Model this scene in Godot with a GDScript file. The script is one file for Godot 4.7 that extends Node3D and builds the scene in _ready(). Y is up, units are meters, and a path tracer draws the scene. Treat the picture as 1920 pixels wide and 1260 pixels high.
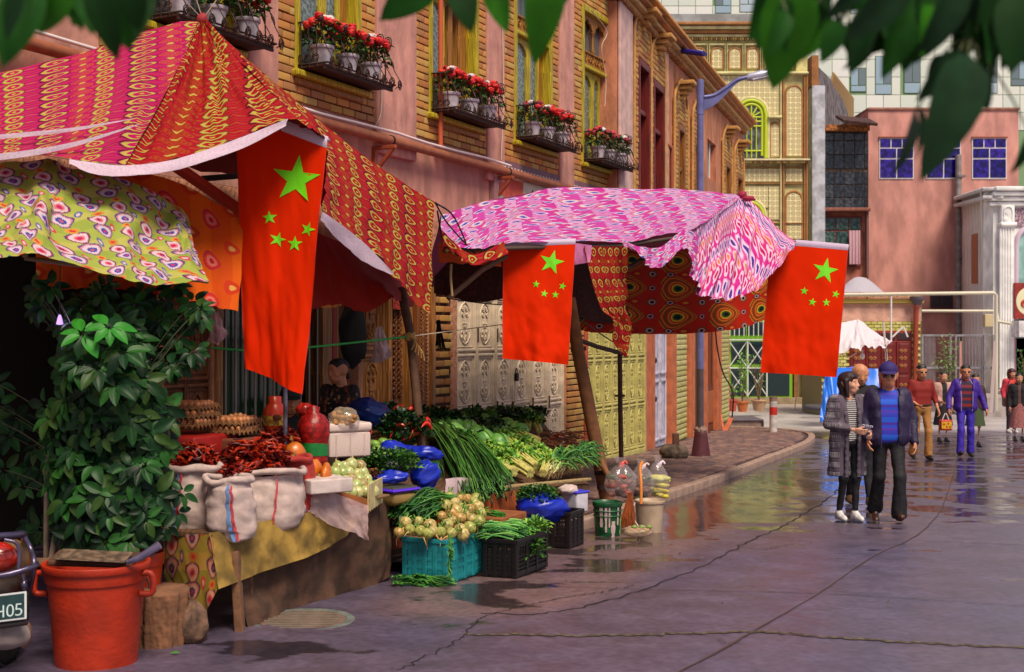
extends Node3D

const F := 2400.0
const CH := 1.69
const SL := 0.0245
var used := {}
var mats := {}
var rng := RandomNumberGenerator.new()
var noise := FastNoiseLite.new()
var tex := {}

class S:
	var v := PackedVector3Array()
	var u := PackedVector2Array()
	var c := PackedColorArray()
	var ix := PackedInt32Array()
	var col := Color.WHITE
	static var BI := PackedInt32Array()
	func p(a: Vector3, b := Vector2.ZERO) -> int:
		v.append(a); u.append(b); c.append(col)
		return v.size() - 1
	func t3(a: int, b: int, d: int):
		ix.append(a); ix.append(b); ix.append(d)
	func q4(a: int, b: int, d: int, e: int):
		t3(a, b, d); t3(a, d, e)
	func quad(a: Vector3, b: Vector3, d: Vector3, e: Vector3):
		var i := p(a, Vector2(0, 1)); p(b, Vector2(0, 0)); p(d, Vector2(1, 0)); p(e, Vector2(1, 1))
		q4(i, i + 1, i + 2, i + 3)
	func box(ctr: Vector3, s: Vector3, bev := 0.0, bs := Basis.IDENTITY):
		if BI.is_empty():
			_template()
		var h := s * 0.5
		var bb: float = min(bev, min(h.x, min(h.y, h.z)) * 0.9)
		if bb <= 0.0: bb = min(0.004, min(h.x, min(h.y, h.z)) * 0.3)
		var base := v.size()
		for k in 8:
			var sg := Vector3(1 if k & 1 else -1, 1 if k & 2 else -1, 1 if k & 4 else -1)
			var q := sg * h
			p(ctr + bs * (q - sg * Vector3(0, bb, bb)), Vector2(q.z, q.y))
			p(ctr + bs * (q - sg * Vector3(bb, 0, bb)), Vector2(q.x, q.z))
			p(ctr + bs * (q - sg * Vector3(bb, bb, 0)), Vector2(q.x, q.y))
		for i in BI: ix.append(base + i)
	func _template():
		var pos := []
		for k in 8:
			var sg := Vector3(1 if k & 1 else -1, 1 if k & 2 else -1, 1 if k & 4 else -1)
			for a in 3:
				var q := sg
				for b in 3:
					if b != a: q[b] *= 0.8
				pos.append(q)
		var add := func(a, b, d):
			var n: Vector3 = (pos[d] - pos[a]).cross(pos[b] - pos[a])
			if n.dot(pos[a] + pos[b] + pos[d]) < 0: BI.append_array(PackedInt32Array([a, d, b]))
			else: BI.append_array(PackedInt32Array([a, b, d]))
		for a in 3:
			var b := 1 << ((a + 1) % 3)
			var d := 1 << ((a + 2) % 3)
			for s in [0, 1 << a]:
				add.call(s * 3 + a, (s + b) * 3 + a, (s + b + d) * 3 + a)
				add.call(s * 3 + a, (s + b + d) * 3 + a, (s + d) * 3 + a)
			var a1 := (a + 1) % 3
			var a2 := (a + 2) % 3
			for s in [0, b, d, b + d]:
				var e: int = s + (1 << a)
				add.call(s * 3 + a1, e * 3 + a1, e * 3 + a2)
				add.call(s * 3 + a1, e * 3 + a2, s * 3 + a2)
		for k in 8: add.call(k * 3, k * 3 + 1, k * 3 + 2)
	func bar(a: Vector3, b: Vector3, w: float, h: float, bev := 0.0, up := Vector3.UP):
		var z := (b - a)
		var l := z.length()
		z /= l
		if abs(z.dot(up)) > 0.98: up = Vector3.RIGHT
		var x := up.cross(z).normalized()
		box((a + b) * 0.5, Vector3(w, h, l), bev, Basis(x, z.cross(x), z))
	func tube(pts: Array, rad, n := 8, cap := true):
		var m := pts.size()
		var x := Vector3.RIGHT
		var base := v.size()
		var ln := 0.0
		for i in m:
			var d: Vector3 = pts[min(i + 1, m - 1)] - pts[max(i - 1, 0)]
			if d.length() < 1e-6: d = Vector3.UP
			d = d.normalized()
			if i == 0 and abs(d.x) > 0.9: x = Vector3.UP
			x = (x - d * x.dot(d)).normalized()
			var y := d.cross(x)
			var r: float = rad[min(i, rad.size() - 1)] if rad is Array else rad
			if i > 0: ln += pts[i].distance_to(pts[i - 1])
			for j in n:
				var a := TAU * j / n
				p(pts[i] + (x * cos(a) + y * sin(a)) * r, Vector2(float(j) / n, ln))
		for i in m - 1:
			for j in n:
				var a := base + i * n + j
				var b := base + i * n + (j + 1) % n
				q4(a, a + n, b + n, b)
		if cap:
			for e in [0, m - 1]:
				var ci := p(pts[e])
				var b0: int = base + e * n
				var st := v.size()
				for j in n: p(v[b0 + j])
				for j in n:
					if e == 0: t3(ci, st + j, st + (j + 1) % n)
					else: t3(ci, st + (j + 1) % n, st + j)
	func lathe(pr: Array, n: int, tr := Transform3D.IDENTITY, wob := 0.0, sx := 1.0):
		var base := v.size()
		for i in pr.size():
			for j in n + 1:
				var a := TAU * j / n
				var r: float = pr[i].x * (1.0 + wob * sin(a * 3.0 + pr[i].y * 9.0))
				p(tr * Vector3(cos(a) * r * sx, pr[i].y, sin(a) * r), Vector2(float(j) / n, float(i) / (pr.size() - 1)))
		for i in pr.size() - 1:
			if pr[i].distance_to(pr[i + 1]) < 1e-6: continue
			for j in n:
				var a := base + i * (n + 1) + j
				q4(a, a + n + 1, a + n + 2, a + 1)
	func blob(ctr: Vector3, r: Vector3, n := 10, amp := 0.0, fn: FastNoiseLite = null, bs := Basis.IDENTITY, sd := 0.0, pinch := 0.0):
		var base := v.size()
		var m := int(n * 0.6) + 1
		for i in m + 1:
			var th := PI * i / m
			for j in n + 1:
				var a := TAU * (j % n) / n
				var d := Vector3(sin(th) * cos(a), cos(th), sin(th) * sin(a))
				var k := 1.0
				if fn: k += amp * fn.get_noise_3d(d.x * 90 + sd * 37.0, d.y * 90, d.z * 90 + sd * 11.0)
				if pinch != 0.0: k *= 1.0 - pinch * max(0.0, d.y) * max(0.0, d.y)
				p(ctr + bs * (d * r * k), Vector2(float(j) / n, float(i) / m))
		for i in m:
			for j in n:
				var a := base + i * (n + 1) + j
				q4(a, a + 1, a + n + 2, a + n + 1)
	func grid(rows: Array, us := 1.0, vs := 1.0, uvs = null):
		var base := v.size()
		var n: int = rows[0].size()
		for i in rows.size():
			for j in n:
				var w := Vector2(us * j / (n - 1), vs * i / (rows.size() - 1))
				if uvs != null: w = uvs[i][j]
				p(rows[i][j], w)
		for i in rows.size() - 1:
			for j in n - 1:
				var a := base + i * n + j
				q4(a, a + 1, a + n + 1, a + n)
	func ext(poly: PackedVector2Array, dep: float, tr := Transform3D.IDENTITY):
		var tri := Geometry2D.triangulate_polygon(poly)
		if Geometry2D.is_polygon_clockwise(poly): poly.reverse(); tri = Geometry2D.triangulate_polygon(poly)
		if tri.is_empty():
			for i in range(1, poly.size() - 1): tri.append_array(PackedInt32Array([0, i, i + 1]))
		var n := poly.size()
		for z in [dep, 0.0]:
			var b := v.size()
			for q in poly: p(tr * Vector3(q.x, q.y, z), q)
			for i in range(0, tri.size(), 3):
				var o := (poly[tri[i + 1]] - poly[tri[i]]).cross(poly[tri[i + 2]] - poly[tri[i]]) > 0
				if o == (z == dep): t3(b + tri[i], b + tri[i + 2], b + tri[i + 1])
				else: t3(b + tri[i], b + tri[i + 1], b + tri[i + 2])
		for i in n:
			var a := poly[i]
			var e := poly[(i + 1) % n]
			var b := p(tr * Vector3(a.x, a.y, dep)); p(tr * Vector3(e.x, e.y, dep)); p(tr * Vector3(e.x, e.y, 0)); p(tr * Vector3(a.x, a.y, 0))
			q4(b, b + 1, b + 2, b + 3)
	func app(o: S, tr := Transform3D.IDENTITY, k = null):
		var b := v.size()
		for i in o.v.size():
			v.append(tr * o.v[i]); u.append(o.u[i]); c.append(o.c[i] if k == null else k)
		for i in o.ix: ix.append(b + i)
	func mesh(off := Vector3.ZERO) -> ArrayMesh:
		var n := PackedVector3Array()
		n.resize(v.size())
		for i in range(0, ix.size(), 3):
			var a := ix[i]
			var b := ix[i + 1]
			var d := ix[i + 2]
			var q := (v[d] - v[a]).cross(v[b] - v[a])
			n[a] += q; n[b] += q; n[d] += q
		for i in n.size():
			n[i] = n[i].normalized() if n[i].length_squared() > 1e-20 else Vector3.UP
		var w := v
		if off != Vector3.ZERO:
			w = PackedVector3Array()
			w.resize(v.size())
			for i in v.size(): w[i] = v[i] - off
		var ar := []
		ar.resize(Mesh.ARRAY_MAX)
		ar[Mesh.ARRAY_VERTEX] = w; ar[Mesh.ARRAY_NORMAL] = n; ar[Mesh.ARRAY_TEX_UV] = u; ar[Mesh.ARRAY_COLOR] = c; ar[Mesh.ARRAY_INDEX] = ix
		var m := ArrayMesh.new()
		m.add_surface_from_arrays(Mesh.PRIMITIVE_TRIANGLES, ar)
		return m

func P(x: float, y: float, d: float) -> Vector3:
	return Vector3((x - 960.0) / F * d, CH - (y - 630.0) / F * d, -d)
func G(x: float, y: float) -> Vector3:
	return P(x, y, CH / ((y - 630.0) / F - SL))
func gy(d: float) -> float:
	return -SL * d
func V2(a, b): return Vector2(a, b)
func rr(a: float, b: float) -> float: return rng.randf_range(a, b)
func C8(r, g, b) -> Color: return Color(r / 255.0, g / 255.0, b / 255.0)
func L8(r, g, b) -> Color: return C8(r, g, b).srgb_to_linear()
func numbered(key: String, called: String) -> String:
	var k := key + called
	var n: int = used.get(k, 0)
	used[k] = n + 1
	return called if n == 0 else "%s_%03d" % [called, n]
func tag(o, label: String, cat: String, group := "", kind := ""):
	if label: o.set_meta("label", label)
	if cat: o.set_meta("category", cat)
	if group: o.set_meta("group", group)
	if kind: o.set_meta("kind", kind)
	return o
func thing(called: String, label: String, cat: String, at := Vector3.ZERO, group := "") -> Node3D:
	var o := Node3D.new()
	o.name = numbered("", called)
	add_child(o)
	o.position = at
	return tag(o, label, cat, group)
func part(par: Node, called: String, s, m, kind := "", label := "") -> MeshInstance3D:
	var o := MeshInstance3D.new()
	if s is S:
		var r := par
		while r.get_parent() != self and r != self: r = r.get_parent()
		o.mesh = s.mesh(r.position if r != self else Vector3.ZERO)
	else: o.mesh = s
	o.material_override = m
	o.name = numbered(str(par.get_instance_id()), called)
	par.add_child(o)
	if kind: o.set_meta("kind", kind)
	if label: o.set_meta("label", label)
	return o
func one(called: String, s: S, m, label: String, cat: String, group := "", kind := "") -> MeshInstance3D:
	var lo := s.v[0]
	var hi := s.v[0]
	for q in s.v:
		lo = lo.min(q); hi = hi.max(q)
	var o := MeshInstance3D.new()
	var at := Vector3((lo.x + hi.x) / 2, lo.y, (lo.z + hi.z) / 2)
	o.mesh = s.mesh(at)
	o.material_override = m
	o.name = numbered("", called)
	add_child(o)
	o.position = at
	return tag(o, label, cat, group, kind)
func struct(called: String, s: S, m) -> MeshInstance3D:
	return one(called, s, m, "", "", "", "structure")
func dup(o: Node3D, at: Vector3, turn: float, label: String, called := "") -> Node3D:
	var r: Node3D = o.duplicate()
	r.name = numbered("", called if called else String(o.name).get_slice("_0", 0))
	add_child(r)
	r.position = at
	r.rotation.y = turn
	if label: r.set_meta("label", label)
	return r

func gray(called: String, seed_: int, freq: float, lo: float, hi: float, oct := 4, kind := FastNoiseLite.TYPE_SIMPLEX_SMOOTH, size := 512) -> ImageTexture:
	var n := FastNoiseLite.new()
	n.seed = seed_; n.frequency = freq; n.fractal_octaves = oct; n.noise_type = kind
	n.fractal_type = FastNoiseLite.FRACTAL_FBM
	var im := n.get_seamless_image(size, size)
	im.convert(Image.FORMAT_RGB8)
	var d := im.get_data()
	var lut := PackedByteArray()
	for i in 256: lut.append(int(clamp(lo + (hi - lo) * smoothstep(0.1, 0.9, i / 255.0), 0.0, 1.0) * 255))
	for i in d.size(): d[i] = lut[d[i]]
	im = Image.create_from_data(size, size, false, Image.FORMAT_RGB8, d)
	tex[called] = ImageTexture.create_from_image(im)
	return tex[called]
func bump(called: String, seed_: int, freq: float, strength: float, oct := 5, kind := FastNoiseLite.TYPE_SIMPLEX_SMOOTH):
	var n := FastNoiseLite.new()
	n.seed = seed_; n.frequency = freq; n.fractal_octaves = oct; n.noise_type = kind
	var im := n.get_seamless_image(512, 512)
	im.convert(Image.FORMAT_RGBA8)
	im.bump_map_to_normal_map(strength)
	tex[called] = ImageTexture.create_from_image(im)

func M(col: Color, rough := 0.8, t := "", sc := 0.6, nrm := "", ns := 1.0, nsc := 0.0, o := {}) -> StandardMaterial3D:
	var key := "%s|%s|%s|%s|%s|%s|%s|%s" % [col.to_html(), rough, t, sc, nrm, ns, nsc, o]
	if mats.has(key): return mats[key]
	var m := StandardMaterial3D.new()
	m.albedo_color = col
	m.roughness = rough
	m.cull_mode = BaseMaterial3D.CULL_DISABLED
	if t or nrm:
		if not o.has("uv"):
			m.uv1_triplanar = true
			m.uv1_world_triplanar = not o.has("obj")
		m.uv1_scale = Vector3(sc, sc, sc) if not o.has("sv") else o.sv
	if t: m.albedo_texture = tex[t]
	if nrm:
		m.normal_enabled = true
		m.normal_texture = tex[nrm]
		m.normal_scale = ns
	if o.has("metal"): m.metallic = o.metal
	if o.has("spec"): m.metallic_specular = o.spec
	if o.has("alpha"):
		m.transparency = BaseMaterial3D.TRANSPARENCY_ALPHA
		m.albedo_color.a = o.alpha
	if o.has("vc"): m.vertex_color_use_as_albedo = true
	if o.has("bl"):
		m.backlight_enabled = true
		m.backlight = o.bl
	if o.has("cc"):
		m.clearcoat_enabled = true; m.clearcoat = o.cc; m.clearcoat_roughness = 0.2
	if o.has("sss"):
		m.subsurf_scatter_enabled = true; m.subsurf_scatter_strength = o.sss
	if o.has("hm"):
		m.heightmap_enabled = true; m.heightmap_texture = tex[o.hm]; m.heightmap_scale = o.hs
	mats[key] = m
	return m

func crv(pts: Array, n: int) -> Array:
	var r := []
	var m := pts.size()
	for i in n:
		var t := float(i) / (n - 1) * (m - 1)
		var k: int = min(int(t), m - 2)
		var f := t - k
		r.append(pts[k].cubic_interpolate(pts[k + 1], pts[max(k - 1, 0)] if k > 0 else pts[0] * 2 - pts[1], pts[k + 2] if k + 2 < m else pts[m - 1] * 2 - pts[m - 2], f))
	return r

# cloth stretched between an upper and a lower edge, with folds and sag
func cloth(top: Array, bot: Array, nu: int, nv: int, amp: float, fu := 6.0, fv := 1.2, sag := 0.0, uvm := Vector2(1, 1), ragged := 0.0, sd := 0.0) -> S:
	var s := S.new()
	var a := crv(top, nu)
	var b := crv(bot, nu)
	var rows := []
	var uvs := []
	for i in nv:
		var t := float(i) / (nv - 1)
		var row := []
		var ur := []
		var lu := 0.0
		for j in nu:
			var x := float(j) / (nu - 1)
			var e := 0.0
			if ragged > 0.0 and i == nv - 1: e = ragged * noise.get_noise_2d(x * 900 + sd * 31, 7.0)
			var q: Vector3 = a[j].lerp(b[j], t + e)
			var du: Vector3 = a[min(j + 1, nu - 1)] - a[max(j - 1, 0)] + b[min(j + 1, nu - 1)] - b[max(j - 1, 0)]
			var n: Vector3 = du.cross(b[j] - a[j]).normalized()
			var w := noise.get_noise_2d((x * fu + sd * 17.0) * 40.0, (t * fv + sd) * 40.0)
			var w2 := noise.get_noise_2d((x * fu * 2.7 + t * 1.5 + sd * 9.0) * 40.0, (t * fv * 2.3 - sd) * 40.0)
			q += n * amp * (w + 0.45 * w2) * (0.35 + 0.65 * sin(PI * clamp(t, 0.0, 1.0)) if sag != 0.0 else 0.25 + t)
			q.y -= sag * 4.0 * t * (1.0 - t) * (0.6 + 0.4 * sin(x * PI))
			row.append(q)
			if j > 0: lu += row[j].distance_to(row[j - 1])
			ur.append(Vector2(lu / uvm.x, 0))
		rows.append(row); uvs.append(ur)
	for j in nu:
		var lv := 0.0
		for i in nv:
			if i > 0: lv += rows[i][j].distance_to(rows[i - 1][j])
			uvs[i][j].y = lv / uvm.y
	# keep the weave aligned along the upper edge
	for i in nv:
		for j in nu: uvs[i][j].x = lerp(uvs[0][j].x, uvs[i][j].x, 0.5)
	s.grid(rows, 1, 1, uvs)
	return s

# woven ikat: every eye is [cx, cy, half length, half height, taper, [[limit, colour], ...]] in tile units
func ikat(called: String, w: int, h: int, ground: Array, eyes: Array, fuzz := 0.012):
	var im := Image.create(w, h, false, Image.FORMAT_RGB8)
	for y in h:
		var V := (y + 0.5) / h
		var jit := fuzz * (noise.get_noise_2d(0.0, y * 11.0) + 0.6 * (((y * 7919) % 13) / 6.5 - 1.0))
		for x in w:
			var U := (x + 0.5) / w
			var g: float = U * ground.size()
			var col: Color = ground[int(g) % ground.size()]
			for e in eyes:
				var dx: float = U + jit - e[0]
				dx -= round(dx)
				dx /= e[2]
				if dx < -1.0 or dx > 1.0: continue
				var dy: float = V - e[1]
				dy -= round(dy)
				var hh: float = e[3] * (1.0 - e[4] * dx)
				if dx < -0.55: dx = dx - (dx + 0.55) * 0.5 * maxf(0.0, e[4]) * (1.0 - minf(1.0, absf(dy) / hh * 2.2))
				var q: float = sqrt(dx * dx + dy * dy / (hh * hh))
				if q > 1.0: continue
				for b in e[5]:
					if q <= b[0]:
						col = b[1]
						break
			im.set_pixel(x, y, col)
	im.generate_mipmaps()
	tex[called] = ImageTexture.create_from_image(im)

# signed-distance surface: bones are [a, b, ra, rb]; planes cut as [normal, offset]; meshed with surface nets
func sn(bones: Array, h: float, k: float, cuts := [], holes := []) -> S:
	var lo: Vector3 = bones[0][0]
	var hi := lo
	for b in bones:
		var r: float = max(b[2], b[3]) + h * 2.5
		lo = lo.min(b[0] - Vector3(r, r, r)).min(b[1] - Vector3(r, r, r))
		hi = hi.max(b[0] + Vector3(r, r, r)).max(b[1] + Vector3(r, r, r))
	var nx := int((hi.x - lo.x) / h) + 2
	var ny := int((hi.y - lo.y) / h) + 2
	var nz := int((hi.z - lo.z) / h) + 2
	var g := PackedFloat32Array()
	g.resize(nx * ny * nz)
	g.fill(1.0)
	var sl := nx * ny
	for b in bones:
		var a: Vector3 = b[0]
		var e: Vector3 = b[1] - a
		var ra: float = b[2]
		var dr: float = b[3] - ra
		var m: float = max(ra, ra + dr) + k + h * 2.0
		var p0: Vector3 = (a.min(b[1]) - Vector3(m, m, m) - lo) / h
		var p1: Vector3 = (a.max(b[1]) + Vector3(m, m, m) - lo) / h
		var il: float = 1.0 / max(e.length_squared(), 1e-9)
		var i0: int = max(0, int(p0.x))
		var i1: int = min(nx, int(p1.x) + 1)
		for z in range(max(0, int(p0.z)), min(nz, int(p1.z) + 1)):
			for y in range(max(0, int(p0.y)), min(ny, int(p1.y) + 1)):
				var at := z * sl + y * nx
				for x in range(i0, i1):
					var q := lo + Vector3(x, y, z) * h - a
					var t := clampf(q.dot(e) * il, 0.0, 1.0)
					var d := (q - e * t).length() - ra - dr * t
					var o := g[at + x]
					var w := k - absf(d - o)
					d = minf(d, o)
					if w > 0.0: d -= w * w / (4.0 * k)
					g[at + x] = d
	if cuts or holes:
		for z in nz:
			for y in ny:
				for x in nx:
					var at := z * sl + y * nx + x
					var d := g[at]
					if d > 0.0: continue
					var q := lo + Vector3(x, y, z) * h
					for c in cuts: d = maxf(d, c[0].dot(q) - c[1])
					for c in holes:
						var w: Vector3 = (q - c[0]).abs() - c[1]
						d = maxf(d, -maxf(w.x, maxf(w.y, w.z)))
					g[at] = d
	var s := S.new()
	var id := PackedInt32Array()
	id.resize(nx * ny * nz)
	var off := [0, 1, nx, nx + 1, sl, sl + 1, sl + nx, sl + nx + 1]
	var ed := [[0, 1], [2, 3], [4, 5], [6, 7], [0, 2], [1, 3], [4, 6], [5, 7], [0, 4], [1, 5], [2, 6], [3, 7]]
	for z in nz - 1:
		for y in ny - 1:
			for x in nx - 1:
				var at := z * sl + y * nx + x
				var d0 := g[at]
				if d0 > h * 2.0: continue
				var neg := 0
				for o in off:
					if g[at + o] < 0.0: neg += 1
				if neg == 0 or neg == 8: continue
				var sum := Vector3.ZERO
				var cnt := 0
				for e in ed:
					var a := g[at + off[e[0]]]
					var b := g[at + off[e[1]]]
					if (a < 0.0) != (b < 0.0):
						var t := a / (a - b)
						var qa := Vector3(e[0] & 1, (e[0] >> 1) & 1, e[0] >> 2)
						var qb := Vector3(e[1] & 1, (e[1] >> 1) & 1, e[1] >> 2)
						sum += qa.lerp(qb, t)
						cnt += 1
				id[at] = s.p(lo + (Vector3(x, y, z) + sum / cnt) * h) + 1
	var st := [1, nx, sl]
	for z in range(1, nz - 1):
		for y in range(1, ny - 1):
			for x in range(1, nx - 1):
				var at := z * sl + y * nx + x
				if id[at] == 0: continue
				var a := g[at] < 0.0
				for ax in 3:
					if a == (g[at + st[ax]] < 0.0): continue
					var b: int = st[(ax + 1) % 3]
					var c: int = st[(ax + 2) % 3]
					if id[at - b] and id[at - c] and id[at - b - c]:
						if a: s.q4(id[at] - 1, id[at - c] - 1, id[at - b - c] - 1, id[at - b] - 1)
						else: s.q4(id[at] - 1, id[at - b] - 1, id[at - b - c] - 1, id[at - c] - 1)
	return s

func _ready():
	rng.seed = 77
	noise.seed = 5
	noise.frequency = 0.02
	var cam := Camera3D.new()
	cam.name = "camera"
	cam.keep_aspect = Camera3D.KEEP_HEIGHT
	cam.fov = rad_to_deg(2.0 * atan(630.0 / F))
	cam.near = 0.1
	cam.far = 600.0
	var at := CameraAttributesPhysical.new()
	at.frustum_focal_length = 24.0 / (2.0 * 630.0 / F)
	at.frustum_focus_distance = 13.0
	at.frustum_near = 0.1
	at.frustum_far = 600.0
	at.exposure_aperture = 4.8
	cam.attributes = at
	add_child(cam)
	cam.position = Vector3(0, CH, 0)
	var we := WorldEnvironment.new()
	we.name = "sky"
	var env := Environment.new()
	env.background_mode = Environment.BG_SKY
	var sky := Sky.new()
	var sm := ProceduralSkyMaterial.new()
	sm.sky_top_color = C8(194, 196, 226)
	sm.sky_horizon_color = C8(238, 236, 240)
	sm.ground_horizon_color = C8(150, 140, 138)
	sm.ground_bottom_color = C8(90, 80, 80)
	sm.sky_energy_multiplier = 0.74
	sky.sky_material = sm
	env.sky = sky
	env.tonemap_mode = Environment.TONE_MAPPER_LINEAR
	env.tonemap_exposure = 1.3
	env.sdfgi_enabled = true
	env.ssao_enabled = true
	env.ssil_enabled = true
	we.environment = env
	add_child(we)
	var sun := DirectionalLight3D.new()
	sun.name = "sun"
	sun.light_color = Color(1.0, 0.95, 0.86)
	sun.light_energy = 1.0
	sun.light_angular_distance = 22.0
	sun.shadow_enabled = true
	add_child(sun)
	sun.rotation_degrees = Vector3(-56, 24, 0)
	make_textures()
	ground()
	market_building()
	corner_building()
	background()
	canopies()
	stalls()
	produce()
	near_left()
	people()
	leaves()

func make_textures():
	gray("mottle", 3, 0.006, 0.83, 1.0, 5)
	gray("streak", 9, 0.007, 0.78, 1.0, 6)
	gray("fine", 4, 0.05, 0.86, 1.0, 4)
	gray("blotch", 12, 0.009, 0.5, 1.0, 5)
	bump("grain", 21, 0.06, 4.0)
	bump("lumps", 22, 0.015, 6.0)
	bump("weave", 25, 0.25, 2.5, 2)
	# grain of wood, long along v
	var n := FastNoiseLite.new()
	n.seed = 31; n.frequency = 0.03; n.fractal_octaves = 4
	var im := Image.create(128, 256, false, Image.FORMAT_RGB8)
	for y in 256:
		for x in 128:
			var k := 0.74 + 0.4 * n.get_noise_2d(x * 3.0, y * 0.22) + 0.1 * n.get_noise_2d(x * 11.0, y * 0.6)
			im.set_pixel(x, y, Color(k, k * 0.97, k * 0.93))
	tex["wood"] = ImageTexture.create_from_image(im)
	var yel := C8(168, 152, 66)
	var blk := C8(22, 14, 26)
	for v in [["ikat_magenta_lit", C8(158, 10, 82), C8(164, 14, 56), C8(166, 76, 70)], ["ikat_red", C8(150, 8, 30), C8(146, 16, 12), C8(150, 66, 30)]]:  # one tent cloth in two tones: magenta as lit, red as shaded
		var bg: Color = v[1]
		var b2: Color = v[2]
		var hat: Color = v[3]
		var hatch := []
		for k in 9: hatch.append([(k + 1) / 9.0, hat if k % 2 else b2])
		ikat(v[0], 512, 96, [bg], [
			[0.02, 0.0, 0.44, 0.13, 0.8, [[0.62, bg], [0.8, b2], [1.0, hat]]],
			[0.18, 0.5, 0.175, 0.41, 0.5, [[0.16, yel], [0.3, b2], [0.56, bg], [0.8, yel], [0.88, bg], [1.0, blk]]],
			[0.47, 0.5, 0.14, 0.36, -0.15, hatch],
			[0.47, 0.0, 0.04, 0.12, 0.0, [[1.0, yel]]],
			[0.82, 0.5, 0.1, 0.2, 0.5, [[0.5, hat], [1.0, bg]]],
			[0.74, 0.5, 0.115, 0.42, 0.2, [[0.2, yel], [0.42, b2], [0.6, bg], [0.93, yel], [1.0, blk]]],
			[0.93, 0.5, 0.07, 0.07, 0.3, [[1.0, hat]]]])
	var g1 := C8(150, 158, 70)
	var wh := C8(196, 176, 188)
	ikat("ikat_green", 320, 256, [g1, C8(170, 164, 84), C8(138, 150, 64)], [
		[0.2, 0.2, 0.2, 0.16, 0.35, [[0.26, C8(170, 30, 80)], [0.46, C8(200, 100, 112)], [0.8, wh], [0.9, C8(170, 40, 50)], [1.0, C8(50, 50, 110)]]],
		[0.62, 0.2, 0.22, 0.17, 0.6, [[0.2, C8(170, 80, 110)], [0.42, C8(56, 64, 146)], [0.72, wh], [0.85, C8(190, 120, 140)], [1.0, C8(76, 60, 116)]]],
		[0.93, 0.22, 0.1, 0.11, 0.2, [[0.4, C8(180, 50, 50)], [0.8, C8(200, 130, 56)], [1.0, g1]]],
		[0.08, 0.7, 0.22, 0.17, 0.6, [[0.2, C8(176, 50, 100)], [0.42, C8(56, 64, 146)], [0.72, wh], [0.85, C8(190, 120, 140)], [1.0, C8(76, 60, 116)]]],
		[0.72, 0.7, 0.2, 0.16, 0.35, [[0.26, C8(130, 30, 80)], [0.46, C8(200, 100, 112)], [0.8, wh], [0.9, C8(170, 40, 50)], [1.0, C8(50, 50, 110)]]],
		[0.42, 0.72, 0.11, 0.11, 0.2, [[0.4, C8(186, 56, 56)], [0.8, C8(190, 120, 50)], [1.0, g1]]],
		[0.4, 0.45, 0.13, 0.05, 0.0, [[0.5, wh], [1.0, C8(90, 90, 140)]]],
		[0.9, 0.95, 0.13, 0.05, 0.0, [[0.5, wh], [1.0, C8(186, 60, 70)]]]], 0.03)
	var lil := C8(180, 112, 168)
	var pe := []
	for k in 4:
		var o := k * 0.25
		pe.append([o + 0.06, fposmod(0.25 * k + 0.1, 1.0), 0.2, 0.12, 0.25, [[0.25, C8(60, 44, 136)], [0.45, C8(140, 126, 180)], [0.72, C8(200, 184, 202)], [0.84, C8(186, 110, 100)], [1.0, C8(170, 40, 120)]]])
		pe.append([o + 0.16, fposmod(0.25 * k + 0.6, 1.0), 0.17, 0.075, -0.2, [[0.5, C8(84, 64, 150)], [0.8, C8(196, 176, 200)], [1.0, C8(176, 60, 134)]]])
		pe.append([o + 0.02, fposmod(0.25 * k + 0.82, 1.0), 0.14, 0.05, 0.0, [[0.5, C8(200, 186, 204)], [1.0, C8(176, 60, 136)]]])
	ikat("ikat_pink", 320, 160, [lil, C8(176, 44, 136), C8(184, 140, 178), C8(176, 60, 146)], pe, 0.05)
	var zig := []
	for k in 8:
		zig.append([0.2, (k + 0.5) / 8.0, 0.24, 0.056, 0.0, [[0.42, C8(70, 40, 130)], [0.8, C8(200, 180, 204)], [1.0, C8(196, 120, 170)]]])
		zig.append([0.52, k / 8.0, 0.16, 0.056, 0.0, [[0.4, C8(196, 110, 56)], [0.8, C8(204, 164, 180)], [1.0, C8(190, 60, 130)]]])
		zig.append([0.8, (k + 0.5) / 8.0, 0.22, 0.056, 0.0, [[0.4, C8(170, 14, 84)], [0.8, C8(204, 176, 196)], [1.0, C8(190, 40, 120)]]])
	ikat("ikat_zigzag", 320, 224, [C8(180, 24, 120), C8(190, 60, 140), C8(184, 40, 90), C8(186, 40, 136)], zig, 0.02)
	var grn := C8(40, 76, 28)
	var rd := C8(168, 28, 8)
	var gd := C8(180, 120, 34)
	ikat("ikat_peacock", 384, 192, [rd, C8(160, 36, 10), rd], [
		[0.36, 0.5, 0.36, 0.42, 0.55, [[0.16, blk], [0.28, grn], [0.38, C8(190, 160, 40)], [0.48, rd], [0.56, gd], [0.64, rd], [0.71, grn], [0.78, rd], [0.84, gd], [0.9, rd], [0.95, grn], [1.0, gd]]],
		[0.84, 0.5, 0.09, 0.12, 0.0, [[0.4, blk], [0.6, C8(170, 150, 150)], [0.8, rd], [1.0, C8(120, 50, 60)]]],
		[0.84, 0.0, 0.1, 0.13, 0.0, [[0.4, blk], [0.62, C8(170, 160, 160)], [0.8, rd], [1.0, C8(50, 76, 50)]]],
		[0.5, 0.0, 0.14, 0.1, 0.0, [[0.4, gd], [0.7, rd], [1.0, C8(140, 24, 20)]]],
		[0.2, 0.0, 0.1, 0.1, 0.0, [[0.4, blk], [0.62, C8(170, 160, 160)], [1.0, C8(120, 20, 20)]]]], 0.012)
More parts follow.
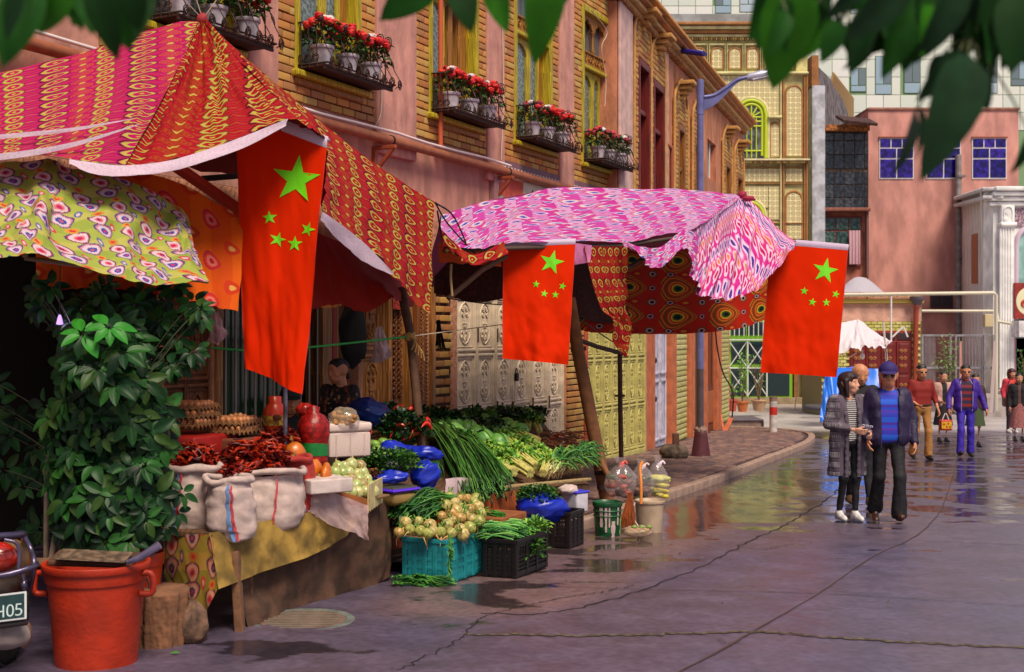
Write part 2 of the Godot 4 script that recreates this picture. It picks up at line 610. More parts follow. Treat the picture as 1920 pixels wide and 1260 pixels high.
	ikat("ikat_orange", 224, 224, [C8(200, 84, 12), C8(192, 70, 14)], [
		[0.5, 0.5, 0.22, 0.2, 0.4, [[0.3, C8(170, 24, 34)], [0.6, C8(200, 106, 96)], [0.8, C8(196, 50, 34)], [1.0, C8(170, 34, 54)]]],
		[0.0, 0.0, 0.2, 0.16, 0.4, [[0.4, C8(200, 150, 76)], [1.0, C8(184, 50, 24)]]]], 0.03)
	# lattice of interlaced stars for the carved plaster panels
	var im2 := Image.create(128, 128, false, Image.FORMAT_RGB8)
	for y in 128:
		for x in 128:
			var u := fposmod(x / 64.0, 1.0) - 0.5
			var w := fposmod(y / 64.0, 1.0) - 0.5
			var q: float = min(min(abs(abs(u) + abs(w) - 0.33), abs(abs(u) - abs(w)) * 0.8), min(abs(abs(u) - 0.46), abs(abs(w) - 0.46)))
			var k := 1.0 if q < 0.07 else (0.45 if q < 0.11 else 0.16)
			im2.set_pixel(x, y, Color(k, k, k))
	im2.generate_mipmaps()
	tex["lattice_h"] = ImageTexture.create_from_image(im2)
	var im3 := Image.create(128, 128, false, Image.FORMAT_RGB8)
	for y in 128:
		for x in 128: im3.set_pixel(x, y, C8(96, 66, 46).lerp(C8(232, 216, 164), im2.get_pixel(x, y).r))
	im3.generate_mipmaps()
	tex["lattice"] = ImageTexture.create_from_image(im3)

# distance of the kerb line along the street
func kerb_pts() -> Array:
	return [Vector2(-0.5, 10.6), Vector2(0.55, 13.0), Vector2(1.98, 16.4), Vector2(3.15, 19.2), Vector2(4.3, 22.2), Vector2(5.37, 24.95), Vector2(6.35, 27.6), Vector2(7.0, 29.9), Vector2(7.25, 31.6), Vector2(7.05, 33.2), Vector2(6.3, 34.3), Vector2(5.2, 35.0), Vector2(3.4, 35.6)]

func ground():
	# concrete street with its wet and dry patches
	var W := 900
	var H := 1200
	var al := Image.create(W, H, false, Image.FORMAT_RGB8)
	var ro := Image.create(W, H, false, Image.FORMAT_RGB8)
	var x0 := -4.5
	var wx := 17.0
	var d0 := 3.0
	var wd := 60.0
	var n := FastNoiseLite.new()
	n.seed = 61; n.frequency = 1.0; n.fractal_octaves = 5
	for j in H:
		var t := float(j) / H
		var d := d0 + wd * t * t
		for i in W:
			var x := x0 + wx * i / W
			var k := n.get_noise_2d(x * 0.5, d * 0.35)
			var f := n.get_noise_2d(x * 2.4 + 40.0, d * 2.4)
			var s := n.get_noise_2d(x * 0.9 - 70.0, d * 1.5)
			var far_ := smoothstep(11.5, 14.5, d - 0.25 * absf(x - 3.0) + 0.9 * k)
			var near_kerb := exp(-pow((x - (d - 11.0) * 0.42 - 0.55) / 0.75, 2.0)) * smoothstep(8.0, 9.5, d) * (1.0 - smoothstep(17.0, 22.0, d))
			var pool := exp(-pow((x + 1.35) / 0.55, 2.0) - pow((d - 7.75) / 0.3, 2.0))
			var bias := -0.74 + 0.8 * far_ + 0.85 * near_kerb + 1.0 * pool
			var wet := smoothstep(-0.06, 0.12, bias + 1.1 * s + 0.3 * f + 0.35 * k)
			wet *= 1.0 - smoothstep(30.0, 36.0, d)
			var damp := smoothstep(-0.5, 0.6, bias + 1.1 * s + 0.5 * k)
			var base := C8(94, 78, 94).lerp(C8(86, 77, 102), clampf(0.5 + k, 0, 1))
			base = base * (1.0 + 0.16 * f + 0.12 * s)
			base = base.lerp(C8(150, 112, 98), smoothstep(0.1, 0.6, near_kerb) * 0.5)
			if d > 31.0: base = base.lerp(C8(205, 196, 196), smoothstep(31.0, 36.0, d))  # far end painted paler, putting its sunlight into the colour
			base = base.lerp(base * 0.55, maxf(wet, damp * 0.3))
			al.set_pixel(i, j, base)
			var r := lerpf(0.42 + 0.1 * f, 0.13 + 0.06 * k + 0.05 * f, wet)
			r = lerpf(r, 0.32, damp * 0.6 * (1.0 - wet))
			ro.set_pixel(i, j, Color(r, r, r))
	al.generate_mipmaps()
	var ta := ImageTexture.create_from_image(al)
	var tr := ImageTexture.create_from_image(ro)
	var m := StandardMaterial3D.new()
	m.albedo_texture = ta
	m.roughness = 1.0
	m.roughness_texture = tr
	m.roughness_texture_channel = BaseMaterial3D.TEXTURE_CHANNEL_RED
	m.metallic_specular = 0.6
	m.normal_enabled = true
	m.normal_scale = 0.25
	var nn := FastNoiseLite.new()
	nn.seed = 8; nn.frequency = 0.012; nn.fractal_octaves = 4
	var ni := nn.get_image(1024, 1024)
	ni.convert(Image.FORMAT_RGBA8)
	ni.bump_map_to_normal_map(3.0)
	m.normal_texture = ImageTexture.create_from_image(ni)
	m.cull_mode = BaseMaterial3D.CULL_DISABLED
	m.detail_enabled = true
	var wi := Image.create(4, 4, false, Image.FORMAT_RGBA8)
	wi.fill(Color.WHITE)
	m.detail_mask = ImageTexture.create_from_image(wi)
	gray("grit", 44, 0.05, 0.84, 1.0, 6)
	m.detail_albedo = tex["grit"]
	m.detail_blend_mode = BaseMaterial3D.BLEND_MODE_MUL
	m.detail_uv_layer = BaseMaterial3D.DETAIL_UV_2
	var s := S.new()
	var rows := []
	var uvs := []
	for j in 61:
		var t := j / 60.0
		var d := d0 + wd * t * t
		var row := []
		var ur := []
		for i in 24:
			var x := x0 + wx * i / 23.0
			if i == 23: x += 30.0
			row.append(Vector3(x, gy(d) + 0.006 * noise.get_noise_2d(x * 60.0, d * 60.0), -d))
			ur.append(Vector2(clampf(i / 23.0, 0.002, 0.998), clampf(t, 0.002, 0.998)))
		rows.append(row); uvs.append(ur)
	s.grid(rows, 1, 1, uvs)
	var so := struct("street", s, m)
	var ar: Array = so.mesh.surface_get_arrays(0)
	var uv2 := PackedVector2Array()
	for q in s.v: uv2.append(Vector2(q.x, q.z) * 0.45)
	ar[Mesh.ARRAY_TEX_UV2] = uv2
	so.mesh = ArrayMesh.new()
	so.mesh.add_surface_from_arrays(Mesh.PRIMITIVE_TRIANGLES, ar)
	s = S.new()
	s.grid([[Vector3(-400, gy(63.0) - 0.03, 60), Vector3(400, gy(63.0) - 0.03, 60)], [Vector3(-400, gy(63.0) - 0.03, -400), Vector3(400, gy(63.0) - 0.03, -400)]])
	# the wide ground lies below everything that slopes down to it
	for i in s.v.size(): s.v[i].y = gy(63.0) - 0.2
	struct("ground", s, M(C8(150, 140, 140), 0.8, "mottle", 0.2))
	# joints and cracks, thin dark mortar lines a few millimetres proud
	var mj := M(C8(78, 54, 50), 0.75, "fine", 3.0)
	var mc := M(C8(40, 30, 34), 0.7)
	var mp := M(C8(112, 96, 72), 0.9, "blotch", 3.0)
	var lines := [
		[[[1250, 1275], [1420, 1180], [1540, 1110], [1635, 1045], [1710, 1010], [1755, 970], [1775, 930], [1790, 880], [1798, 840], [1803, 812]], 0.011, mj, "joint"],
		[[[1000, 1100], [1250, 1107], [1540, 1114], [1920, 1137]], 0.006, mc, "joint"],
		[[[1430, 1008], [1560, 1009], [1720, 1014], [1920, 1023]], 0.006, mc, "joint"],
		[[[1600, 924], [1760, 926], [1920, 930]], 0.007, mc, "joint"],
		[[[900, 1150], [1030, 1150], [1200, 1108], [1330, 1055], [1410, 1012], [1470, 985], [1545, 940], [1590, 905]], 0.013, mc, "crack"],
		[[[870, 1190], [1060, 1192], [1200, 1191], [1330, 1188], [1430, 1186], [1560, 1196], [1720, 1206], [1930, 1216]], 0.03, mp, "crack"],
		[[[1345, 1198], [1362, 1206], [1388, 1202]], 0.01, mj, "crack"],
		[[[750, 1258], [860, 1200], [905, 1160], [1010, 1130], [1120, 1112], [1190, 1098]], 0.008, mc, "crack"],
		[[[1380, 1024], [1430, 1030], [1490, 1020]], 0.008, mc, "crack"],
		[[[1920, 905], [1700, 888], [1480, 880]], 0.006, mc, "joint"]]
	for l in lines:
		var pts := []
		for q in l[0]: pts.append(G(q[0], q[1]))
		pts = crv(pts, 90)
		s = S.new()
		var a := []
		var b := []
		var jit: float = 0.035 if l[3] == "crack" else 0.008
		for i in pts.size():
			var q: Vector3 = pts[i]
			var dr: Vector3 = (pts[min(i + 1, 89)] - pts[max(i - 1, 0)]).normalized()
			var sd := Vector3(-dr.z, 0, dr.x)
			q += sd * jit * (noise.get_noise_2d(i * 55.0, l[1] * 9999.0) * 1.6 + rr(-0.4, 0.4))
			var w: float = l[1] * 0.62 * (0.6 + 0.7 * absf(noise.get_noise_2d(i * 80.0, 300.0)) + rr(0, 0.5))
			q.y = gy(-q.z) + 0.0055
			a.append(q + sd * w); b.append(q - sd * w)
		s.grid([a, b])
		struct(l[3], s, l[2])
	s = S.new()
	for i in 70:
		var q := G(rr(700, 1900), 900 + 340 * rr(0, 1) * rr(0, 1))
		q.y = gy(-q.z) + 0.008
		s.col = [L8(70, 50, 40), L8(120, 100, 80), L8(60, 80, 40), L8(40, 34, 34)][i % 4]
		leaf_on(s, q, Vector3(rr(-1, 1), 0.05, rr(-1, 1)), rr(0.015, 0.05), rr(0.005, 0.014), 0.0)
	one("litter", s, M(Color.WHITE, 0.8, "", 1.0, "", 1.0, 0.0, {"vc": 1}), "small scraps and leaf bits scattered on the street", "litter", "", "stuff")
	# raised brick pavement and its kerb
	var kp := []
	for q in kerb_pts(): kp.append(Vector3(q.x, 0, -q.y))
	kp = crv(kp, 64)
	s = S.new()
	var inner := []
	var outer := []
	for q in kp:
		var d: float = -q.z
		var pxw := 2100.0 - 1.0 / (4.63e-5 * d)
		var xi: float = minf((pxw - 960.0) / F * d, q.x - 0.3) - 0.4
		if d > 23.0: xi = minf((1743.0 - 1.0 / (7.626e-5 * d) - 960.0) / F * d - 0.3, q.x - 0.2)
		inner.append(Vector3(xi, gy(d) + 0.075, -d)); outer.append(Vector3(q.x, gy(d) + 0.075, -d))
	s.grid([inner, outer])
	var pave := struct("pavement", s, M(C8(60, 44, 44), 0.85, "fine", 2.0))
	var mk := M(C8(168, 138, 124), 0.8, "mottle", 1.3, "grain", 0.6)
	var kerb := thing("kerb", "", "", kp[0])
	kerb.set_meta("kind", "structure")
	var acc := 0.0
	var last: Vector3 = kp[0]
	var fine := crv(kp, 400)
	for q in fine:
		if last.distance_to(q) > 0.78:
			s = S.new()
			
			var dir: Vector3 = (q - last).normalized()
			var up := 0.05 + rr(-0.006, 0.006)
			var a: Vector3 = last + dir * 0.008
			var e: Vector3 = q - dir * 0.008
			a.y = gy(-a.z) + up - 0.04; e.y = gy(-e.z) + up - 0.04
			s.bar(a, e, 0.15 + rr(-0.01, 0.01), 0.2, 0.02)
			part(kerb, "kerb_stone", s, mk)
			last = q
	# pavers
	var trs := []
	var ang := deg_to_rad(68.0)
	var bx := Basis(Vector3.UP, ang)
	for i in range(0, 110):
		for j in range(-30, 60):
			var lp := Vector3(i * 0.25 + (0.125 if j & 1 else 0.0), 0, j * 0.127)
			var w := bx * lp + Vector3(-1.6, 0, -11.0)
			var d := -w.z
			if d < 12.6 or d > 35.2: continue
			var kx := kerb_x(d)
			if w.x > kx - 0.17: continue
			var pxw := (2100.0 - 1.0 / (4.63e-5 * d)) if d < 23.2 else (1743.0 - 1.0 / (7.626e-5 * d))
			if w.x < (pxw - 960.0) / F * d + 0.1: continue
			w.y = gy(d) + 0.082 + rr(-0.005, 0.007)
			var bb := Basis(Vector3.UP, ang + rr(-0.03, 0.03)) * Basis(Vector3.RIGHT, rr(-0.03, 0.03)) * Basis(Vector3.BACK, rr(-0.03, 0.03))
			trs.append(Transform3D(bb, w))
	var s2 := S.new()
	s2.box(Vector3.ZERO, Vector3(0.238, 0.04, 0.115), 0.008)
	var cols := [C8(128, 96, 88), C8(116, 84, 82), C8(140, 108, 96), C8(104, 80, 80)]
	pieces(pave, "paver", trs, s2.mesh(), cols, func(t): return -t.origin.z if t.origin.x > 0.9 else 99.0, 290, 0.75)

func kerb_x(d: float) -> float:
	var k := kerb_pts()
	for i in k.size() - 1:
		if d >= k[i].y and d <= k[i + 1].y and i < 9:
			return lerp(k[i].x, k[i + 1].x, (d - k[i].y) / (k[i + 1].y - k[i].y))
	return lerp(7.05, 3.4, clampf((d - 33.2) / 2.4, 0, 1))

# many alike pieces: the ones that rank first as parts of their own, the rest as one part of kind stuff
func pieces(par: Node, called: String, trs: Array, mesh: Mesh, cols: Array, rank: Callable, most: int, rough := 0.8, t := "fine", local := false):
	var o := Vector3.ZERO
	if not local:
		var r := par
		while r.get_parent() != self and r != self: r = r.get_parent()
		if r != self: o = r.position
	var list := []
	for k in trs.size(): list.append([rank.call(trs[k]), k])
	list.sort()
	var mm := MultiMesh.new()
	mm.transform_format = MultiMesh.TRANSFORM_3D
	mm.use_colors = true
	mm.mesh = mesh
	mm.instance_count = max(0, list.size() - most)
	for i in list.size():
		var tr: Transform3D = trs[list[i][1]]
		tr.origin -= o
		if i < most:
			var q := part(par, called, mesh, M(cols[rng.randi() % cols.size()], rough, t, 2.0))
			q.transform = tr
		else:
			mm.set_instance_transform(i - most, tr)
			mm.set_instance_color(i - most, cols[rng.randi() % cols.size()].srgb_to_linear() * rr(0.85, 1.1))
	if mm.instance_count > 0:
		var mi := MultiMeshInstance3D.new()
		mi.multimesh = mm
		mi.material_override = M(Color.WHITE, rough, t, 2.0, "", 1.0, 0.0, {"vc": 1})
		mi.name = numbered(str(par.get_instance_id()), called + "_mass")
		par.add_child(mi)
		mi.set_meta("kind", "stuff")

# a facade has its own axes: x along the wall, y up, z out of the wall
const BA := {"k": 4.63e-5, "vp": 2100.0, "d0": 10.28, "c": 0.9033, "s": 0.4289}
const BB := {"k": 7.626e-5, "vp": 1743.0, "d0": 23.5, "c": 0.9505, "s": 0.3107}
func fd(b, px: float) -> float: return 1.0 / (b.k * (b.vp - px))
func fs(b, px: float) -> float: return (fd(b, px) - b.d0) / b.c
func fy(b, px: float, py: float) -> float: return CH - (py - 630.0) / F * fd(b, px)
func ftr(b) -> Transform3D:
	var p0: float = b.vp - 1.0 / (b.k * b.d0)
	return Transform3D(Basis(Vector3(b.s, 0, -b.c), Vector3.UP, Vector3(b.c, 0, b.s)), Vector3((p0 - 960.0) / F * b.d0, 0, -b.d0))
func bx(s: S, x0: float, x1: float, y0: float, y1: float, z0: float, z1: float, bev := 0.004):
	s.box(Vector3((x0 + x1) / 2, (y0 + y1) / 2, (z0 + z1) / 2), Vector3(absf(x1 - x0), absf(y1 - y0), absf(z1 - z0)), bev)

func spiral(s: S, ctr: Vector3, r: float, turns: float, w: float, bs := Basis.IDENTITY, flip := 1.0, n := 14):
	var pts := []
	for i in n + 1:
		var t := float(i) / n
		var a := t * turns * TAU
		pts.append(ctr + bs * (Vector3(cos(a) * flip, sin(a), 0) * r * (1.0 - 0.72 * t)))
	s.tube(pts, w, 4, false)

var gate_meshes := {}
func gate_panel_mesh() -> Mesh:
	if gate_meshes.has("p"): return gate_meshes.p
	# one pressed-metal panel, 0.6 x 0.8, around its own centre
	var s := S.new()
	bx(s, -0.3, 0.3, -0.4, 0.4, -0.02, 0.0)
	for a in [[-0.3, -0.262, -0.4, 0.4], [0.262, 0.3, -0.4, 0.4], [-0.262, 0.262, 0.358, 0.4], [-0.262, 0.262, -0.4, -0.358]]:
		bx(s, a[0], a[1], a[2], a[3], -0.01, 0.028, 0.008)
	for a in [[-0.245, -0.225, -0.34, 0.34], [0.225, 0.245, -0.34, 0.34], [-0.225, 0.225, 0.322, 0.342], [-0.225, 0.225, -0.342, -0.322]]:
		bx(s, a[0], a[1], a[2], a[3], 0.0, 0.014, 0.006)
	var oc := []
	for q in [[0, 0.3], [0.075, 0.26], [0.14, 0.19], [0.15, 0.1], [0.135, 0.0], [0.15, -0.1], [0.14, -0.19], [0.075, -0.26], [0, -0.3], [-0.075, -0.26], [-0.14, -0.19], [-0.15, -0.1], [-0.135, 0.0], [-0.15, 0.1], [-0.14, 0.19], [-0.075, 0.26], [0, 0.3]]:
		oc.append(Vector3(q[0], q[1], 0.004))
	s.tube(oc, 0.013, 5, false)
	for f in [-1.0, 1.0]:
		for g in [-1.0, 1.0]:
			spiral(s, Vector3(0.052 * f, 0.2 * g, 0.004), 0.04, 1.5, 0.011, Basis.IDENTITY, f, 12)
			spiral(s, Vector3(0.065 * f, 0.125 * g, 0.004), 0.034, -1.3, 0.011, Basis.IDENTITY, -f, 10)
		bx(s, 0.022 * f - 0.02, 0.022 * f + 0.02, -0.06, 0.06, 0, 0.012, 0.004)
	s.tube([Vector3(-0.06, 0.0, 0.008), Vector3(0.06, 0, 0.008)], 0.012, 4)
	s.blob(Vector3(0, 0.235, 0.004), Vector3(0.02, 0.03, 0.014), 6)
	s.blob(Vector3(0, -0.235, 0.004), Vector3(0.02, 0.03, 0.014), 6)
	gate_meshes.p = s.mesh()
	return gate_meshes.p

func casement(par: Node, x0: float, x1: float, y0: float, y1: float, z: float, wood, glass, arch := 0.18, turn := 0.0):
	var w := x1 - x0
	var s := S.new()
	var fr := 0.075
	bx(s, 0, fr, 0, y1 - y0, -0.04, 0.02, 0.008)
	bx(s, w - fr, w, 0, y1 - y0, -0.04, 0.02, 0.008)
	bx(s, fr, w - fr, 0, fr * 1.3, -0.038, 0.018, 0.008)
	bx(s, fr, w - fr, (y1 - y0) * 0.3, (y1 - y0) * 0.3 + 0.05, -0.038, 0.018, 0.008)
	var top := PackedVector2Array([Vector2(w - fr, y1 - y0), Vector2(fr, y1 - y0)])
	var h := y1 - y0 - fr
	for i in 13:
		var t := i / 12.0
		top.append(Vector2(lerp(fr, w - fr, t), h - arch + arch * pow(sin(PI * t), 0.55)))
	s.ext(top, 0.055, Transform3D(Basis.IDENTITY, Vector3(0, 0, -0.037)))
	var o := part(par, "casement", s, wood)
	var g := S.new()
	bx(g, fr * 0.8, w - fr * 0.8, fr, y1 - y0 - fr * 0.5, -0.022, -0.014, 0.001)
	for q in [o]: q.transform = Transform3D(Basis(Vector3.UP, turn), Vector3(x0, y0, z))
	var p := part(par, "pane", g, glass)
	p.transform = o.transform

func carved_rail(s: S, x0: float, x1: float, y: float, h: float, z: float):
	bx(s, x0, x1, y, y + h, z - 0.03, z, 0.006)
	bx(s, x0, x1, y - 0.03, y, z - 0.03, z + 0.03, 0.008)
	bx(s, x0, x1, y + h, y + h + 0.03, z - 0.03, z + 0.03, 0.008)
	var n := int((x1 - x0) / (h * 1.6))
	for i in n:
		var cx: float = x0 + (i + 0.5) * (x1 - x0) / n
		spiral(s, Vector3(cx - h * 0.3, y + h / 2, z + 0.006), h * 0.36, 1.6, 0.011)
		spiral(s, Vector3(cx + h * 0.3, y + h / 2, z + 0.006), h * 0.36, -1.6, 0.011, Basis.IDENTITY, -1.0)
		bx(s, cx + h * 0.72, cx + h * 0.8, y, y + h, z - 0.01, z + 0.02)

func brick_trs(x0: float, x1: float, y0: float, y1: float, z: float, holes: Array, L := 0.26, Hh := 0.078, gap := 0.014, ragged := 0.0) -> Array:
	var r := []
	var row := 0
	var y := y0 + Hh / 2
	while y < y1:
		var e := x1 + (noise.get_noise_2d(y * 70.0, 9.0) * ragged if ragged > 0.0 else 0.0)
		var x := x0 - (L * 0.5 if row & 1 else 0.0)
		while x < e - 0.03:
			var a: float = max(x, x0)
			var b: float = min(x + L - gap, e)
			for h in holes:
				if y > h[2] and y < h[3]:
					if a >= h[0] and b <= h[1]: b = a
					elif a < h[0] and b > h[0]: b = h[0]
					elif a < h[1] and b > h[1]: a = h[1]
			if b - a > 0.035:
				r.append(Transform3D(Basis.from_scale(Vector3((b - a) / L, 1, 1)), Vector3((a + b) / 2, y + rr(-0.002, 0.002), z + rr(-0.004, 0.006))))
			x += L
		y += Hh + gap
		row += 1
	return r

func scroll_basket(b: Node3D, x0: float, x1: float, y: float, iron) -> Node3D:
	var f := S.new()
	bx(f, x0, x1, y, y + 0.03, 0.02, 0.4, 0.005)
	bx(f, x0, x1, y - 0.035, y - 0.002, 0.37, 0.4)
	bx(f, x0, x1, y - 0.035, y - 0.002, 0.02, 0.05)
	var o := part(b, "balcony_basket", f, iron)
	var rail := S.new()
	for q in [[0.5, 0.33], [0.04, 0.43]]:
		rail.tube([Vector3(x0, y + q[0], 0.03), Vector3(x0, y + q[0], q[1]), Vector3(x1, y + q[0], q[1]), Vector3(x1, y + q[0], 0.03)], 0.011, 5)
	part(o, "rail", rail, iron)
	var n := 8
	for i in n + 1:
		var x: float = lerp(x0, x1, float(i) / n)
		var bar := S.new()
		bar.tube(crv([Vector3(x, y + 0.52, 0.3), Vector3(x, y + 0.4, 0.34), Vector3(x, y + 0.2, 0.42), Vector3(x, y + 0.06, 0.5), Vector3(x, y, 0.43)], 9), 0.006, 5, false)
		bar.tube([Vector3(x, y + 0.36, 0.36), Vector3(x, y + 0.3, 0.385), Vector3(x, y + 0.24, 0.41)], [0.006, 0.017, 0.006], 5)
		part(o, "bar", bar, iron)
		var sc := S.new()
		spiral(sc, Vector3(x, y + 0.03, 0.49), 0.068, 2.2, 0.0065, Basis(Vector3.UP, 1.1 if i & 1 else 0.2), 1.0, 22)
		if i >= n - 1:
			var s3 := S.new()
			spiral(s3, Vector3(x, y + 0.56, 0.33), 0.06, 1.8, 0.007, Basis(Vector3.UP, 1.57), 1.0, 16)
			part(o, "scroll", s3, iron)
		part(o, "scroll", sc, iron)
	for x in [x0, x1]:
		for i in 3:
			var bar := S.new()
			var z: float = 0.08 + i * 0.1
			bar.tube([Vector3(x, y, z + 0.02), Vector3(x, y + 0.5, z)], 0.008, 5, false)
			spiral(bar, Vector3(x, y + 0.1, z), 0.05, 1.8, 0.007, Basis(Vector3.UP, 1.57))
			part(o, "side_bar", bar, iron)
	for i in 4:
		var br := S.new()
		br.blob(Vector3(lerp(x0, x1, i / 3.0), y + 0.52, 0.345), Vector3(0.03, 0.035, 0.03), 6, 0.5, noise)
		part(o, "rosette", br, iron)
	return o

var pot_proto: Array = []
func flower_pot(at: Vector3, turn: float, kind: int, label: String, group := "flower pots in the balcony baskets"):
	if pot_proto.size() <= kind:
		var t := thing("flower_pot", label, "flower pot", Vector3.ZERO, group)
		var s := S.new()
		s.lathe([Vector2(0, 0), Vector2(0.085, 0), Vector2(0.085, 0), Vector2(0.118, 0.2), Vector2(0.118, 0.2), Vector2(0.132, 0.2), Vector2(0.134, 0.235), Vector2(0.12, 0.237), Vector2(0.118, 0.19), Vector2(0, 0.19)], 18)
		part(t, "pot", s, M(C8(214, 200, 210), 0.45, "mottle", 2.0))
		s = S.new()
		for i in 130:
			var a := rr(0, TAU)
			var r := sqrt(rr(0, 1)) * 0.2
			var h := 0.2 + rr(0.02, 0.27) + 0.06 * (1.0 - r / 0.2)
			var q := Vector3(cos(a) * r, h, sin(a) * r)
			leaf_on(s, q, Vector3(cos(a), rr(-0.3, 0.7), sin(a)), rr(0.06, 0.1), rr(0.02, 0.035))
		for i in 7:
			var a := rr(0, TAU)
			s.tube([Vector3(0, 0.19, 0), Vector3(cos(a) * 0.06, 0.3, sin(a) * 0.06), Vector3(cos(a) * 0.12, 0.42, sin(a) * 0.12)], 0.006, 4, false)
		part(t, "foliage", s, M(C8(46, 96, 34), 0.5, "fine", 2.0, "", 1.0, 0.0, {"bl": C8(20, 60, 10)}))
		for i in 19:
			var a := i * 2.4 + rr(-0.3, 0.3)
			var r := 0.205 * sqrt((i + 0.5) / 19.0)
			var b := S.new()
			var q := Vector3(cos(a) * r, 0.555 - r * r * 3.4 + rr(-0.02, 0.02), sin(a) * r)
			b.blob(q, Vector3(0.052, 0.038, 0.052), 9, 0.7, noise, Basis.IDENTITY, i)
			for k in 5:
				var ba := TAU * k / 5.0 + i
				b.blob(q + Vector3(cos(ba) * 0.03, 0.014, sin(ba) * 0.03), Vector3(0.025, 0.014, 0.025), 6, 0.4, noise)
			var cc = [C8(206, 26, 24), C8(190, 16, 26), C8(214, 44, 40)][i % 3]
			if kind == 1: cc = [C8(190, 30, 60), C8(206, 40, 60), C8(150, 40, 60)][i % 3]
			if i == 0 or i == 3: cc = C8(205, 196, 200)
			if kind == 1 and i % 2 == 0: continue
			part(t, "blossom", b, M(cc, 0.6))
		pot_proto.append(t)
		t.position = at
		t.rotation.y = turn
		return t
	return dup(pot_proto[kind], at, turn, label)

func leaf_on(s: S, q: Vector3, dir: Vector3, l: float, w: float, droop := 0.3):
	dir = dir.normalized()
	var side := dir.cross(Vector3.UP)
	if side.length() < 0.1: side = Vector3.RIGHT
	side = side.normalized().rotated(dir, rr(-0.6, 0.6))
	var up := side.cross(dir)
	var b := s.v.size()
	s.p(q); s.p(q + dir * l * 0.5 + side * w + up * w * 0.25); s.p(q + dir * l * 0.5 - up * w * 0.1); s.p(q + dir * l * 0.5 - side * w + up * w * 0.25); s.p(q + dir * l + Vector3.DOWN * l * droop)
	s.t3(b, b + 1, b + 2); s.t3(b, b + 2, b + 3); s.t3(b + 1, b + 4, b + 2); s.t3(b + 2, b + 4, b + 3)

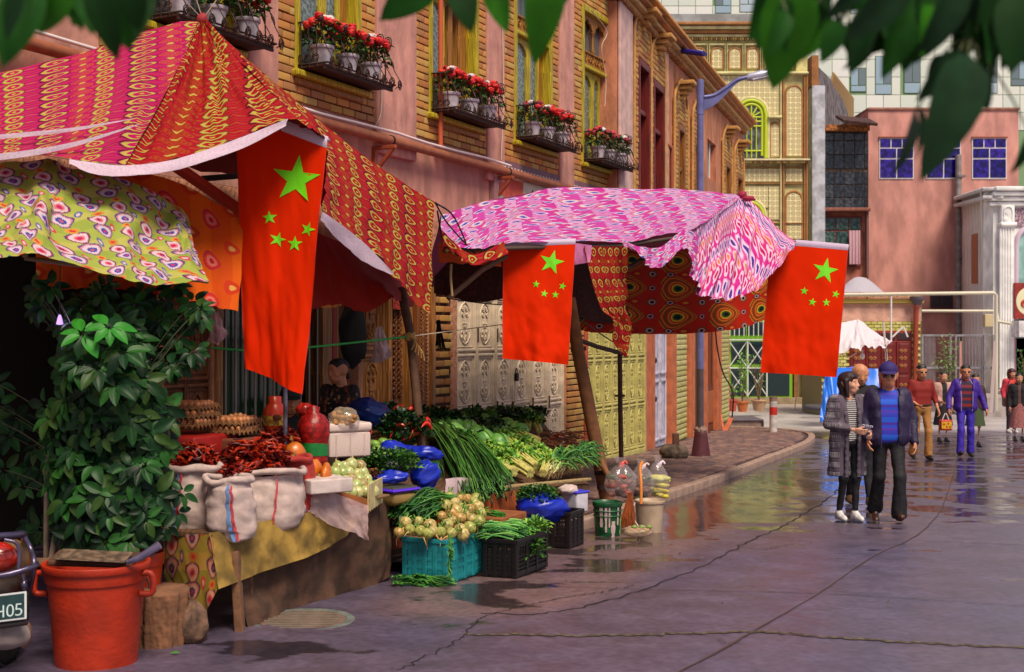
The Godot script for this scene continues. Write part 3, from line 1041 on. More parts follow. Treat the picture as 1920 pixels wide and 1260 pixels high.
func market_building():
	var B := BA
	var T := ftr(B)
	var o := thing("market_building", "long salmon plastered market building with brick window bays and flower baskets", "building")
	var plaster := M(C8(206, 146, 130), 0.9, "streak", 0.35, "lumps", 0.5, 0.0, {"sv": Vector3(0.7, 0.2, 0.7)})
	var wall := S.new()
	var xe := fs(B, 1158)
	var x2 := fs(B, 1213)
	var sill := 4.58
	var wins := [[fs(B, 265), fs(B, 440)], [fs(B, 548), fs(B, 673)], [fs(B, 800), fs(B, 893)], [fs(B, 960), fs(B, 1032)], [fs(B, 1088), fs(B, 1143)]]
	var top := 8.4
	var x := -4.0
	for w in wins:
		bx(wall, x, w[0], 3.2, top, -0.35, 0)
		bx(wall, w[0], w[1], 3.2, sill, -0.35, 0)
		bx(wall, w[0], w[1], 7.25, top, -0.35, 0)
		x = w[1]
	bx(wall, x, xe, 3.2, top, -0.35, 0)
	part(o, "wall", wall, plaster)
	# ground floor: piers between the openings
	var low := S.new()
	var opens := [[fs(B, 308), fs(B, 398), 2.3], [fs(B, 402), fs(B, 672), 2.6], [fs(B, 680), fs(B, 802), 2.75], [fs(B, 857), fs(B, 1058), 2.3], [fs(B, 1098), fs(B, 1211), 2.25]]
	x = -4.0
	for w in [[-3.4, fs(B, 300), 2.7]] + opens:
		bx(low, x, w[0], -1.2, 3.198, -0.35, 0.002)
		bx(low, w[0], w[1], w[2], 3.198, -0.35, 0.002)
		x = w[1]
	bx(low, x, x2, -1.2, 3.198, -0.35, 0.002)
	part(o, "ground_floor_wall", low, M(C8(208, 142, 112), 0.92, "streak", 0.5, "grain", 0.8, 0.0, {"sv": Vector3(0.8, 0.25, 0.8)}))
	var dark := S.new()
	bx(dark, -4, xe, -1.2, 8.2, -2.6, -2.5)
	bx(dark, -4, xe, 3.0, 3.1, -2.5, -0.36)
	part(o, "inner_wall", dark, M(C8(60, 50, 46), 0.9))  # dark colour stands for the unlit shop interior
	# pilasters of plaster
	var pls := [[sp2(B, 455), fs(B, 513)], [fs(B, 698), fs(B, 773)], [fs(B, 907), fs(B, 939)], [fs(B, 1043), fs(B, 1070)], [fs(B, 1154), xe]]
	for q in pls:
		var s := S.new()
		bx(s, q[0], q[1], 3.9, 8.35, -0.1, 0.075, 0.02)
		part(o, "pilaster", s, M(C8(214, 152, 138), 0.9, "streak", 0.45, "lumps", 0.5, 0.0, {"sv": Vector3(0.9, 0.25, 0.9)}))
	var cor := S.new()
	bx(cor, -4, xe + 0.05, 8.4, 8.75, -0.35, 0.35, 0.03)
	part(o, "cornice", cor, M(C8(190, 140, 80), 0.8, "fine", 1.0))
	# brick bays
	var trs := []
	var fields := [[fs(B, 185), fs(B, 455)], [fs(B, 513), fs(B, 698)], [fs(B, 773), fs(B, 907)], [fs(B, 939), fs(B, 1043)], [fs(B, 1070), fs(B, 1154)]]
	var mortar := S.new()
	for i in 5:
		var f = fields[i]
		var w = wins[i]
		for g in [[f[0], w[0], 4.25, 8.3], [w[1], f[1], 4.25, 8.3], [w[0], w[1], 4.25, sill], [w[0], w[1], 7.26, 8.3]]:
			bx(mortar, g[0] + 0.001, g[1] - 0.001, g[2], g[3], -0.05, 0.008)
		trs.append_array(brick_trs(f[0], f[1], 4.25, minf(8.3, CH + 0.2625 * fd(B, 900.0 if i == 4 else 700.0) + 2.0), 0.012, [[w[0] - 0.004, w[1] + 0.004, sill - 0.1, 7.22]]))
	# exposed brick piers on the ground floor
	trs.append_array(brick_trs(fs(B, 812), fs(B, 843), -0.4, 2.6, 0.02, [], 0.26, 0.09, 0.03, 0.12))
	trs.append_array(brick_trs(fs(B, 1062), fs(B, 1090), -0.4, 2.4, 0.02, [], 0.22, 0.08, 0.02, 0.05))
	bx(mortar, fs(B, 812), fs(B, 843), -0.4, 2.6, 0, 0.016)
	bx(mortar, fs(B, 1062), fs(B, 1090), -0.4, 2.4, 0, 0.016)
	part(o, "mortar", mortar, M(C8(84, 56, 42), 0.95, "fine", 3.0))
	var bm := S.new()
	bm.box(Vector3.ZERO, Vector3(0.26 - 0.004, 0.078, 0.05), 0.006)
	var lim := func(t):
		var w: Vector3 = T * t.origin
		var py: float = 630.0 - (w.y - CH) / -w.z * F
		var px: float = 960.0 + w.x / -w.z * F
		return (-w.z if px < 900 else -w.z) + (100.0 if py < -4 or px < 180 or px > 1240 or (py > 60 and px < 500) else 0.0)
	pieces(o, "brick", trs, bm.mesh(), [C8(196, 142, 72), C8(206, 156, 80), C8(186, 118, 66), C8(200, 162, 92), C8(176, 122, 76), C8(206, 138, 72)], lim, 295, 0.85, "fine", true)
	# windows
	var yel := M(C8(222, 204, 40), 0.55, "wood", 1.0, "", 1.0, 0.0, {"sv": Vector3(5, 1.2, 5), "obj": 1})
	var yel2 := M(C8(196, 132, 44), 0.55, "wood", 1.0, "", 1.0, 0.0, {"sv": Vector3(5, 1.2, 5), "obj": 1})
	var glass := M(C8(128, 146, 140), 0.12, "blotch", 3.0, "", 1.0, 0.0, {"spec": 0.7, "obj": 1})
	for i in 5:
		var w = wins[i]
		var fr := S.new()
		for q in [[w[0], w[0] + 0.1], [w[1] - 0.1, w[1]]]: bx(fr, q[0], q[1], sill, 7.25, -0.16, 0.05, 0.012)
		bx(fr, w[0] + 0.1, w[1] - 0.1, 7.14, 7.25, -0.16, 0.05, 0.012)
		bx(fr, w[0] + 0.1, w[1] - 0.1, 6.2, 6.27, -0.16, 0.03, 0.012)
		bx(fr, w[0] - 0.06, w[1] + 0.06, sill - 0.07, sill, -0.16, 0.13, 0.012)
		var wn := part(o, "window", fr, yel)
		var mid: float = (w[0] + w[1]) / 2
		var jamb := S.new()
		bx(jamb, w[1] - 0.33, w[1] - 0.102, sill, 6.2, -0.3, -0.1, 0.01)
		part(wn, "jamb_board", jamb, yel2)
		casement(wn, w[0] + 0.1, mid + (-0.12 if i == 2 else 0.0), sill + 0.01, 6.19, -0.07, yel, glass, 0.16)
		if i == 2:
			var cs := S.new()
			bx(cs, mid + 0.08, mid + 0.2, sill + 0.02, 6.18, -0.2, -0.1, 0.01)
			part(wn, "open_casement", cs, yel2)
		else: casement(wn, mid, w[1] - 0.32, sill + 0.01, 6.19, -0.07, yel, glass, 0.16)
		var cr := S.new()
		carved_rail(cr, w[0] + 0.1, w[1] - 0.1, 6.31, 0.17, -0.03)
		part(wn, "carved_rail", cr, yel2)
		var tr := S.new()
		var n := 2
		for k in n + 1:
			var cx: float = lerp(w[0] + 0.12, w[1] - 0.12, float(k) / n)
			tr.lathe([Vector2(0.02, 6.52), Vector2(0.045, 6.56), Vector2(0.022, 6.62), Vector2(0.03, 6.75), Vector2(0.022, 6.84), Vector2(0.05, 6.87), Vector2(0.05, 6.9)], 8, Transform3D(Basis.IDENTITY, Vector3(cx, 0, -0.05)))
		for k in n:
			var a: float = lerp(w[0] + 0.12, w[1] - 0.12, float(k) / n)
			var b: float = lerp(w[0] + 0.12, w[1] - 0.12, (k + 1.0) / n)
			var pg := PackedVector2Array([Vector2(b, 7.14), Vector2(a, 7.14), Vector2(a, 6.88)])
			for t in 11: pg.append(Vector2(lerp(a + 0.03, b - 0.03, t / 10.0), 6.88 + 0.19 * pow(1.0 - absf(t / 5.0 - 1.0), 0.6) + 0.02 * cos(t * 3.1)))
			pg.append(Vector2(b, 6.88))
			tr.ext(pg, 0.04, Transform3D(Basis.IDENTITY, Vector3(0, 0, -0.07)))
		part(wn, "carved_arch", tr, yel2)
		var gl := S.new()
		bx(gl, w[0] + 0.1, w[1] - 0.1, 6.5, 7.14, -0.13, -0.12)
		part(wn, "pane", gl, M(C8(90, 98, 104), 0.12))
		# board under the sill
		var sb := S.new()
		bx(sb, w[0] - 0.02, w[1] + 0.02, sill - 0.14, sill - 0.074, 0.0, 0.06, 0.008)
		part(wn, "sill_board", sb, yel2)
	var iron := M(C8(74, 44, 38), 0.6, "blotch", 3.0, "", 1.0, 0.0, {"spec": 0.4})
	var T2 := T
	var where := ["behind the leaves at top left", "above the big tent's right slope", "beside the thin orange pipe", "above the signboard", "nearest the white corner pilaster"]
	for i in 5:
		var w = wins[i]
		scroll_basket(o, w[0] + 0.04, w[1] + 0.12, sill + 0.02, iron)
		for k in 3:
			var lx: float = lerp(w[0] + 0.25, w[1] - 0.08, k / 2.0)
			var kd := 1 if i == 4 or (i == 3 and k == 0) else 0
			var word = ["nearest", "middle", "farthest"][k]
			var at := T2 * Vector3(lx, sill + 0.055, 0.22)
			flower_pot(at, rr(0, 6), kd, "white pot of %s flowers, %s in the basket %s" % ["red" if kd == 0 else "pink", word, where[i]])
	# pipe, cable, brackets
	var terr := M(C8(164, 94, 60), 0.55, "mottle", 1.5)
	var s := S.new()
	s.tube([Vector3(-3, 4.06, 0.14), Vector3(fs(B, 1150), 4.06, 0.14)], 0.058, 12)
	var pipe := part(o, "drain_pipe", s, terr)
	for px in [145, 713, 935]:
		var q := S.new()
		var cx := fs(B, px)
		var yy := 4.06
		q.tube([Vector3(cx, yy, 0.14), Vector3(cx + 0.03, yy, 0.14)], 0.068, 12)
		part(pipe, "collar", q, iron)
		q = S.new()
		bx(q, cx - 0.2, cx - 0.14, yy - 0.42, yy - 0.09, 0.0, 0.05)
		bx(q, cx - 0.2, cx - 0.14, yy - 0.13, yy - 0.085, 0.05, 0.32)
		q.bar(Vector3(cx - 0.17, yy - 0.38, 0.05), Vector3(cx - 0.17, yy - 0.13, 0.28), 0.05, 0.04)
		part(pipe, "bracket", q, M(C8(150, 70, 40), 0.6))
	s = S.new()
	var cp := []
	for k in 16:
		var xx: float = lerp(-3.0, fs(B, 940), k / 15.0)
		cp.append(Vector3(xx, 4.16 + 0.012 * sin(k * 1.9), 0.15))
	s.tube(cp, 0.018, 6)
	part(o, "cable", s, M(C8(220, 205, 205), 0.5))
	s = S.new()
	s.tube([Vector3(fs(B, 810), 4.16, 0.13), Vector3(fs(B, 810), 8.4, 0.13)], 0.033, 8)
	part(o, "downpipe", s, M(C8(190, 84, 44), 0.5))
	for q in [[[1098, 20], [1128, 60], [1118, 90], [1126, 150], [1124, 200]], [[700, 60], [702, 200], [690, 240]], [[930, 0], [932, 180], [928, 300]]]:
		var wp := []
		for w in q: wp.append(Vector3(fs(B, w[0]), fy(B, w[0], w[1]), 0.1))
		s = S.new()
		s.tube(crv(wp, 16), 0.008, 4)
		part(o, "wall_wire", s, M(C8(200, 180, 160), 0.6))
	# signboard under a sheet-metal hood
	s = S.new()
	bx(s, fs(B, 922), fs(B, 1100), 3.2, 4.0, 0.01, 0.06)
	var sign := part(o, "signboard", s, M(C8(206, 206, 180), 0.6, "mottle", 1.0))
	s = S.new()
	bx(s, fs(B, 917), fs(B, 926), 2.9, 3.96, 0.0, 0.09)
	part(sign, "frame_post", s, M(C8(150, 110, 110), 0.6))
	s = S.new()
	bx(s, fs(B, 929), fs(B, 974), 3.76, 3.99, 0.062, 0.066)
	for k in 12: bx(s, fs(B, 929.0 + k * 3.7), fs(B, 932.0 + k * 3.7), 3.76 - rr(0.02, 0.09), 3.76, 0.0622, 0.0655)
	part(sign, "red_paint", s, M(C8(206, 88, 70), 0.8, "mottle", 2.0))
	s = S.new()
	var gx := fs(B, 992)
	s.tube(crv([Vector3(gx, 3.91, 0.064), Vector3(gx - 0.06, 3.79, 0.064), Vector3(gx + 0.02, 3.72, 0.064), Vector3(gx + 0.08, 3.66, 0.064), Vector3(gx - 0.04, 3.61, 0.064), Vector3(gx - 0.12, 3.59, 0.064)], 16), [0.006, 0.016, 0.02], 5)
	part(sign, "script", s, M(C8(30, 96, 60), 0.6))
	s = S.new()
	for k in 9: s.tube([Vector3(gx - 0.85 + k * 0.075, 3.55 + rr(-0.01, 0.01), 0.063), Vector3(gx - 0.82 + k * 0.075, 3.53 + rr(0, 0.03), 0.063), Vector3(gx - 0.79 + k * 0.075, 3.55, 0.063)], 0.007, 4)
	part(sign, "red_script", s, M(C8(200, 60, 60), 0.6))
	s = S.new()
	bx(s, fs(B, 917), fs(B, 1180), 4.1, 4.25, 0.0, 0.05)
	var hood := part(o, "hood", s, M(C8(122, 84, 96), 0.6, "mottle", 1.0))
	for k in 44:
		s = S.new()
		var xx: float = lerp(fs(B, 920), fs(B, 1150), k / 43.0)
		bx(s, xx, xx + 0.06, 4.145, 4.165, 0.05, 0.056)
		part(hood, "trim", s, M(C8(220, 200, 205), 0.6))
	# wood panel door, barred window, carved door
	var brown := M(C8(150, 84, 34), 0.5, "wood", 1.0, "", 1.0, 0.0, {"sv": Vector3(3, 0.8, 3), "obj": 1})
	var tan := M(C8(196, 132, 66), 0.5, "wood", 1.0, "", 1.0, 0.0, {"sv": Vector3(3, 0.8, 3), "obj": 1})
	s = S.new()
	var e = opens[0]
	bx(s, e[0], e[1], -0.4, 2.3, -0.12, -0.08)
	var door := part(o, "panel_door", s, brown)
	for k in 3:
		for j in 2:
			var q := part(door, "door_panel", gate_panel_mesh(), brown)
			q.transform = Transform3D(Basis.from_scale(Vector3((e[1] - e[0]) / 1.22, 1.02, 1.2)), Vector3(lerp(e[0], e[1], 0.25 + 0.5 * j), -0.02 + k * 0.84, -0.06))
	e = opens[1]
	s = S.new()
	bx(s, e[0], e[1], 0.72, 0.8, -0.3, 0.1, 0.01)
	bx(s, e[0], e[0] + 0.1, 0.8, 2.6, -0.2, 0.03)
	bx(s, fs(B, 600), fs(B, 618), -0.4, 2.6, -0.2, 0.04)
	var win := part(o, "barred_window", s, tan)
	s = S.new()
	bx(s, e[0], fs(B, 600), -0.5, 0.72, -0.3, -0.02)
	part(win, "apron_wall", s, M(C8(150, 120, 90), 0.9, "mottle", 1.0))
	s = S.new()
	bx(s, e[0] + 0.1, fs(B, 600), 0.8, 2.6, -0.26, -0.24)
	part(win, "pane", s, M(C8(34, 62, 40), 0.08))
	for k in 11:
		s = S.new()
		var xx: float = lerp(e[0] + 0.2, fs(B, 598), k / 10.0)
		s.tube([Vector3(xx, 0.8, -0.02), Vector3(xx, 2.6, -0.02)], 0.014, 6)
		part(win, "bar", s, M(C8(140, 132, 120), 0.45, "", 1.0, "", 1.0, 0.0, {"metal": 0.5}))
	s = S.new()
	bx(s, fs(B, 622), fs(B, 630), -0.4, 2.6, -0.2, 0.02)
	part(o, "red_post", s, M(C8(150, 40, 30), 0.6))
	s = S.new()
	bx(s, fs(B, 632), fs(B, 662), -0.4, 2.6, -0.25, -0.2)
	part(o, "cream_board", s, M(C8(176, 150, 92), 0.7, "mottle", 1.0))
	e = opens[2]
	s = S.new()
	bx(s, e[0], e[1], -0.5, 2.75, -0.16, -0.1)
	door = part(o, "carved_door", s, tan)
	for k in 3:
		var q := part(door, "door_panel", gate_panel_mesh(), tan)
		q.transform = Transform3D(Basis.from_scale(Vector3((fs(B, 728) - fs(B, 684)) / 0.6, 1.12, 1.3)), Vector3((fs(B, 684) + fs(B, 728)) / 2, 0.1 + k * 0.93, -0.08))
	s = S.new()
	var c0 := fs(B, 733)
	var c1 := fs(B, 778)
	for k in 2: bx(s, [c0, c1 - 0.08][k], [c0 + 0.08, c1][k], -0.4, 2.7, -0.12, -0.02, 0.012)
	for yy in [0.1, 0.62, 0.74, 2.2, 2.5]: bx(s, c0, c1, yy, yy + 0.05, -0.11, 0.0, 0.012)
	part(door, "door_rails", s, tan)
	s = S.new()
	for k in 18:
		var yy := 0.95 + k * 0.066
		for f in [-1.0, 1.0]: spiral(s, Vector3((c0 + c1) / 2 + 0.06 * f, yy, -0.08), 0.05, 1.5 * (1 if k & 1 else -1), 0.014, Basis.IDENTITY, f, 10)
	part(door, "carving", s, brown)
	s = S.new()
	var cx := fs(B, 790)
	bx(s, cx - 0.13, cx + 0.13, -0.4, 2.75, -0.1, 0.03, 0.03)
	var pl := part(door, "carved_pillar", s, brown)
	s = S.new()
	for k in 60:
		s.blob(Vector3(cx + 0.09, -0.3 + k * 0.05, 0.035), Vector3(0.016, 0.018, 0.016), 6)
		spiral(s, Vector3(cx - 0.03, -0.3 + k * 0.05, 0.032), 0.035, 1.3 * (1 if k & 1 else -1), 0.01, Basis.IDENTITY, 1.0 if k & 1 else -1.0, 8)
	part(pl, "carving", s, tan)
	s = S.new()
	bx(s, fs(B, 804), fs(B, 810), -0.4, 2.75, 0, 0.06)
	part(o, "yellow_post", s, tan)
	s = S.new()
	bx(s, fs(B, 739), fs(B, 757), 2.02, 2.2, -0.018, -0.012)
	part(door, "red_notice", s, M(C8(206, 60, 40), 0.6, "blotch", 5.0))
	# folding metal gates
	var cream := M(C8(232, 210, 184), 0.6, "mottle", 1.2)
	var cream2 := M(C8(204, 192, 116), 0.6, "mottle", 1.2)
	for gi in 2:
		e = opens[3 + gi]
		var ncol := 6 if gi == 0 else 7
		var y0 := -0.16 if gi == 0 else -0.42
		var nrow := 3
		var ph := 0.81 if gi == 0 else 0.86
		var cm = cream if gi == 0 else cream2
		s = S.new()
		bx(s, e[0], e[1], y0 - 0.4, e[2], -0.12, -0.06)
		bx(s, e[0], e[1], y0 - 0.1, y0, -0.07, 0.0)
		var g := part(o, "metal_gate", s, cm)
		for k in ncol + 1:
			s = S.new()
			var xx: float = lerp(e[0] + 0.012, e[1] - 0.012, float(k) / ncol)
			bx(s, xx - 0.014, xx + 0.014, y0, e[2], -0.06, 0.0, 0.004)
			part(g, "stile", s, cm)
		for r in nrow:
			for k in ncol:
				var q := part(g, "gate_panel", gate_panel_mesh(), cm)
				var wd: float = (e[1] - e[0]) / ncol
				q.transform = Transform3D(Basis(Vector3.UP, rr(-0.02, 0.02) + (0.03 if k & 1 else -0.03)) * Basis.from_scale(Vector3((wd - 0.03) / 0.6, (ph - 0.03) / 0.8, 1.0)), Vector3(lerp(e[0], e[1], (k + 0.5) / ncol), y0 + ph * (r + 0.5), -0.045))
		if gi == 0:
			s = S.new()
			var lx: float = lerp(e[0], e[1], 0.5)
			bx(s, lx - 0.04, lx + 0.04, 1.02, 1.14, 0.0, 0.05, 0.01)
			s.tube(crv([Vector3(lx - 0.025, 1.14, 0.02), Vector3(lx - 0.02, 1.2, 0.02), Vector3(lx + 0.02, 1.2, 0.02), Vector3(lx + 0.025, 1.14, 0.02)], 8), 0.008, 6)
			part(g, "padlock", s, M(C8(40, 30, 30), 0.4, "", 1.0, "", 1.0, 0.0, {"metal": 0.6}))
			for k in [1, 2, 4, 5]:
				s = S.new()
				for hy in [0.55, 1.6]: s.tube([Vector3(lerp(e[0], e[1], k / 6.0), hy, 0.01), Vector3(lerp(e[0], e[1], k / 6.0), hy + 0.2, 0.01)], 0.014, 6)
				part(g, "hinge", s, M(C8(90, 70, 60), 0.5))
	s = S.new()
	bx(s, fs(B, 1091), fs(B, 1097), -0.5, 2.4, 0.0, 0.06)
	part(o, "orange_post", s, M(C8(190, 80, 40), 0.6, "mottle", 1.0))
	o.transform = T

func sp2(B, px): return fs(B, px)

func corner_building():
	var B := BB
	var T := ftr(B)
	var o := thing("corner_building", "far salmon building with red arched doors and tan cornice behind the lamp post", "building")
	var plaster := M(C8(206, 132, 98), 0.9, "streak", 0.4, "lumps", 0.5, 0.0, {"sv": Vector3(0.8, 0.2, 0.8)})
	var xe := fs(B, 1393)
	var xg := fs(B, 1371)
	var ytop := 7.55
	# [left px, right px, window left, window right, top, base, colour]
	var bays := [[1184, 1216, 1193, 1215, 6.9, 3.7, 0], [1216, 1243, 1221, 1242, 6.75, 3.7, 0], [1260, 1286, 1268, 1281, 6.3, 2.9, 1], [1294, 1313, 1299, 1308, 6.25, 2.9, 1], [1351, 1369, 1357, 1367, 6.35, 3.0, 1], [1373, 1391, 1379, 1389, 6.3, 3.0, 1]]
	var holes := []
	for q in bays: holes.append([fs(B, q[2]), fs(B, q[3]), q[5], q[4]])
	holes.append([fs(B, 1326), fs(B, 1342), fy(B, 1334, 337), fy(B, 1334, 266)])
	holes.sort()
	var s := S.new()
	var x := fs(B, 1156)
	for h in holes:
		bx(s, x, h[0], 2.6, ytop, -0.4, 0)
		bx(s, h[0], h[1], 2.6, h[2], -0.4, 0)
		bx(s, h[0], h[1], h[3], ytop, -0.4, 0)
		x = h[1]
	bx(s, x, xe, 2.6, ytop, -0.4, 0)
	bx(s, xe - 0.35, xe, -1.4, ytop, -6.0, -0.4)
	part(o, "wall", s, plaster)
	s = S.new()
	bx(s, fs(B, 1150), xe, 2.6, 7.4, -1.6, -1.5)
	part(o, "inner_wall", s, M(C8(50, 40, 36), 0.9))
	s = S.new()
	bx(s, fs(B, 1157), fs(B, 1180), 2.6, ytop, 0.0, 0.07, 0.02)
	part(o, "white_pilaster", s, M(C8(222, 182, 176), 0.85, "mottle", 0.8))
	s = S.new()
	bx(s, fs(B, 1243), fs(B, 1250), 2.6, ytop, 0.0, 0.05, 0.02)
	part(o, "white_strip", s, M(C8(224, 170, 150), 0.85, "streak", 0.8))
	# cornice of three stepped courses with dentils
	var tan := M(C8(206, 150, 84), 0.8, "mottle", 1.0)
	for k in 4:
		s = S.new()
		bx(s, fs(B, 1150), xe + 0.1 + k * 0.08, ytop + 0.06 + k * 0.1, ytop + 0.15 + k * 0.1, -0.4, 0.1 + k * 0.09, 0.02)
		part(o, "cornice", s, M([C8(196, 138, 80), C8(214, 170, 110), C8(190, 124, 72), C8(214, 150, 80)][k], 0.8, "mottle", 1.0))
	var dn := []
	var nd := 90
	for k in nd: dn.append(Transform3D(Basis.IDENTITY, Vector3(lerp(fs(B, 1160), xe, float(k) / nd), ytop + 0.03, 0.06)))
	s = S.new()
	s.box(Vector3.ZERO, Vector3(0.09, 0.06, 0.12), 0.01)
	pieces(o, "dentil", dn, s.mesh(), [C8(190, 130, 76), C8(170, 110, 66)], func(t): return t.origin.x, 90, 0.8, "fine", true)
	var red := M(C8(140, 26, 18), 0.5, "wood", 1.0, "", 1.0, 0.0, {"sv": Vector3(3, 0.8, 3), "obj": 1})
	var amber := M(C8(186, 118, 40), 0.5, "wood", 1.0, "", 1.0, 0.0, {"sv": Vector3(3, 0.8, 3), "obj": 1})
	var trs := []
	for i in bays.size():
		var q = bays[i]
		var a := fs(B, q[0])
		var b := fs(B, q[1])
		var w0 := fs(B, q[2])
		var w1 := fs(B, q[3])
		var m := red if q[6] == 0 else amber
		# brick surround rising to a pointed arch
		var mid := (a + b) / 2
		var sur := S.new()
		var pk: float = q[4] + 0.95
		var poly := PackedVector2Array([Vector2(a, q[4] + 0.1), Vector2(a, q[4] + 0.45)])
		for t in 9: poly.append(Vector2(lerp(a, b, t / 8.0), q[4] + 0.45 + 0.5 * pow(1.0 - absf(t / 4.0 - 1.0), 0.6)))
		poly.append(Vector2(b, q[4] + 0.1))
		sur.ext(poly, 0.03, Transform3D(Basis.IDENTITY, Vector3.ZERO))
		part(o, "arch_field", sur, M(C8(150, 106, 70), 0.9, "fine", 2.0))
		trs.append_array(brick_trs(a, w0, q[5], q[4] + 0.5, 0.02, [], 0.26, 0.085))
		trs.append_array(brick_trs(w1, b, q[5], q[4] + 0.5, 0.02, [], 0.26, 0.085))
		trs.append_array(brick_trs(w0, w1, q[4] + 0.02, q[4] + 0.75, 0.02, [], 0.26, 0.085))
		var mo := S.new()
		var rim := []
		for t in 13: rim.append(Vector3(lerp(a, b, t / 12.0), q[4] + 0.42 + 0.56 * pow(1.0 - absf(t / 6.0 - 1.0), 0.6), 0.05))
		mo.tube([Vector3(a, q[5], 0.05)] + rim + [Vector3(b, q[5], 0.05)], 0.035, 5)
		part(o, "arch_moulding", mo, tan)
		var cb := S.new()
		for k in 4: bx(cb, mid - 0.1 - k * 0.05, mid + 0.1 + k * 0.05, pk - 0.42 + k * 0.1, pk - 0.33 + k * 0.1, 0.0, 0.1 + k * 0.09, 0.015)
		part(o, "corbel", cb, tan)
		var fr := S.new()
		bx(fr, w0, w0 + 0.12, q[5], q[4], -0.3, 0.06, 0.015)
		bx(fr, w1 - 0.12, w1, q[5], q[4], -0.3, 0.06, 0.015)
		bx(fr, w0 + 0.12, w1 - 0.12, q[4] - 0.14, q[4], -0.3, 0.06, 0.015)
		bx(fr, w0 + 0.12, w1 - 0.12, q[4] - 1.0, q[4] - 0.9, -0.2, 0.0, 0.015)
		var wn := part(o, "window", fr, m)
		var lf := S.new()
		bx(lf, w0 + 0.12, w1 - 0.12, q[5], q[4] - 1.0, -0.24, -0.2)
		for k in 2: bx(lf, lerp(w0 + 0.16, w1 - 0.16, k * 0.52), lerp(w0 + 0.16, w1 - 0.16, k * 0.52 + 0.46), q[5] + 0.2, q[4] - 1.15, -0.2, -0.16, 0.02)
		part(wn, "door_leaf", lf, m)
		var cv := S.new()
		for k in 3:
			for f in [-1.0, 1.0]: spiral(cv, Vector3((w0 + w1) / 2 + f * 0.14, q[4] - 0.3 - k * 0.22, -0.16), 0.11, 1.6, 0.025, Basis.IDENTITY, f, 12)
		bx(cv, w0 + 0.12, w1 - 0.12, q[4] - 0.9, q[4] - 0.14, -0.22, -0.2)
		part(wn, "carving", cv, m)
	var bm := S.new()
	bm.box(Vector3.ZERO, Vector3(0.25, 0.085, 0.05), 0.006)
	pieces(o, "brick", trs, bm.mesh(), [C8(196, 140, 76), C8(206, 154, 84), C8(182, 120, 70), C8(200, 160, 96)], func(t): return t.origin.x, 260, 0.85, "fine", true)
	# small recessed window
	s = S.new()
	var h = [fs(B, 1326), fs(B, 1342), fy(B, 1334, 337), fy(B, 1334, 266)]
	bx(s, h[0], h[0] + 0.1, h[2], h[3], -0.22, -0.15)
	bx(s, h[1] - 0.1, h[1], h[2], h[3], -0.22, -0.15)
	bx(s, h[0] + 0.1, h[1] - 0.1, h[2], h[2] + 0.1, -0.22, -0.15)
	var sw := part(o, "window", s, M(C8(196, 120, 70), 0.6))
	s = S.new()
	bx(s, h[0] + 0.1, h[1] - 0.1, h[2] + 0.1, h[3], -0.2, -0.19)
	part(sw, "pane", s, M(C8(120, 130, 150), 0.1))
	for k in 2:
		s = S.new()
		s.tube([Vector3(lerp(h[0], h[1], 0.35 + 0.3 * k), h[2], -0.1), Vector3(lerp(h[0], h[1], 0.35 + 0.3 * k), h[3], -0.1)], 0.03, 6)
		part(sw, "bar", s, M(C8(200, 190, 190), 0.5))
	# basket with few plants by the red doors
	scroll_basket(o, fs(B, 1192), fs(B, 1243), 3.75, M(C8(84, 40, 40), 0.6))
	s = S.new()
	for k in 160:
		var q := Vector3(lerp(fs(B, 1215), fs(B, 1243), rr(0, 1)), 3.8 + rr(0, 0.5), rr(0.1, 0.4))
		leaf_on(s, q, Vector3(rr(-1, 1), rr(-0.2, 1), rr(-1, 1)), 0.1, 0.03)
	part(o, "basket_plants", s, M(C8(60, 110, 40), 0.6))
	# rain pipes
	for q in [[1253, 5.6], [1338, 3.2]]:
		s = S.new()
		var px = fs(B, q[0])
		s.tube(crv([Vector3(px - 0.3, q[1] + 0.05, 0.02), Vector3(px - 0.1, q[1], 0.06), Vector3(px, q[1] - 0.25, 0.07), Vector3(px, 2.4, 0.07)], 14), 0.04, 6)
		part(o, "rain_pipe", s, M(C8(150, 74, 50), 0.6))
	s = S.new()
	s.tube([T.affine_inverse() * P(1253, 92, 27.5), T.affine_inverse() * P(1320, 101, 26.8)], 0.06, 6)
	s.bar(T.affine_inverse() * P(1243, 91, 27.5), T.affine_inverse() * P(1321, 101, 26.8), 0.22, 0.05)
	part(o, "blue_lamp_arm", s, M(C8(40, 30, 130), 0.4))
	s = S.new()
	s.tube([Vector3(fs(B, 1393), 2.9 + 1.0, -0.2), Vector3(fs(B, 1393) + 0.9, 3.9, -0.2)], 0.09, 8)
	part(o, "spout", s, M(C8(196, 140, 130), 0.6))
	# ground floor
	var g0 := -0.5
	s = S.new()
	var ogs := [[1212, 1228.5], [1257.5, 1269], [1293.5, 1303.5], [1319, 1327.5], [1344.5, 1353]]
	for q in ogs: bx(s, fs(B, q[0]), fs(B, q[1]), -1.3, 2.602, -0.4, 0.0, 0.01)
	bx(s, fs(B, 1212), xg, 2.25, 2.601, -0.4, -0.002)
	part(o, "ground_floor_wall", s, M(C8(206, 112, 70), 0.9, "mottle", 0.8, "grain", 0.8))
	# white door ajar
	s = S.new()
	bx(s, fs(B, 1228.6), fs(B, 1257.4), -0.6, 2.24, -0.16, -0.1)
	var wd := part(o, "white_door", s, M(C8(206, 200, 220), 0.5, "mottle", 1.2))
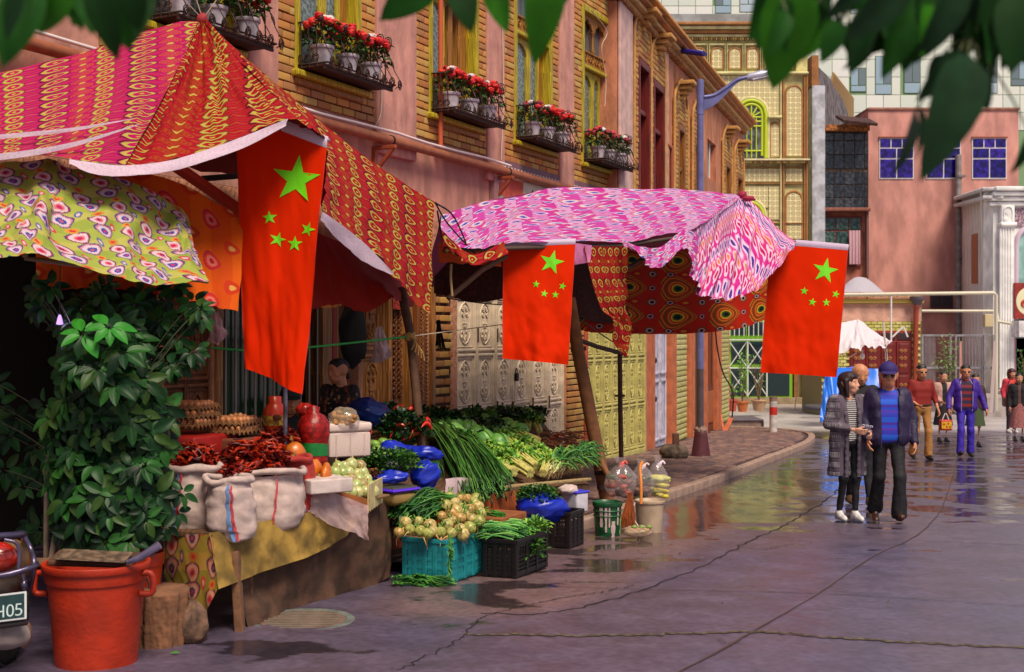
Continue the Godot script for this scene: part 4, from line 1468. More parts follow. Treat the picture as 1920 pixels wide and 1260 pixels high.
	for k in 2:
		for j in 2:
			s = S.new()
			var xa: float = lerp(fs(B, 1231), fs(B, 1256), k * 0.5 + 0.04)
			var xb: float = lerp(fs(B, 1231), fs(B, 1256), k * 0.5 + 0.46)
			var ya := -0.45 + j * 1.35
			for w in [[xa, xa + 0.06, ya, ya + 1.25], [xb - 0.06, xb, ya, ya + 1.25], [xa, xb, ya, ya + 0.06], [xa, xb, ya + 1.19, ya + 1.25]]: bx(s, w[0], w[1], w[2], w[3], -0.1, -0.06, 0.01)
			part(wd, "door_panel", s, M(C8(212, 206, 226), 0.5, "mottle", 1.2))
	for yy in [0.42, 1.2]:
		s = S.new()
		s.blob(Vector3(fs(B, 1234), yy, -0.05), Vector3(0.05, 0.06, 0.03), 8)
		part(wd, "lock", s, M(C8(30, 26, 34), 0.4))
	# roller shutters: every slat its own part
	for q in [[1269.5, 1293], [1353.5, 1370.5]]:
		s = S.new()
		bx(s, fs(B, q[0]), fs(B, q[1]), -0.9, 2.24, -0.14, -0.1)
		var sh := part(o, "roller_shutter", s, M(C8(120, 112, 70), 0.7))
		var y := -0.62
		while y < 2.2:
			s = S.new()
			bx(s, fs(B, q[0]), fs(B, q[1]), y, y + 0.108, -0.1, -0.06 + rr(-0.004, 0.004), 0.018)
			part(sh, "slat", s, M([C8(198, 192, 120), C8(190, 182, 112), C8(204, 196, 130)][rng.randi() % 3], 0.6, "mottle", 1.5))
			y += 0.118
	s = S.new()
	bx(s, fs(B, 1303.5), fs(B, 1319), -0.9, 2.24, -0.2, -0.16)
	part(o, "dark_door", s, M(C8(70, 50, 40), 0.7))
	s = S.new()
	bx(s, fs(B, 1327.5), fs(B, 1344.5), -0.9, 2.24, -0.16, -0.1)
	var bd := part(o, "brown_door", s, M(C8(150, 70, 36), 0.6, "wood", 1.0, "", 1.0, 0.0, {"sv": Vector3(3, 0.8, 3), "obj": 1}))
	s = S.new()
	bx(s, fs(B, 1330), fs(B, 1341), 0.5, 2.1, -0.1, -0.09)
	part(bd, "pane", s, M(C8(50, 24, 18), 0.2))
	for k in 3:
		s = S.new()
		bx(s, lerp(fs(B, 1330), fs(B, 1341), k / 2.0) - 0.03, lerp(fs(B, 1330), fs(B, 1341), k / 2.0) + 0.03, 0.45, 2.15, -0.1, -0.06)
		part(bd, "rail", s, M(C8(130, 60, 30), 0.6))
	for k in 2:
		s = S.new()
		bx(s, lerp(fs(B, 1329), fs(B, 1343), k * 0.52), lerp(fs(B, 1329), fs(B, 1343), k * 0.52 + 0.46), -0.5, 0.3, -0.1, -0.07, 0.02)
		part(bd, "door_panel", s, M(C8(160, 84, 40), 0.6))
	o.transform = T

# a box on an upright plane at distance d, from zb metres behind it to zf metres in front
func pb(s: S, x0: float, x1: float, y0: float, y1: float, d: float, zf: float, zb: float, bev := 0.006):
	var a := P(x0, y1, d)
	var b := P(x1, y0, d)
	bx(s, a.x, b.x, a.y, b.y, -d - zb, -d + zf, bev)
func pbm(par: Node, called: String, m, x0, x1, y0, y1, d, zf, zb, bev := 0.006) -> MeshInstance3D:
	var s := S.new()
	pb(s, x0, x1, y0, y1, d, zf, zb, bev)
	return part(par, called, s, m)
# an arched outline in picture units on the plane at distance d, as metres in world x and y
func arch_poly(cx: float, hw: float, spring: float, base: float, d: float, pointed := 1.0, inset := 0.0) -> PackedVector2Array:
	var r := PackedVector2Array()
	var q := P(cx - hw + inset, base, d)
	r.append(Vector2(q.x, q.y))
	for i in 17:
		var t := i / 16.0
		var x: float = cx - hw + inset + t * 2.0 * (hw - inset)
		var k := absf(t * 2.0 - 1.0)
		q = P(x, spring - (hw - inset) * pow(maxf(0.0, 1.0 - k * k), 0.5) * pointed, d)
		r.append(Vector2(q.x, q.y))
	q = P(cx + hw - inset, base, d)
	r.append(Vector2(q.x, q.y))
	return r
func arch_rim(s: S, cx, hw, spring, base, d, z, w, pointed := 1.0):
	var pts := []
	for q in arch_poly(cx, hw, spring, base, d, pointed): pts.append(Vector3(q.x, q.y, -d + z))
	s.tube(pts, w, 6)

func background():
	var grime := "streak"
	# carved yellow-green facade
	var D := 54.0
	var o := thing("carved_facade", "tall yellow-green facade with carved lattice panels and round-arched windows", "building", P(1385, 770, D))
	var pale := M(C8(214, 204, 140), 0.85, "mottle", 0.4, "grain", 0.5)
	var trim := M(C8(226, 216, 160), 0.8, "mottle", 0.6)
	var rust := M(C8(176, 120, 70), 0.85, "mottle", 0.6)
	var lat := M(Color.WHITE, 0.85, "lattice", 2.3, "", 1.0, 0.0, {"hm": "lattice_h", "hs": 5.0})
	pbm(o, "wall", pale, 1255, 1514, 70, 790, D, 0.0, 6.0)
	for k in 4: pbm(o, "cornice", [rust, trim, rust, trim][k], 1248, 1514 + k, 46 + k * 6.5, 51.5 + k * 6.5, D, 0.55 - k * 0.12, 1.0, 0.02)
	var trs := []
	for k in 58: trs.append(Transform3D(Basis.IDENTITY, P(1252 + k * 4.5, 74.5, D) + Vector3(0, 0, 0.12)))
	for k in 30: trs.append(Transform3D(Basis.IDENTITY, P(1393 + k * 4.1, 305.5, D) + Vector3(0, 0, 0.3)))
	var s := S.new()
	s.box(Vector3.ZERO, Vector3(0.055, 0.1, 0.2), 0.01)
	pieces(o, "dentil", trs, s.mesh(), [C8(150, 104, 62), C8(196, 170, 100)], func(t): return -t.origin.y, 100)
	for k in 7:
		var x := 1262.0 + k * 33.2
		for e in [[x, x + 1.6, 83, 135], [x + 29.4, x + 31, 83, 135]]: pbm(o, "panel_post", trim, e[0], e[1], e[2], e[3], D, 0.16, 0.0, 0.02)
		pbm(o, "panel_head", trim, x + 1.7, x + 29.3, 83, 86, D, 0.14, 0.0, 0.02)
		s = S.new()
		s.ext(arch_poly(x + 15.5, 10.5, 101, 129, D, 0.95), 0.08, Transform3D(Basis.IDENTITY, Vector3(0, 0, -D)))
		var pn := part(o, "lattice_panel", s, lat)
		s = S.new()
		arch_rim(s, x + 15.5, 11, 101, 130, D, 0.06, 0.045, 0.95)
		part(pn, "rim", s, rust)
	pbm(o, "string_course", trim, 1255, 1514, 136, 141, D, 0.25, 0.0, 0.03)
	pbm(o, "lattice_field", lat, 1330, 1461, 142, 232, D, 0.05, 0.0)
	for e in [[1461.5, 1464.5], [1466, 1470], [1506, 1509], [1510, 1513.5]]: pbm(o, "rib", trim if int(e[0]) % 2 else rust, e[0], e[1], 142, 790, D, 0.16, 0.0, 0.02)
	for e in [[1488, 15, 176, 293], [1452.5, 9, 240, 294], [1488, 15, 374, 448], [1488, 15, 560, 640]]:
		s = S.new()
		s.ext(arch_poly(e[0], e[1], e[2], e[3], D, 0.95), 0.07, Transform3D(Basis.IDENTITY, Vector3(0, 0, -D)))
		var pn := part(o, "lattice_panel", s, lat)
		s = S.new()
		arch_rim(s, e[0], e[1] + 0.6, e[2], e[3], D, 0.06, 0.05, 0.95)
		part(pn, "rim", s, rust)
	pbm(o, "moulding", M(C8(220, 206, 170), 0.8, "mottle", 0.6), 1392, 1515, 300, 304, D, 0.45, 0.0, 0.03)
	for e in [[1393, 1462, 317, 341], [1473, 1504, 317, 341], [1393, 1440, 349, 390], [1441, 1461, 349, 412], [1393, 1461, 424, 450], [1473, 1504, 460, 540]]:
		pbm(o, "lattice_panel", lat, e[0], e[1], e[2], e[3], D, 0.06, 0.0)
	for y in [313, 344, 418, 455]: pbm(o, "string_course", rust, 1393, 1505, y, y + 1.6, D, 0.14, 0.0, 0.02)
	pbm(o, "impost", trim, 1438, 1464, 219, 223, D, 0.3, 0.0, 0.02)
	var lime := M(C8(186, 200, 36), 0.5)
	for w in [[1408, 27, 216, 297], [1402, 29, 408, 520]]:
		s = S.new()
		s.ext(arch_poly(w[0], w[1] - 2, w[2], w[3], D), 0.02, Transform3D(Basis.IDENTITY, Vector3(0, 0, -D + 0.055)))
		var wn := part(o, "arched_window", s, M(C8(110, 112, 132), 0.12, "blotch", 0.5))
		s = S.new()
		arch_rim(s, w[0], w[1], w[2], w[3], D, 0.1, 0.085)
		arch_rim(s, w[0], w[1] - 7, w[2], w[3] - 4, D, 0.1, 0.06)
		for x in [-9, 0, 9]: pb(s, w[0] + x - 1.2, w[0] + x + 1.2, w[2] + 6, w[3], D, 0.15, -0.06, 0.02)
		for y in [w[2] + 3, w[2] + 11, w[2] + 20, w[2] + 66]: pb(s, w[0] - 20, w[0] + 20, y, y + 3, D, 0.14, -0.06, 0.02)
		for k in 5:
			var a := PI * (k + 0.5) / 5.0
			s.bar(P(w[0], w[2] + 4, D) + Vector3(0, 0, 0.1), P(w[0] + cos(a) * 20.0, w[2] - sin(a) * 20.0, D) + Vector3(0, 0, 0.1), 0.05, 0.06)
		part(wn, "frame", s, lime)
		s = S.new()
		arch_rim(s, w[0], w[1] + 5, w[2], w[3], D, 0.08, 0.07)
		part(wn, "hood_mould", s, trim)
	# shop front with white diagonal grille
	var D2 := 53.6
	pbm(o, "shop_front", M(C8(120, 176, 36), 0.6), 1366, 1486, 598, 752, D2, 0.0, 0.3)
	for e in [[1371, 1398], [1401, 1436], [1439, 1480]]:
		for f in [[604, 628], [640, 682], [690, 742]]: pbm(o, "pane", M(C8(46, 60, 66), 0.1), e[0], e[1], f[0], f[1], D2, 0.03, 0.0)
	s = S.new()
	for f in [[638, 690], [690, 742]]:
		for e in [[1366, 1402], [1402, 1438]]:
			s.bar(P(e[0], f[0], D2 - 0.15), P(e[1], f[1], D2 - 0.15), 0.04, 0.04)
			s.bar(P(e[1], f[0], D2 - 0.1), P(e[0], f[1], D2 - 0.1), 0.04, 0.04)
	for x in [1366, 1402, 1438]: s.bar(P(x, 636, D2 - 0.18), P(x, 744, D2 - 0.18), 0.05, 0.05)
	for y in [637, 690]: s.bar(P(1364, y, D2 - 0.21), P(1440, y, D2 - 0.21), 0.05, 0.05)
	for k in 9: s.bar(P(1368 + k * 9, 598, D2 - 0.2), P(1368 + k * 9, 630, D2 - 0.2), 0.035, 0.035)
	part(o, "grille", s, M(C8(214, 214, 214), 0.5))
	pbm(o, "plinth", M(C8(160, 140, 110), 0.85, "mottle", 0.6), 1366, 1520, 745, 790, D2, 0.3, 0.2)
	pbm(o, "brown_pier", M(C8(150, 100, 50), 0.8, "mottle", 0.6), 1488, 1496, 600, 752, D2, 0.1, 0.3)
	pbm(o, "lilac_board", M(C8(196, 180, 220), 0.7), 1508, 1545, 600, 752, D2, 0.1, 0.3)
	# grey parapet behind it
	o = thing("grey_roof_house", "plain grey rendered roof parapet behind the carved facade", "building", P(1385, 60, 64))
	pbm(o, "wall", M(C8(168, 168, 172), 0.9, "streak", 0.2), 1190, 1512, 26, 520, 64, 0, 8)
	# white tiled high block
	D = 100.0
	o = thing("tiled_block", "bright white tiled high block with green window frames beyond the roofs", "building", P(1600, 700, D))
	pbm(o, "wall", M(C8(120, 150, 110), 0.7), 1200, 2050, -160, 720, D, 0, 12)
	trs = []
	var wins := [[1594, 1624, 127, 173], [1640, 1672, 105, 178], [1694, 1726, 100, 176], [1593, 1624, -20, 27], [1640, 1672, -28, 27], [1340, 1371, -30, 26], [1386, 1420, -34, 24], [1780, 1812, 100, 176], [1894, 1926, 112, 162], [1840, 1870, 100, 176], [1894, 1926, -10, 50], [1500, 1532, -20, 40]]
	for i in 26:
		for j in 12:
			var x := 1208.0 + i * 32.0
			var y := -155.0 + j * 33.3
			var ok := true
			for w in wins:
				if x + 30 > w[0] and x < w[1] and y + 31 > w[2] and y < w[3] and x >= w[0] - 8 and x + 31 <= w[1] + 8 and y > w[2] - 6 and y + 32 < w[3] + 6: ok = false
			if ok: trs.append(Transform3D(Basis.IDENTITY, P(x + 16, y + 16.6, D) + Vector3(0, 0, 0.02)))
	s = S.new()
	s.box(Vector3.ZERO, Vector3(31.0 / F * D, 32.2 / F * D, 0.06), 0.01)
	pieces(o, "wall_tile", trs, s.mesh(), [C8(232, 234, 226), C8(222, 228, 220), C8(238, 238, 234)], func(t): return absf(t.origin.y - 20.0), 295, 0.5)
	for w in wins:
		s = S.new()
		pb(s, w[0], w[1], w[2], w[3], D, 0.06, 0.1)
		var wn := part(o, "window", s, M(C8(80, 110, 60), 0.5))
		var mid: float = (w[0] + w[1]) / 2
		var yy: float = w[2] + (w[3] - w[2]) * 0.72
		for e in [[w[0] + 1.5, mid - 0.8, w[2] + 1.5, yy], [mid + 0.8, w[1] - 1.5, w[2] + 1.5, yy], [w[0] + 1.5, w[1] - 1.5, yy + 1.5, w[3] - 1.5]]:
			pbm(wn, "pane", M([C8(150, 172, 190), C8(176, 190, 204), C8(110, 124, 134)][rng.randi() % 3], 0.15), e[0], e[1], e[2], e[3], D, 0.09, 0.0)
	# old grey house with the glazed annexe
	D = 57.0
	o = thing("glazed_annexe", "old grey house with rusty dark glazed annexe beside the pink block", "building", P(1570, 770, D))
	pbm(o, "white_wall", M(C8(196, 196, 214), 0.85, "streak", 0.5), 1517, 1541, 165, 790, D, 0.6, 3)
	s = S.new()
	s.quad(P(1524, 115, D), P(1524, 245, D), P(1600, 245, 74), P(1600, 190, 74))
	s.quad(P(1524, 115, D), P(1600, 190, 74), P(1600, 190, 76), P(1524, 115, D + 2))
	s.quad(P(1524, 245, D + 2), P(1524, 115, D + 2), P(1600, 190, 76), P(1600, 245, 76))
	part(o, "grey_wall", s, M(C8(140, 132, 140), 0.9, "blotch", 0.3))
	s = S.new()
	for k in 30:
		var t := k / 30.0
		var a := P(1562 - t * 20.0, 138 + t * 100.0, 64.0)
		var b := P(1599.5, 186 + t * 58.0, 73.7)
		s.bar(a, b, 0.1, 0.15, 0.02)
	part(o, "brick_courses", s, M(C8(176, 142, 92), 0.9, "fine", 1.0))
	pbm(o, "cornice_end", M(C8(160, 104, 60), 0.8, "mottle", 0.6), 1517, 1530, 108, 168, D, 0.5, 0.5)
	pbm(o, "rusty_fascia", M(C8(196, 120, 60), 0.8, "blotch", 1.2), 1544, 1627, 236, 247, D, 0.35, 2)
	s = S.new()
	s.box(P(1606, 226, D - 0.4), Vector3(1.5, 0.12, 1.6), 0.01, Basis(Vector3.BACK, -0.1) * Basis(Vector3.RIGHT, 0.3))
	part(o, "tin_roof", s, M(C8(90, 52, 46), 0.8, "blotch", 1.0))
	pbm(o, "annexe_wall", M(C8(86, 58, 48), 0.8, "blotch", 1.0), 1543, 1627, 247, 394, D, 0.0, 2)
	var xs := [1545, 1563, 1582, 1602, 1620, 1627]
	var ys := [249, 264, 290, 317, 321, 346, 371, 393]
	for i in 5:
		for j in 7:
			if j == 3: continue
			pbm(o, "pane", M([C8(58, 66, 78), C8(66, 74, 84), C8(48, 54, 66), C8(80, 84, 96)][rng.randi() % 4], 0.12, "blotch", 1.0), xs[i] + 0.9, xs[i + 1] - 0.9, ys[j] + 0.9, ys[j + 1] - 0.9, D, 0.03, 0.0)
	pbm(o, "lower_wall", M(C8(186, 112, 94), 0.9, "streak", 0.5), 1527, 1627, 396, 790, D, -0.1, 2)
	pbm(o, "ledge", M(C8(150, 92, 80), 0.9, "mottle", 1.0), 1527, 1627, 391, 398, D, 0.5, 0.5, 0.03)
	pbm(o, "window_frame", M(C8(110, 40, 36), 0.6), 1543, 1615, 406, 500, D, 0.0, 0.5)
	for i in 3:
		for j in 2:
			pbm(o, "pane", M([C8(70, 104, 104), C8(86, 120, 112)][(i + j) % 2], 0.15, "blotch", 1.0), 1545 + i * 23.5, 1566 + i * 23.5, 409 + j * 25, 431 + j * 26, D, 0.03, 0.0)
	s = S.new()
	s.grid(cloth_rows(P(1592, 432, D - 0.2), P(1613, 432, D - 0.2), 1.5, 0.06))
	part(o, "curtain", s, M(C8(220, 176, 190), 0.8, "fine", 1.0))
	pbm(o, "rain_pipe", M(C8(120, 84, 84), 0.6), 1621, 1626, 392, 520, D, 0.3, 0.0, 0.03)
	# pink block
	D = 58.0
	o = thing("pink_block", "plain salmon pink block with three blue-glazed windows", "building", P(1770, 770, D))
	pbm(o, "wall", M(C8(214, 150, 140), 0.92, "mottle", 0.14, "lumps", 0.2, 0.0, {"sv": Vector3(0.3, 0.12, 0.3)}), 1628, 1910, 206, 790, D, 0, 8)
	pbm(o, "coping", M(C8(170, 116, 100), 0.9, "mottle", 0.6), 1627, 1911, 202, 206, D, 0.08, 8)
	for x in [1648, 1736, 1822]:
		s = S.new()
		pb(s, x, x + 65, 259, 336, D, 0.04, 0.1)
		var wn := part(o, "window", s, M(C8(214, 206, 214), 0.5))
		for e in [[2, 21, 2, 17], [23.5, 42, 2, 17], [44.5, 63, 2, 17], [2, 31.5, 20, 37], [34, 63, 20, 37], [2, 31.5, 40, 74], [34, 63, 40, 74]]:
			pbm(wn, "pane", M([C8(56, 32, 160), C8(44, 26, 140), C8(66, 40, 176)][rng.randi() % 3], 0.1, "blotch", 0.6), x + e[0], x + e[1], 259 + e[2], 259 + e[3], D, 0.07, 0.0)
		pbm(wn, "reveal", M(C8(150, 86, 74), 0.9), x - 1, x + 66, 256.5, 259, D, 0.12, 0)
	s = S.new()
	s.tube([P(1797, 290, D - 0.3), P(1797, 640, D - 0.3)], 0.14, 10)
	var pp := part(o, "rain_pipe", s, M(C8(150, 140, 140), 0.5, "streak", 0.6))
	for y in [330, 420, 480]: pbm(pp, "collar", M(C8(120, 110, 110), 0.5), 1790, 1804, y, y + 4, D, 0.5, 0)
	pbm(o, "small_window", M(C8(80, 56, 56), 0.5), 1744, 1786, 553, 578, D, 0.06, 0.1)
	for k in 2: pbm(o, "pane", M(C8(50, 48, 56), 0.1), 1747 + k * 19, 1764 + k * 19, 557, 574, D, 0.09, 0)
	pbm(o, "ledge", M(C8(150, 84, 80), 0.9), 1728, 1795, 580, 584, D, 0.2, 0)
	# white building with the fluted pilaster
	D = 46.0
	o = thing("white_building", "white classical building with fluted pilaster and red round sign at right edge", "building", P(1880, 770, D))
	var white := M(C8(246, 244, 244), 0.8, "mottle", 0.3)
	var shade_streak_grey := M(C8(226, 220, 222), 0.85, "streak", 0.3, "", 1.0, 0.0, {"sv": Vector3(0.8, 0.15, 0.8)})  # greyer than the front: side shade put into the colour, with streaks
	pbm(o, "front_wall", white, 1862, 2120, 356, 790, D, 0, 1.0)
	s = S.new()
	s.quad(P(1862, 356, D), P(1862, 790, D), P(1803, 790, 57.9), P(1803, 366, 57.9))
	part(o, "side_wall", s, shade_streak_grey)
	for k in 4: pbm(o, "entablature", white, 1858 - k * 2, 2120, 352 + k * 9, 360 + k * 9, D, 0.5 - k * 0.1, 0.3, 0.03)
	s = S.new()
	for k in 2: s.bar(P(1862, 354 + k * 16, D - 0.3), P(1803, 372 + k * 13, 57.6), 0.7, 0.14, 0.03)
	part(o, "side_cornice", s, shade_streak_grey)
	pbm(o, "pilaster", white, 1873, 1898, 425, 730, D, 0.2, 0, 0.01)
	for k in 5:
		s = S.new()
		s.tube([P(1875.5 + k * 5, 428, D - 0.2), P(1875.5 + k * 5, 727, D - 0.2)], 0.042, 8)
		part(o, "flute", s, white)
	pbm(o, "capital", white, 1870, 1901, 418, 426, D, 0.34, 0, 0.04)
	pbm(o, "frieze_block", white, 1873, 1898, 386, 418, D, 0.24, 0, 0.02)
	s = S.new()
	arch_rim(s, 1885.5, 8, 398, 415, D, 0.25, 0.03, 1.2)
	spiral(s, P(1885, 402, D - 0.25), 0.09, 1.6, 0.02)
	s.blob(P(1885, 411, D - 0.25), Vector3(0.1, 0.1, 0.05), 8)
	part(o, "carving", s, white)
	pbm(o, "base", white, 1868, 1903, 730, 737, D, 0.4, 0, 0.03)
	pbm(o, "pedestal", shade_streak_grey, 1869, 1902, 737, 775, D, 0.34, 0, 0.03)
	pbm(o, "carved_field", M(C8(206, 172, 190), 0.85, "blotch", 2.0), 1902, 2100, 390, 425, D, 0.05, 0)
	s = S.new()
	s.ext(arch_poly(1935, 30, 460, 760, D, 1.1), 0.04, Transform3D(Basis.IDENTITY, Vector3(0, 0, -D)))
	part(o, "arched_panel", s, M(C8(150, 196, 190), 0.6, "mottle", 0.5))
	s = S.new()
	arch_rim(s, 1935, 31, 460, 600, D, 0.06, 0.1, 1.1)
	part(o, "arch_moulding", s, M(C8(206, 184, 206), 0.8))
	pbm(o, "sign_board", M(C8(150, 40, 34), 0.6, "mottle", 1.0), 1896, 1990, 531, 598, D, 0.3, -0.2)
	s = S.new()
	s.blob(P(1929, 565, D - 0.3), Vector3(0.46, 0.5, 0.02), 24)
	var disc := part(o, "sign_disc", s, M(C8(222, 216, 180), 0.6))
	s = S.new()
	spiral(s, P(1922, 570, D - 0.33), 0.16, 1.5, 0.035)
	part(disc, "sign_mark", s, M(C8(200, 70, 40), 0.6))
	pbm(o, "awning", M(C8(226, 220, 224), 0.7, "mottle", 1.0), 1892, 1990, 602, 632, D, 0.9, 0)
	pbm(o, "shop_opening", M(C8(110, 130, 130), 0.5), 1905, 2000, 634, 760, D, 0.04, 0)
	pbm(o, "pink_post", M(C8(196, 130, 150), 0.7), 1896, 1903, 634, 745, D, 0.1, 0)
	s = S.new()
	s.quad(P(1835, 437, 51.0), P(1835, 532, 51.0), P(1823, 532, 53.4), P(1823, 440, 53.4))
	for i in s.v.size(): s.v[i].x -= 0.04
	part(o, "side_window", s, M(C8(150, 84, 50), 0.6))
	pbm(o, "meter_box", M(C8(196, 176, 140), 0.6), 1842, 1858, 589, 613, D, 0.25, 0.0, 0.02)
	s = S.new()
	s.tube([P(1840, 360, 47), P(1846, 560, 47)], 0.05, 6)
	part(o, "pole", s, M(C8(214, 206, 190), 0.5))
	s = S.new()
	pb(s, 1845, 2100, 744, 800, D - 2.5, 0, 3.2, 0.04)
	struct("platform", s, M(C8(170, 158, 156), 0.85, "mottle", 0.5))
	# low house with red doors
	D = 45.0
	o = thing("low_house", "low sunlit house with tiled eaves and carved red doors", "building", P(1650, 770, D))
	pbm(o, "wall", M(C8(222, 170, 150), 0.9, "mottle", 0.5, "lumps", 0.5), 1540, 1728, 570, 603, D, 0, 3)
	pbm(o, "lower_wall", M(C8(120, 104, 60), 0.9), 1540, 1727.5, 603, 780, D, -0.02, 3)
	trs = []
	for j in 24:
		for i in 16:
			var x := 1546.0 + i * 11.6 + (5.8 if j & 1 else 0.0)
			var y := 606.0 + j * 6.0
			if x > 1722 or (x > 1590 and x < 1712 and y > 618): continue
			trs.append(Transform3D(Basis.IDENTITY, P(x, y, D)))
	s = S.new()
	s.box(Vector3.ZERO, Vector3(0.205, 0.095, 0.06), 0.01)
	pieces(o, "brick", trs, s.mesh(), [C8(206, 200, 110), C8(196, 186, 96), C8(214, 206, 130)], func(t): return -t.origin.x, 290)
	pbm(o, "eaves_band", M(C8(206, 176, 90), 0.8, "fine", 1.0), 1540, 1730, 560, 569, D, 0.15, 0.5, 0.02)
	pbm(o, "flat_roof", M(C8(170, 120, 110), 0.9, "mottle", 1.0), 1540, 1730, 548, 552, D, 0.1, 3)
	for k in 38:
		s = S.new()
		var x := 1543.0 + k * 5.0
		s.tube([P(x, 555, D - 0.3), P(x, 553, D + 0.3)], 0.042, 7)
		part(o, "roof_tile", s, M([C8(206, 176, 110), C8(190, 150, 100), C8(214, 186, 130)][k % 3], 0.8))
	var dred := M(C8(120, 26, 24), 0.5, "mottle", 1.0)
	pbm(o, "door_frame", M(C8(150, 36, 34), 0.6), 1592, 1709, 620, 775, D, 0.04, 0)
	for k in 4:
		var x := 1594.0 + k * 28.6
		s = S.new()
		pb(s, x, x + 27.5, 640, 772, D, 0.09, 0, 0.02)
		var lf := part(o, "door_leaf", s, dred)
		for e in [[644, 700], [704, 768]]:
			pbm(lf, "door_panel", M(C8(104, 22, 22), 0.5), x + 4, x + 23.5, e[0], e[1], D, 0.12, 0, 0.03)
			s = S.new()
			for f in [-1.0, 1.0]:
				for g in 3: spiral(s, P(x + 13.75 + f * 3.4, (e[0] + e[1]) / 2.0 - 14 + g * 14, D - 0.13), 0.07, 1.5, 0.016, Basis.IDENTITY, f, 10)
			part(lf, "carving", s, M(C8(170, 110, 60), 0.5))
		pbm(o, "fanlight", M(C8(60, 40, 44), 0.2), x + 1, x + 26.5, 624, 637, D, 0.08, 0)
	s = S.new()
	s.tube([P(1718, 566, D - 0.2), P(1716, 720, D - 0.2)], 0.09, 8)
	part(o, "rain_pipe", s, M(C8(150, 60, 40), 0.5))
	s = S.new()
	s.lathe([Vector2(0.12, 0), Vector2(0.2, 0.14), Vector2(0.26, 0.2), Vector2(0.26, 0.3)], 10, Transform3D(Basis.IDENTITY, P(1720, 572, D - 0.3)))
	part(o, "rain_head", s, M(C8(90, 80, 90), 0.6))
	s = S.new()
	s.grid(cloth_rows(P(1572, 535, D + 2), P(1660, 545, D + 2), 0.2, 0.05))
	# grey tarpaulin on its roof
	s = cloth([P(1570, 548, D + 2.5), P(1600, 522, D + 3), P(1625, 522, D + 3), P(1655, 546, D + 2)], [P(1560, 550, D + 0.6), P(1600, 549, D + 0.5), P(1630, 549, D + 0.5), P(1660, 550, D + 0.6)], 16, 6, 0.05)
	one("tarpaulin", s, M(C8(176, 168, 180), 0.7), "grey tarpaulin tented on the flat roof of the low house", "tarpaulin")
	# pipe frame and railing
	D = 42.5
	o = thing("pipe_frame", "tall frame of pale pipes spanning the lane before the pink block", "frame", P(1868, 770, D))
	var pm := M(C8(206, 196, 176), 0.45)
	s = S.new(); s.tube([P(1560, 553, D), P(1700, 551, D), P(1862, 549, D), P(1868, 553, D), P(1868, 770, D)], 0.06, 8); part(o, "top_pipe", s, pm)
	s = S.new(); s.tube([P(1728, 583, D), P(1862, 583, D)], 0.045, 8); part(o, "lower_pipe", s, pm)
	s = S.new(); s.tube([P(1868, 580, D), P(1872, 603, D), P(1896, 607, D - 0.3)], 0.05, 8); part(o, "branch_pipe", s, pm)
	s = S.new(); s.tube([P(1671, 556, D), P(1671, 640, D)], 0.03, 6); part(o, "post", s, M(C8(230, 220, 220), 0.5))
	s = S.new(); s.bar(P(1673, 632, D), P(1694, 612, D), 0.05, 0.05); s.bar(P(1694, 612, D), P(1702, 632, D), 0.05, 0.05); part(o, "brace", s, M(C8(214, 206, 206), 0.5))
	D = 41.0
	o = thing("metal_railing", "grey metal railing gate with upright bars in front of the alley", "railing", P(1800, 775, D))
	var gm := M(C8(140, 134, 142), 0.5, "mottle", 1.0)
	for y in [629, 690]:
		s = S.new(); s.bar(P(1728, y, D), P(1864, y, D), 0.06, 0.07); part(o, "rail", s, gm)
	for x in [1729, 1782, 1792, 1846, 1862]:
		s = S.new(); s.bar(P(x, 628, D - 0.08), P(x, 775, D - 0.08), 0.07, 0.06); part(o, "post", s, gm)
	for k in 9:
		s = S.new(); s.bar(P(1732 + k * 2.6, 632, D), P(1732 + k * 2.6, 772, D), 0.02, 0.02); part(o, "bar", s, gm)
	for k in 8:
		s = S.new(); s.bar(P(1799 + k * 6.0, 632, D), P(1799 + k * 6.0, 772, D), 0.02, 0.02); part(o, "bar", s, gm)
	s = S.new()
	s.bar(P(1866, 640, D - 0.4), P(1858, 775, D - 1.2), 0.1, 0.03)
	one("leaning_board", s, M(C8(170, 150, 150), 0.6), "pale board leaning on the railing by the white pilaster", "board")
	# white market tent far away
	D = 37.0
	s = cloth([P(1556, 610, D), P(1600, 601, D + 1), P(1612, 600, D + 1), P(1640, 622, D + 0.8), P(1673, 640, D)], [P(1556, 658, D - 1.4), P(1590, 657, D - 1.6), P(1625, 652, D - 1.6), P(1650, 650, D - 1.4), P(1672, 644, D - 0.6)], 40, 14, 0.12, 9.0, 1.0, 0.0, Vector2(0.8, 0.5))
	o = thing("white_tent", "white cloth tent sagging over the doors of the low house", "tent", P(1620, 770, D))
	part(o, "canopy", s, M(C8(226, 214, 222), 0.8, "fine", 1.0))
	for q in [[1660, 646, 1673, 735], [1656, 604, 1671, 730], [1570, 650, 1570, 735]]:
		s = S.new(); s.tube([P(q[0], q[1], D - 0.8), P(q[2], q[3] + 40, D - 0.8)], 0.03, 6); part(o, "pole", s, M(C8(206, 190, 190), 0.5))
	s = S.new(); s.tube(crv([P(1572, 660, D - 1.4), P(1590, 670, D - 1.4), P(1606, 662, D - 1.4)], 10), 0.02, 5); part(o, "rope", s, M(C8(226, 190, 150), 0.7))
	s = S.new(); s.blob(P(1617, 668, D - 1.3), Vector3(0.07, 0.09, 0.07), 8); s.tube([P(1617, 656, D - 1.3), P(1617, 664, D - 1.3)], 0.02, 5)
	one("light_bulb", s, M(C8(226, 214, 206), 0.2), "unlit bulb hanging under the white cloth tent", "bulb")
	# blue tarpaulin cart
	D = 31.0
	s = S.new()
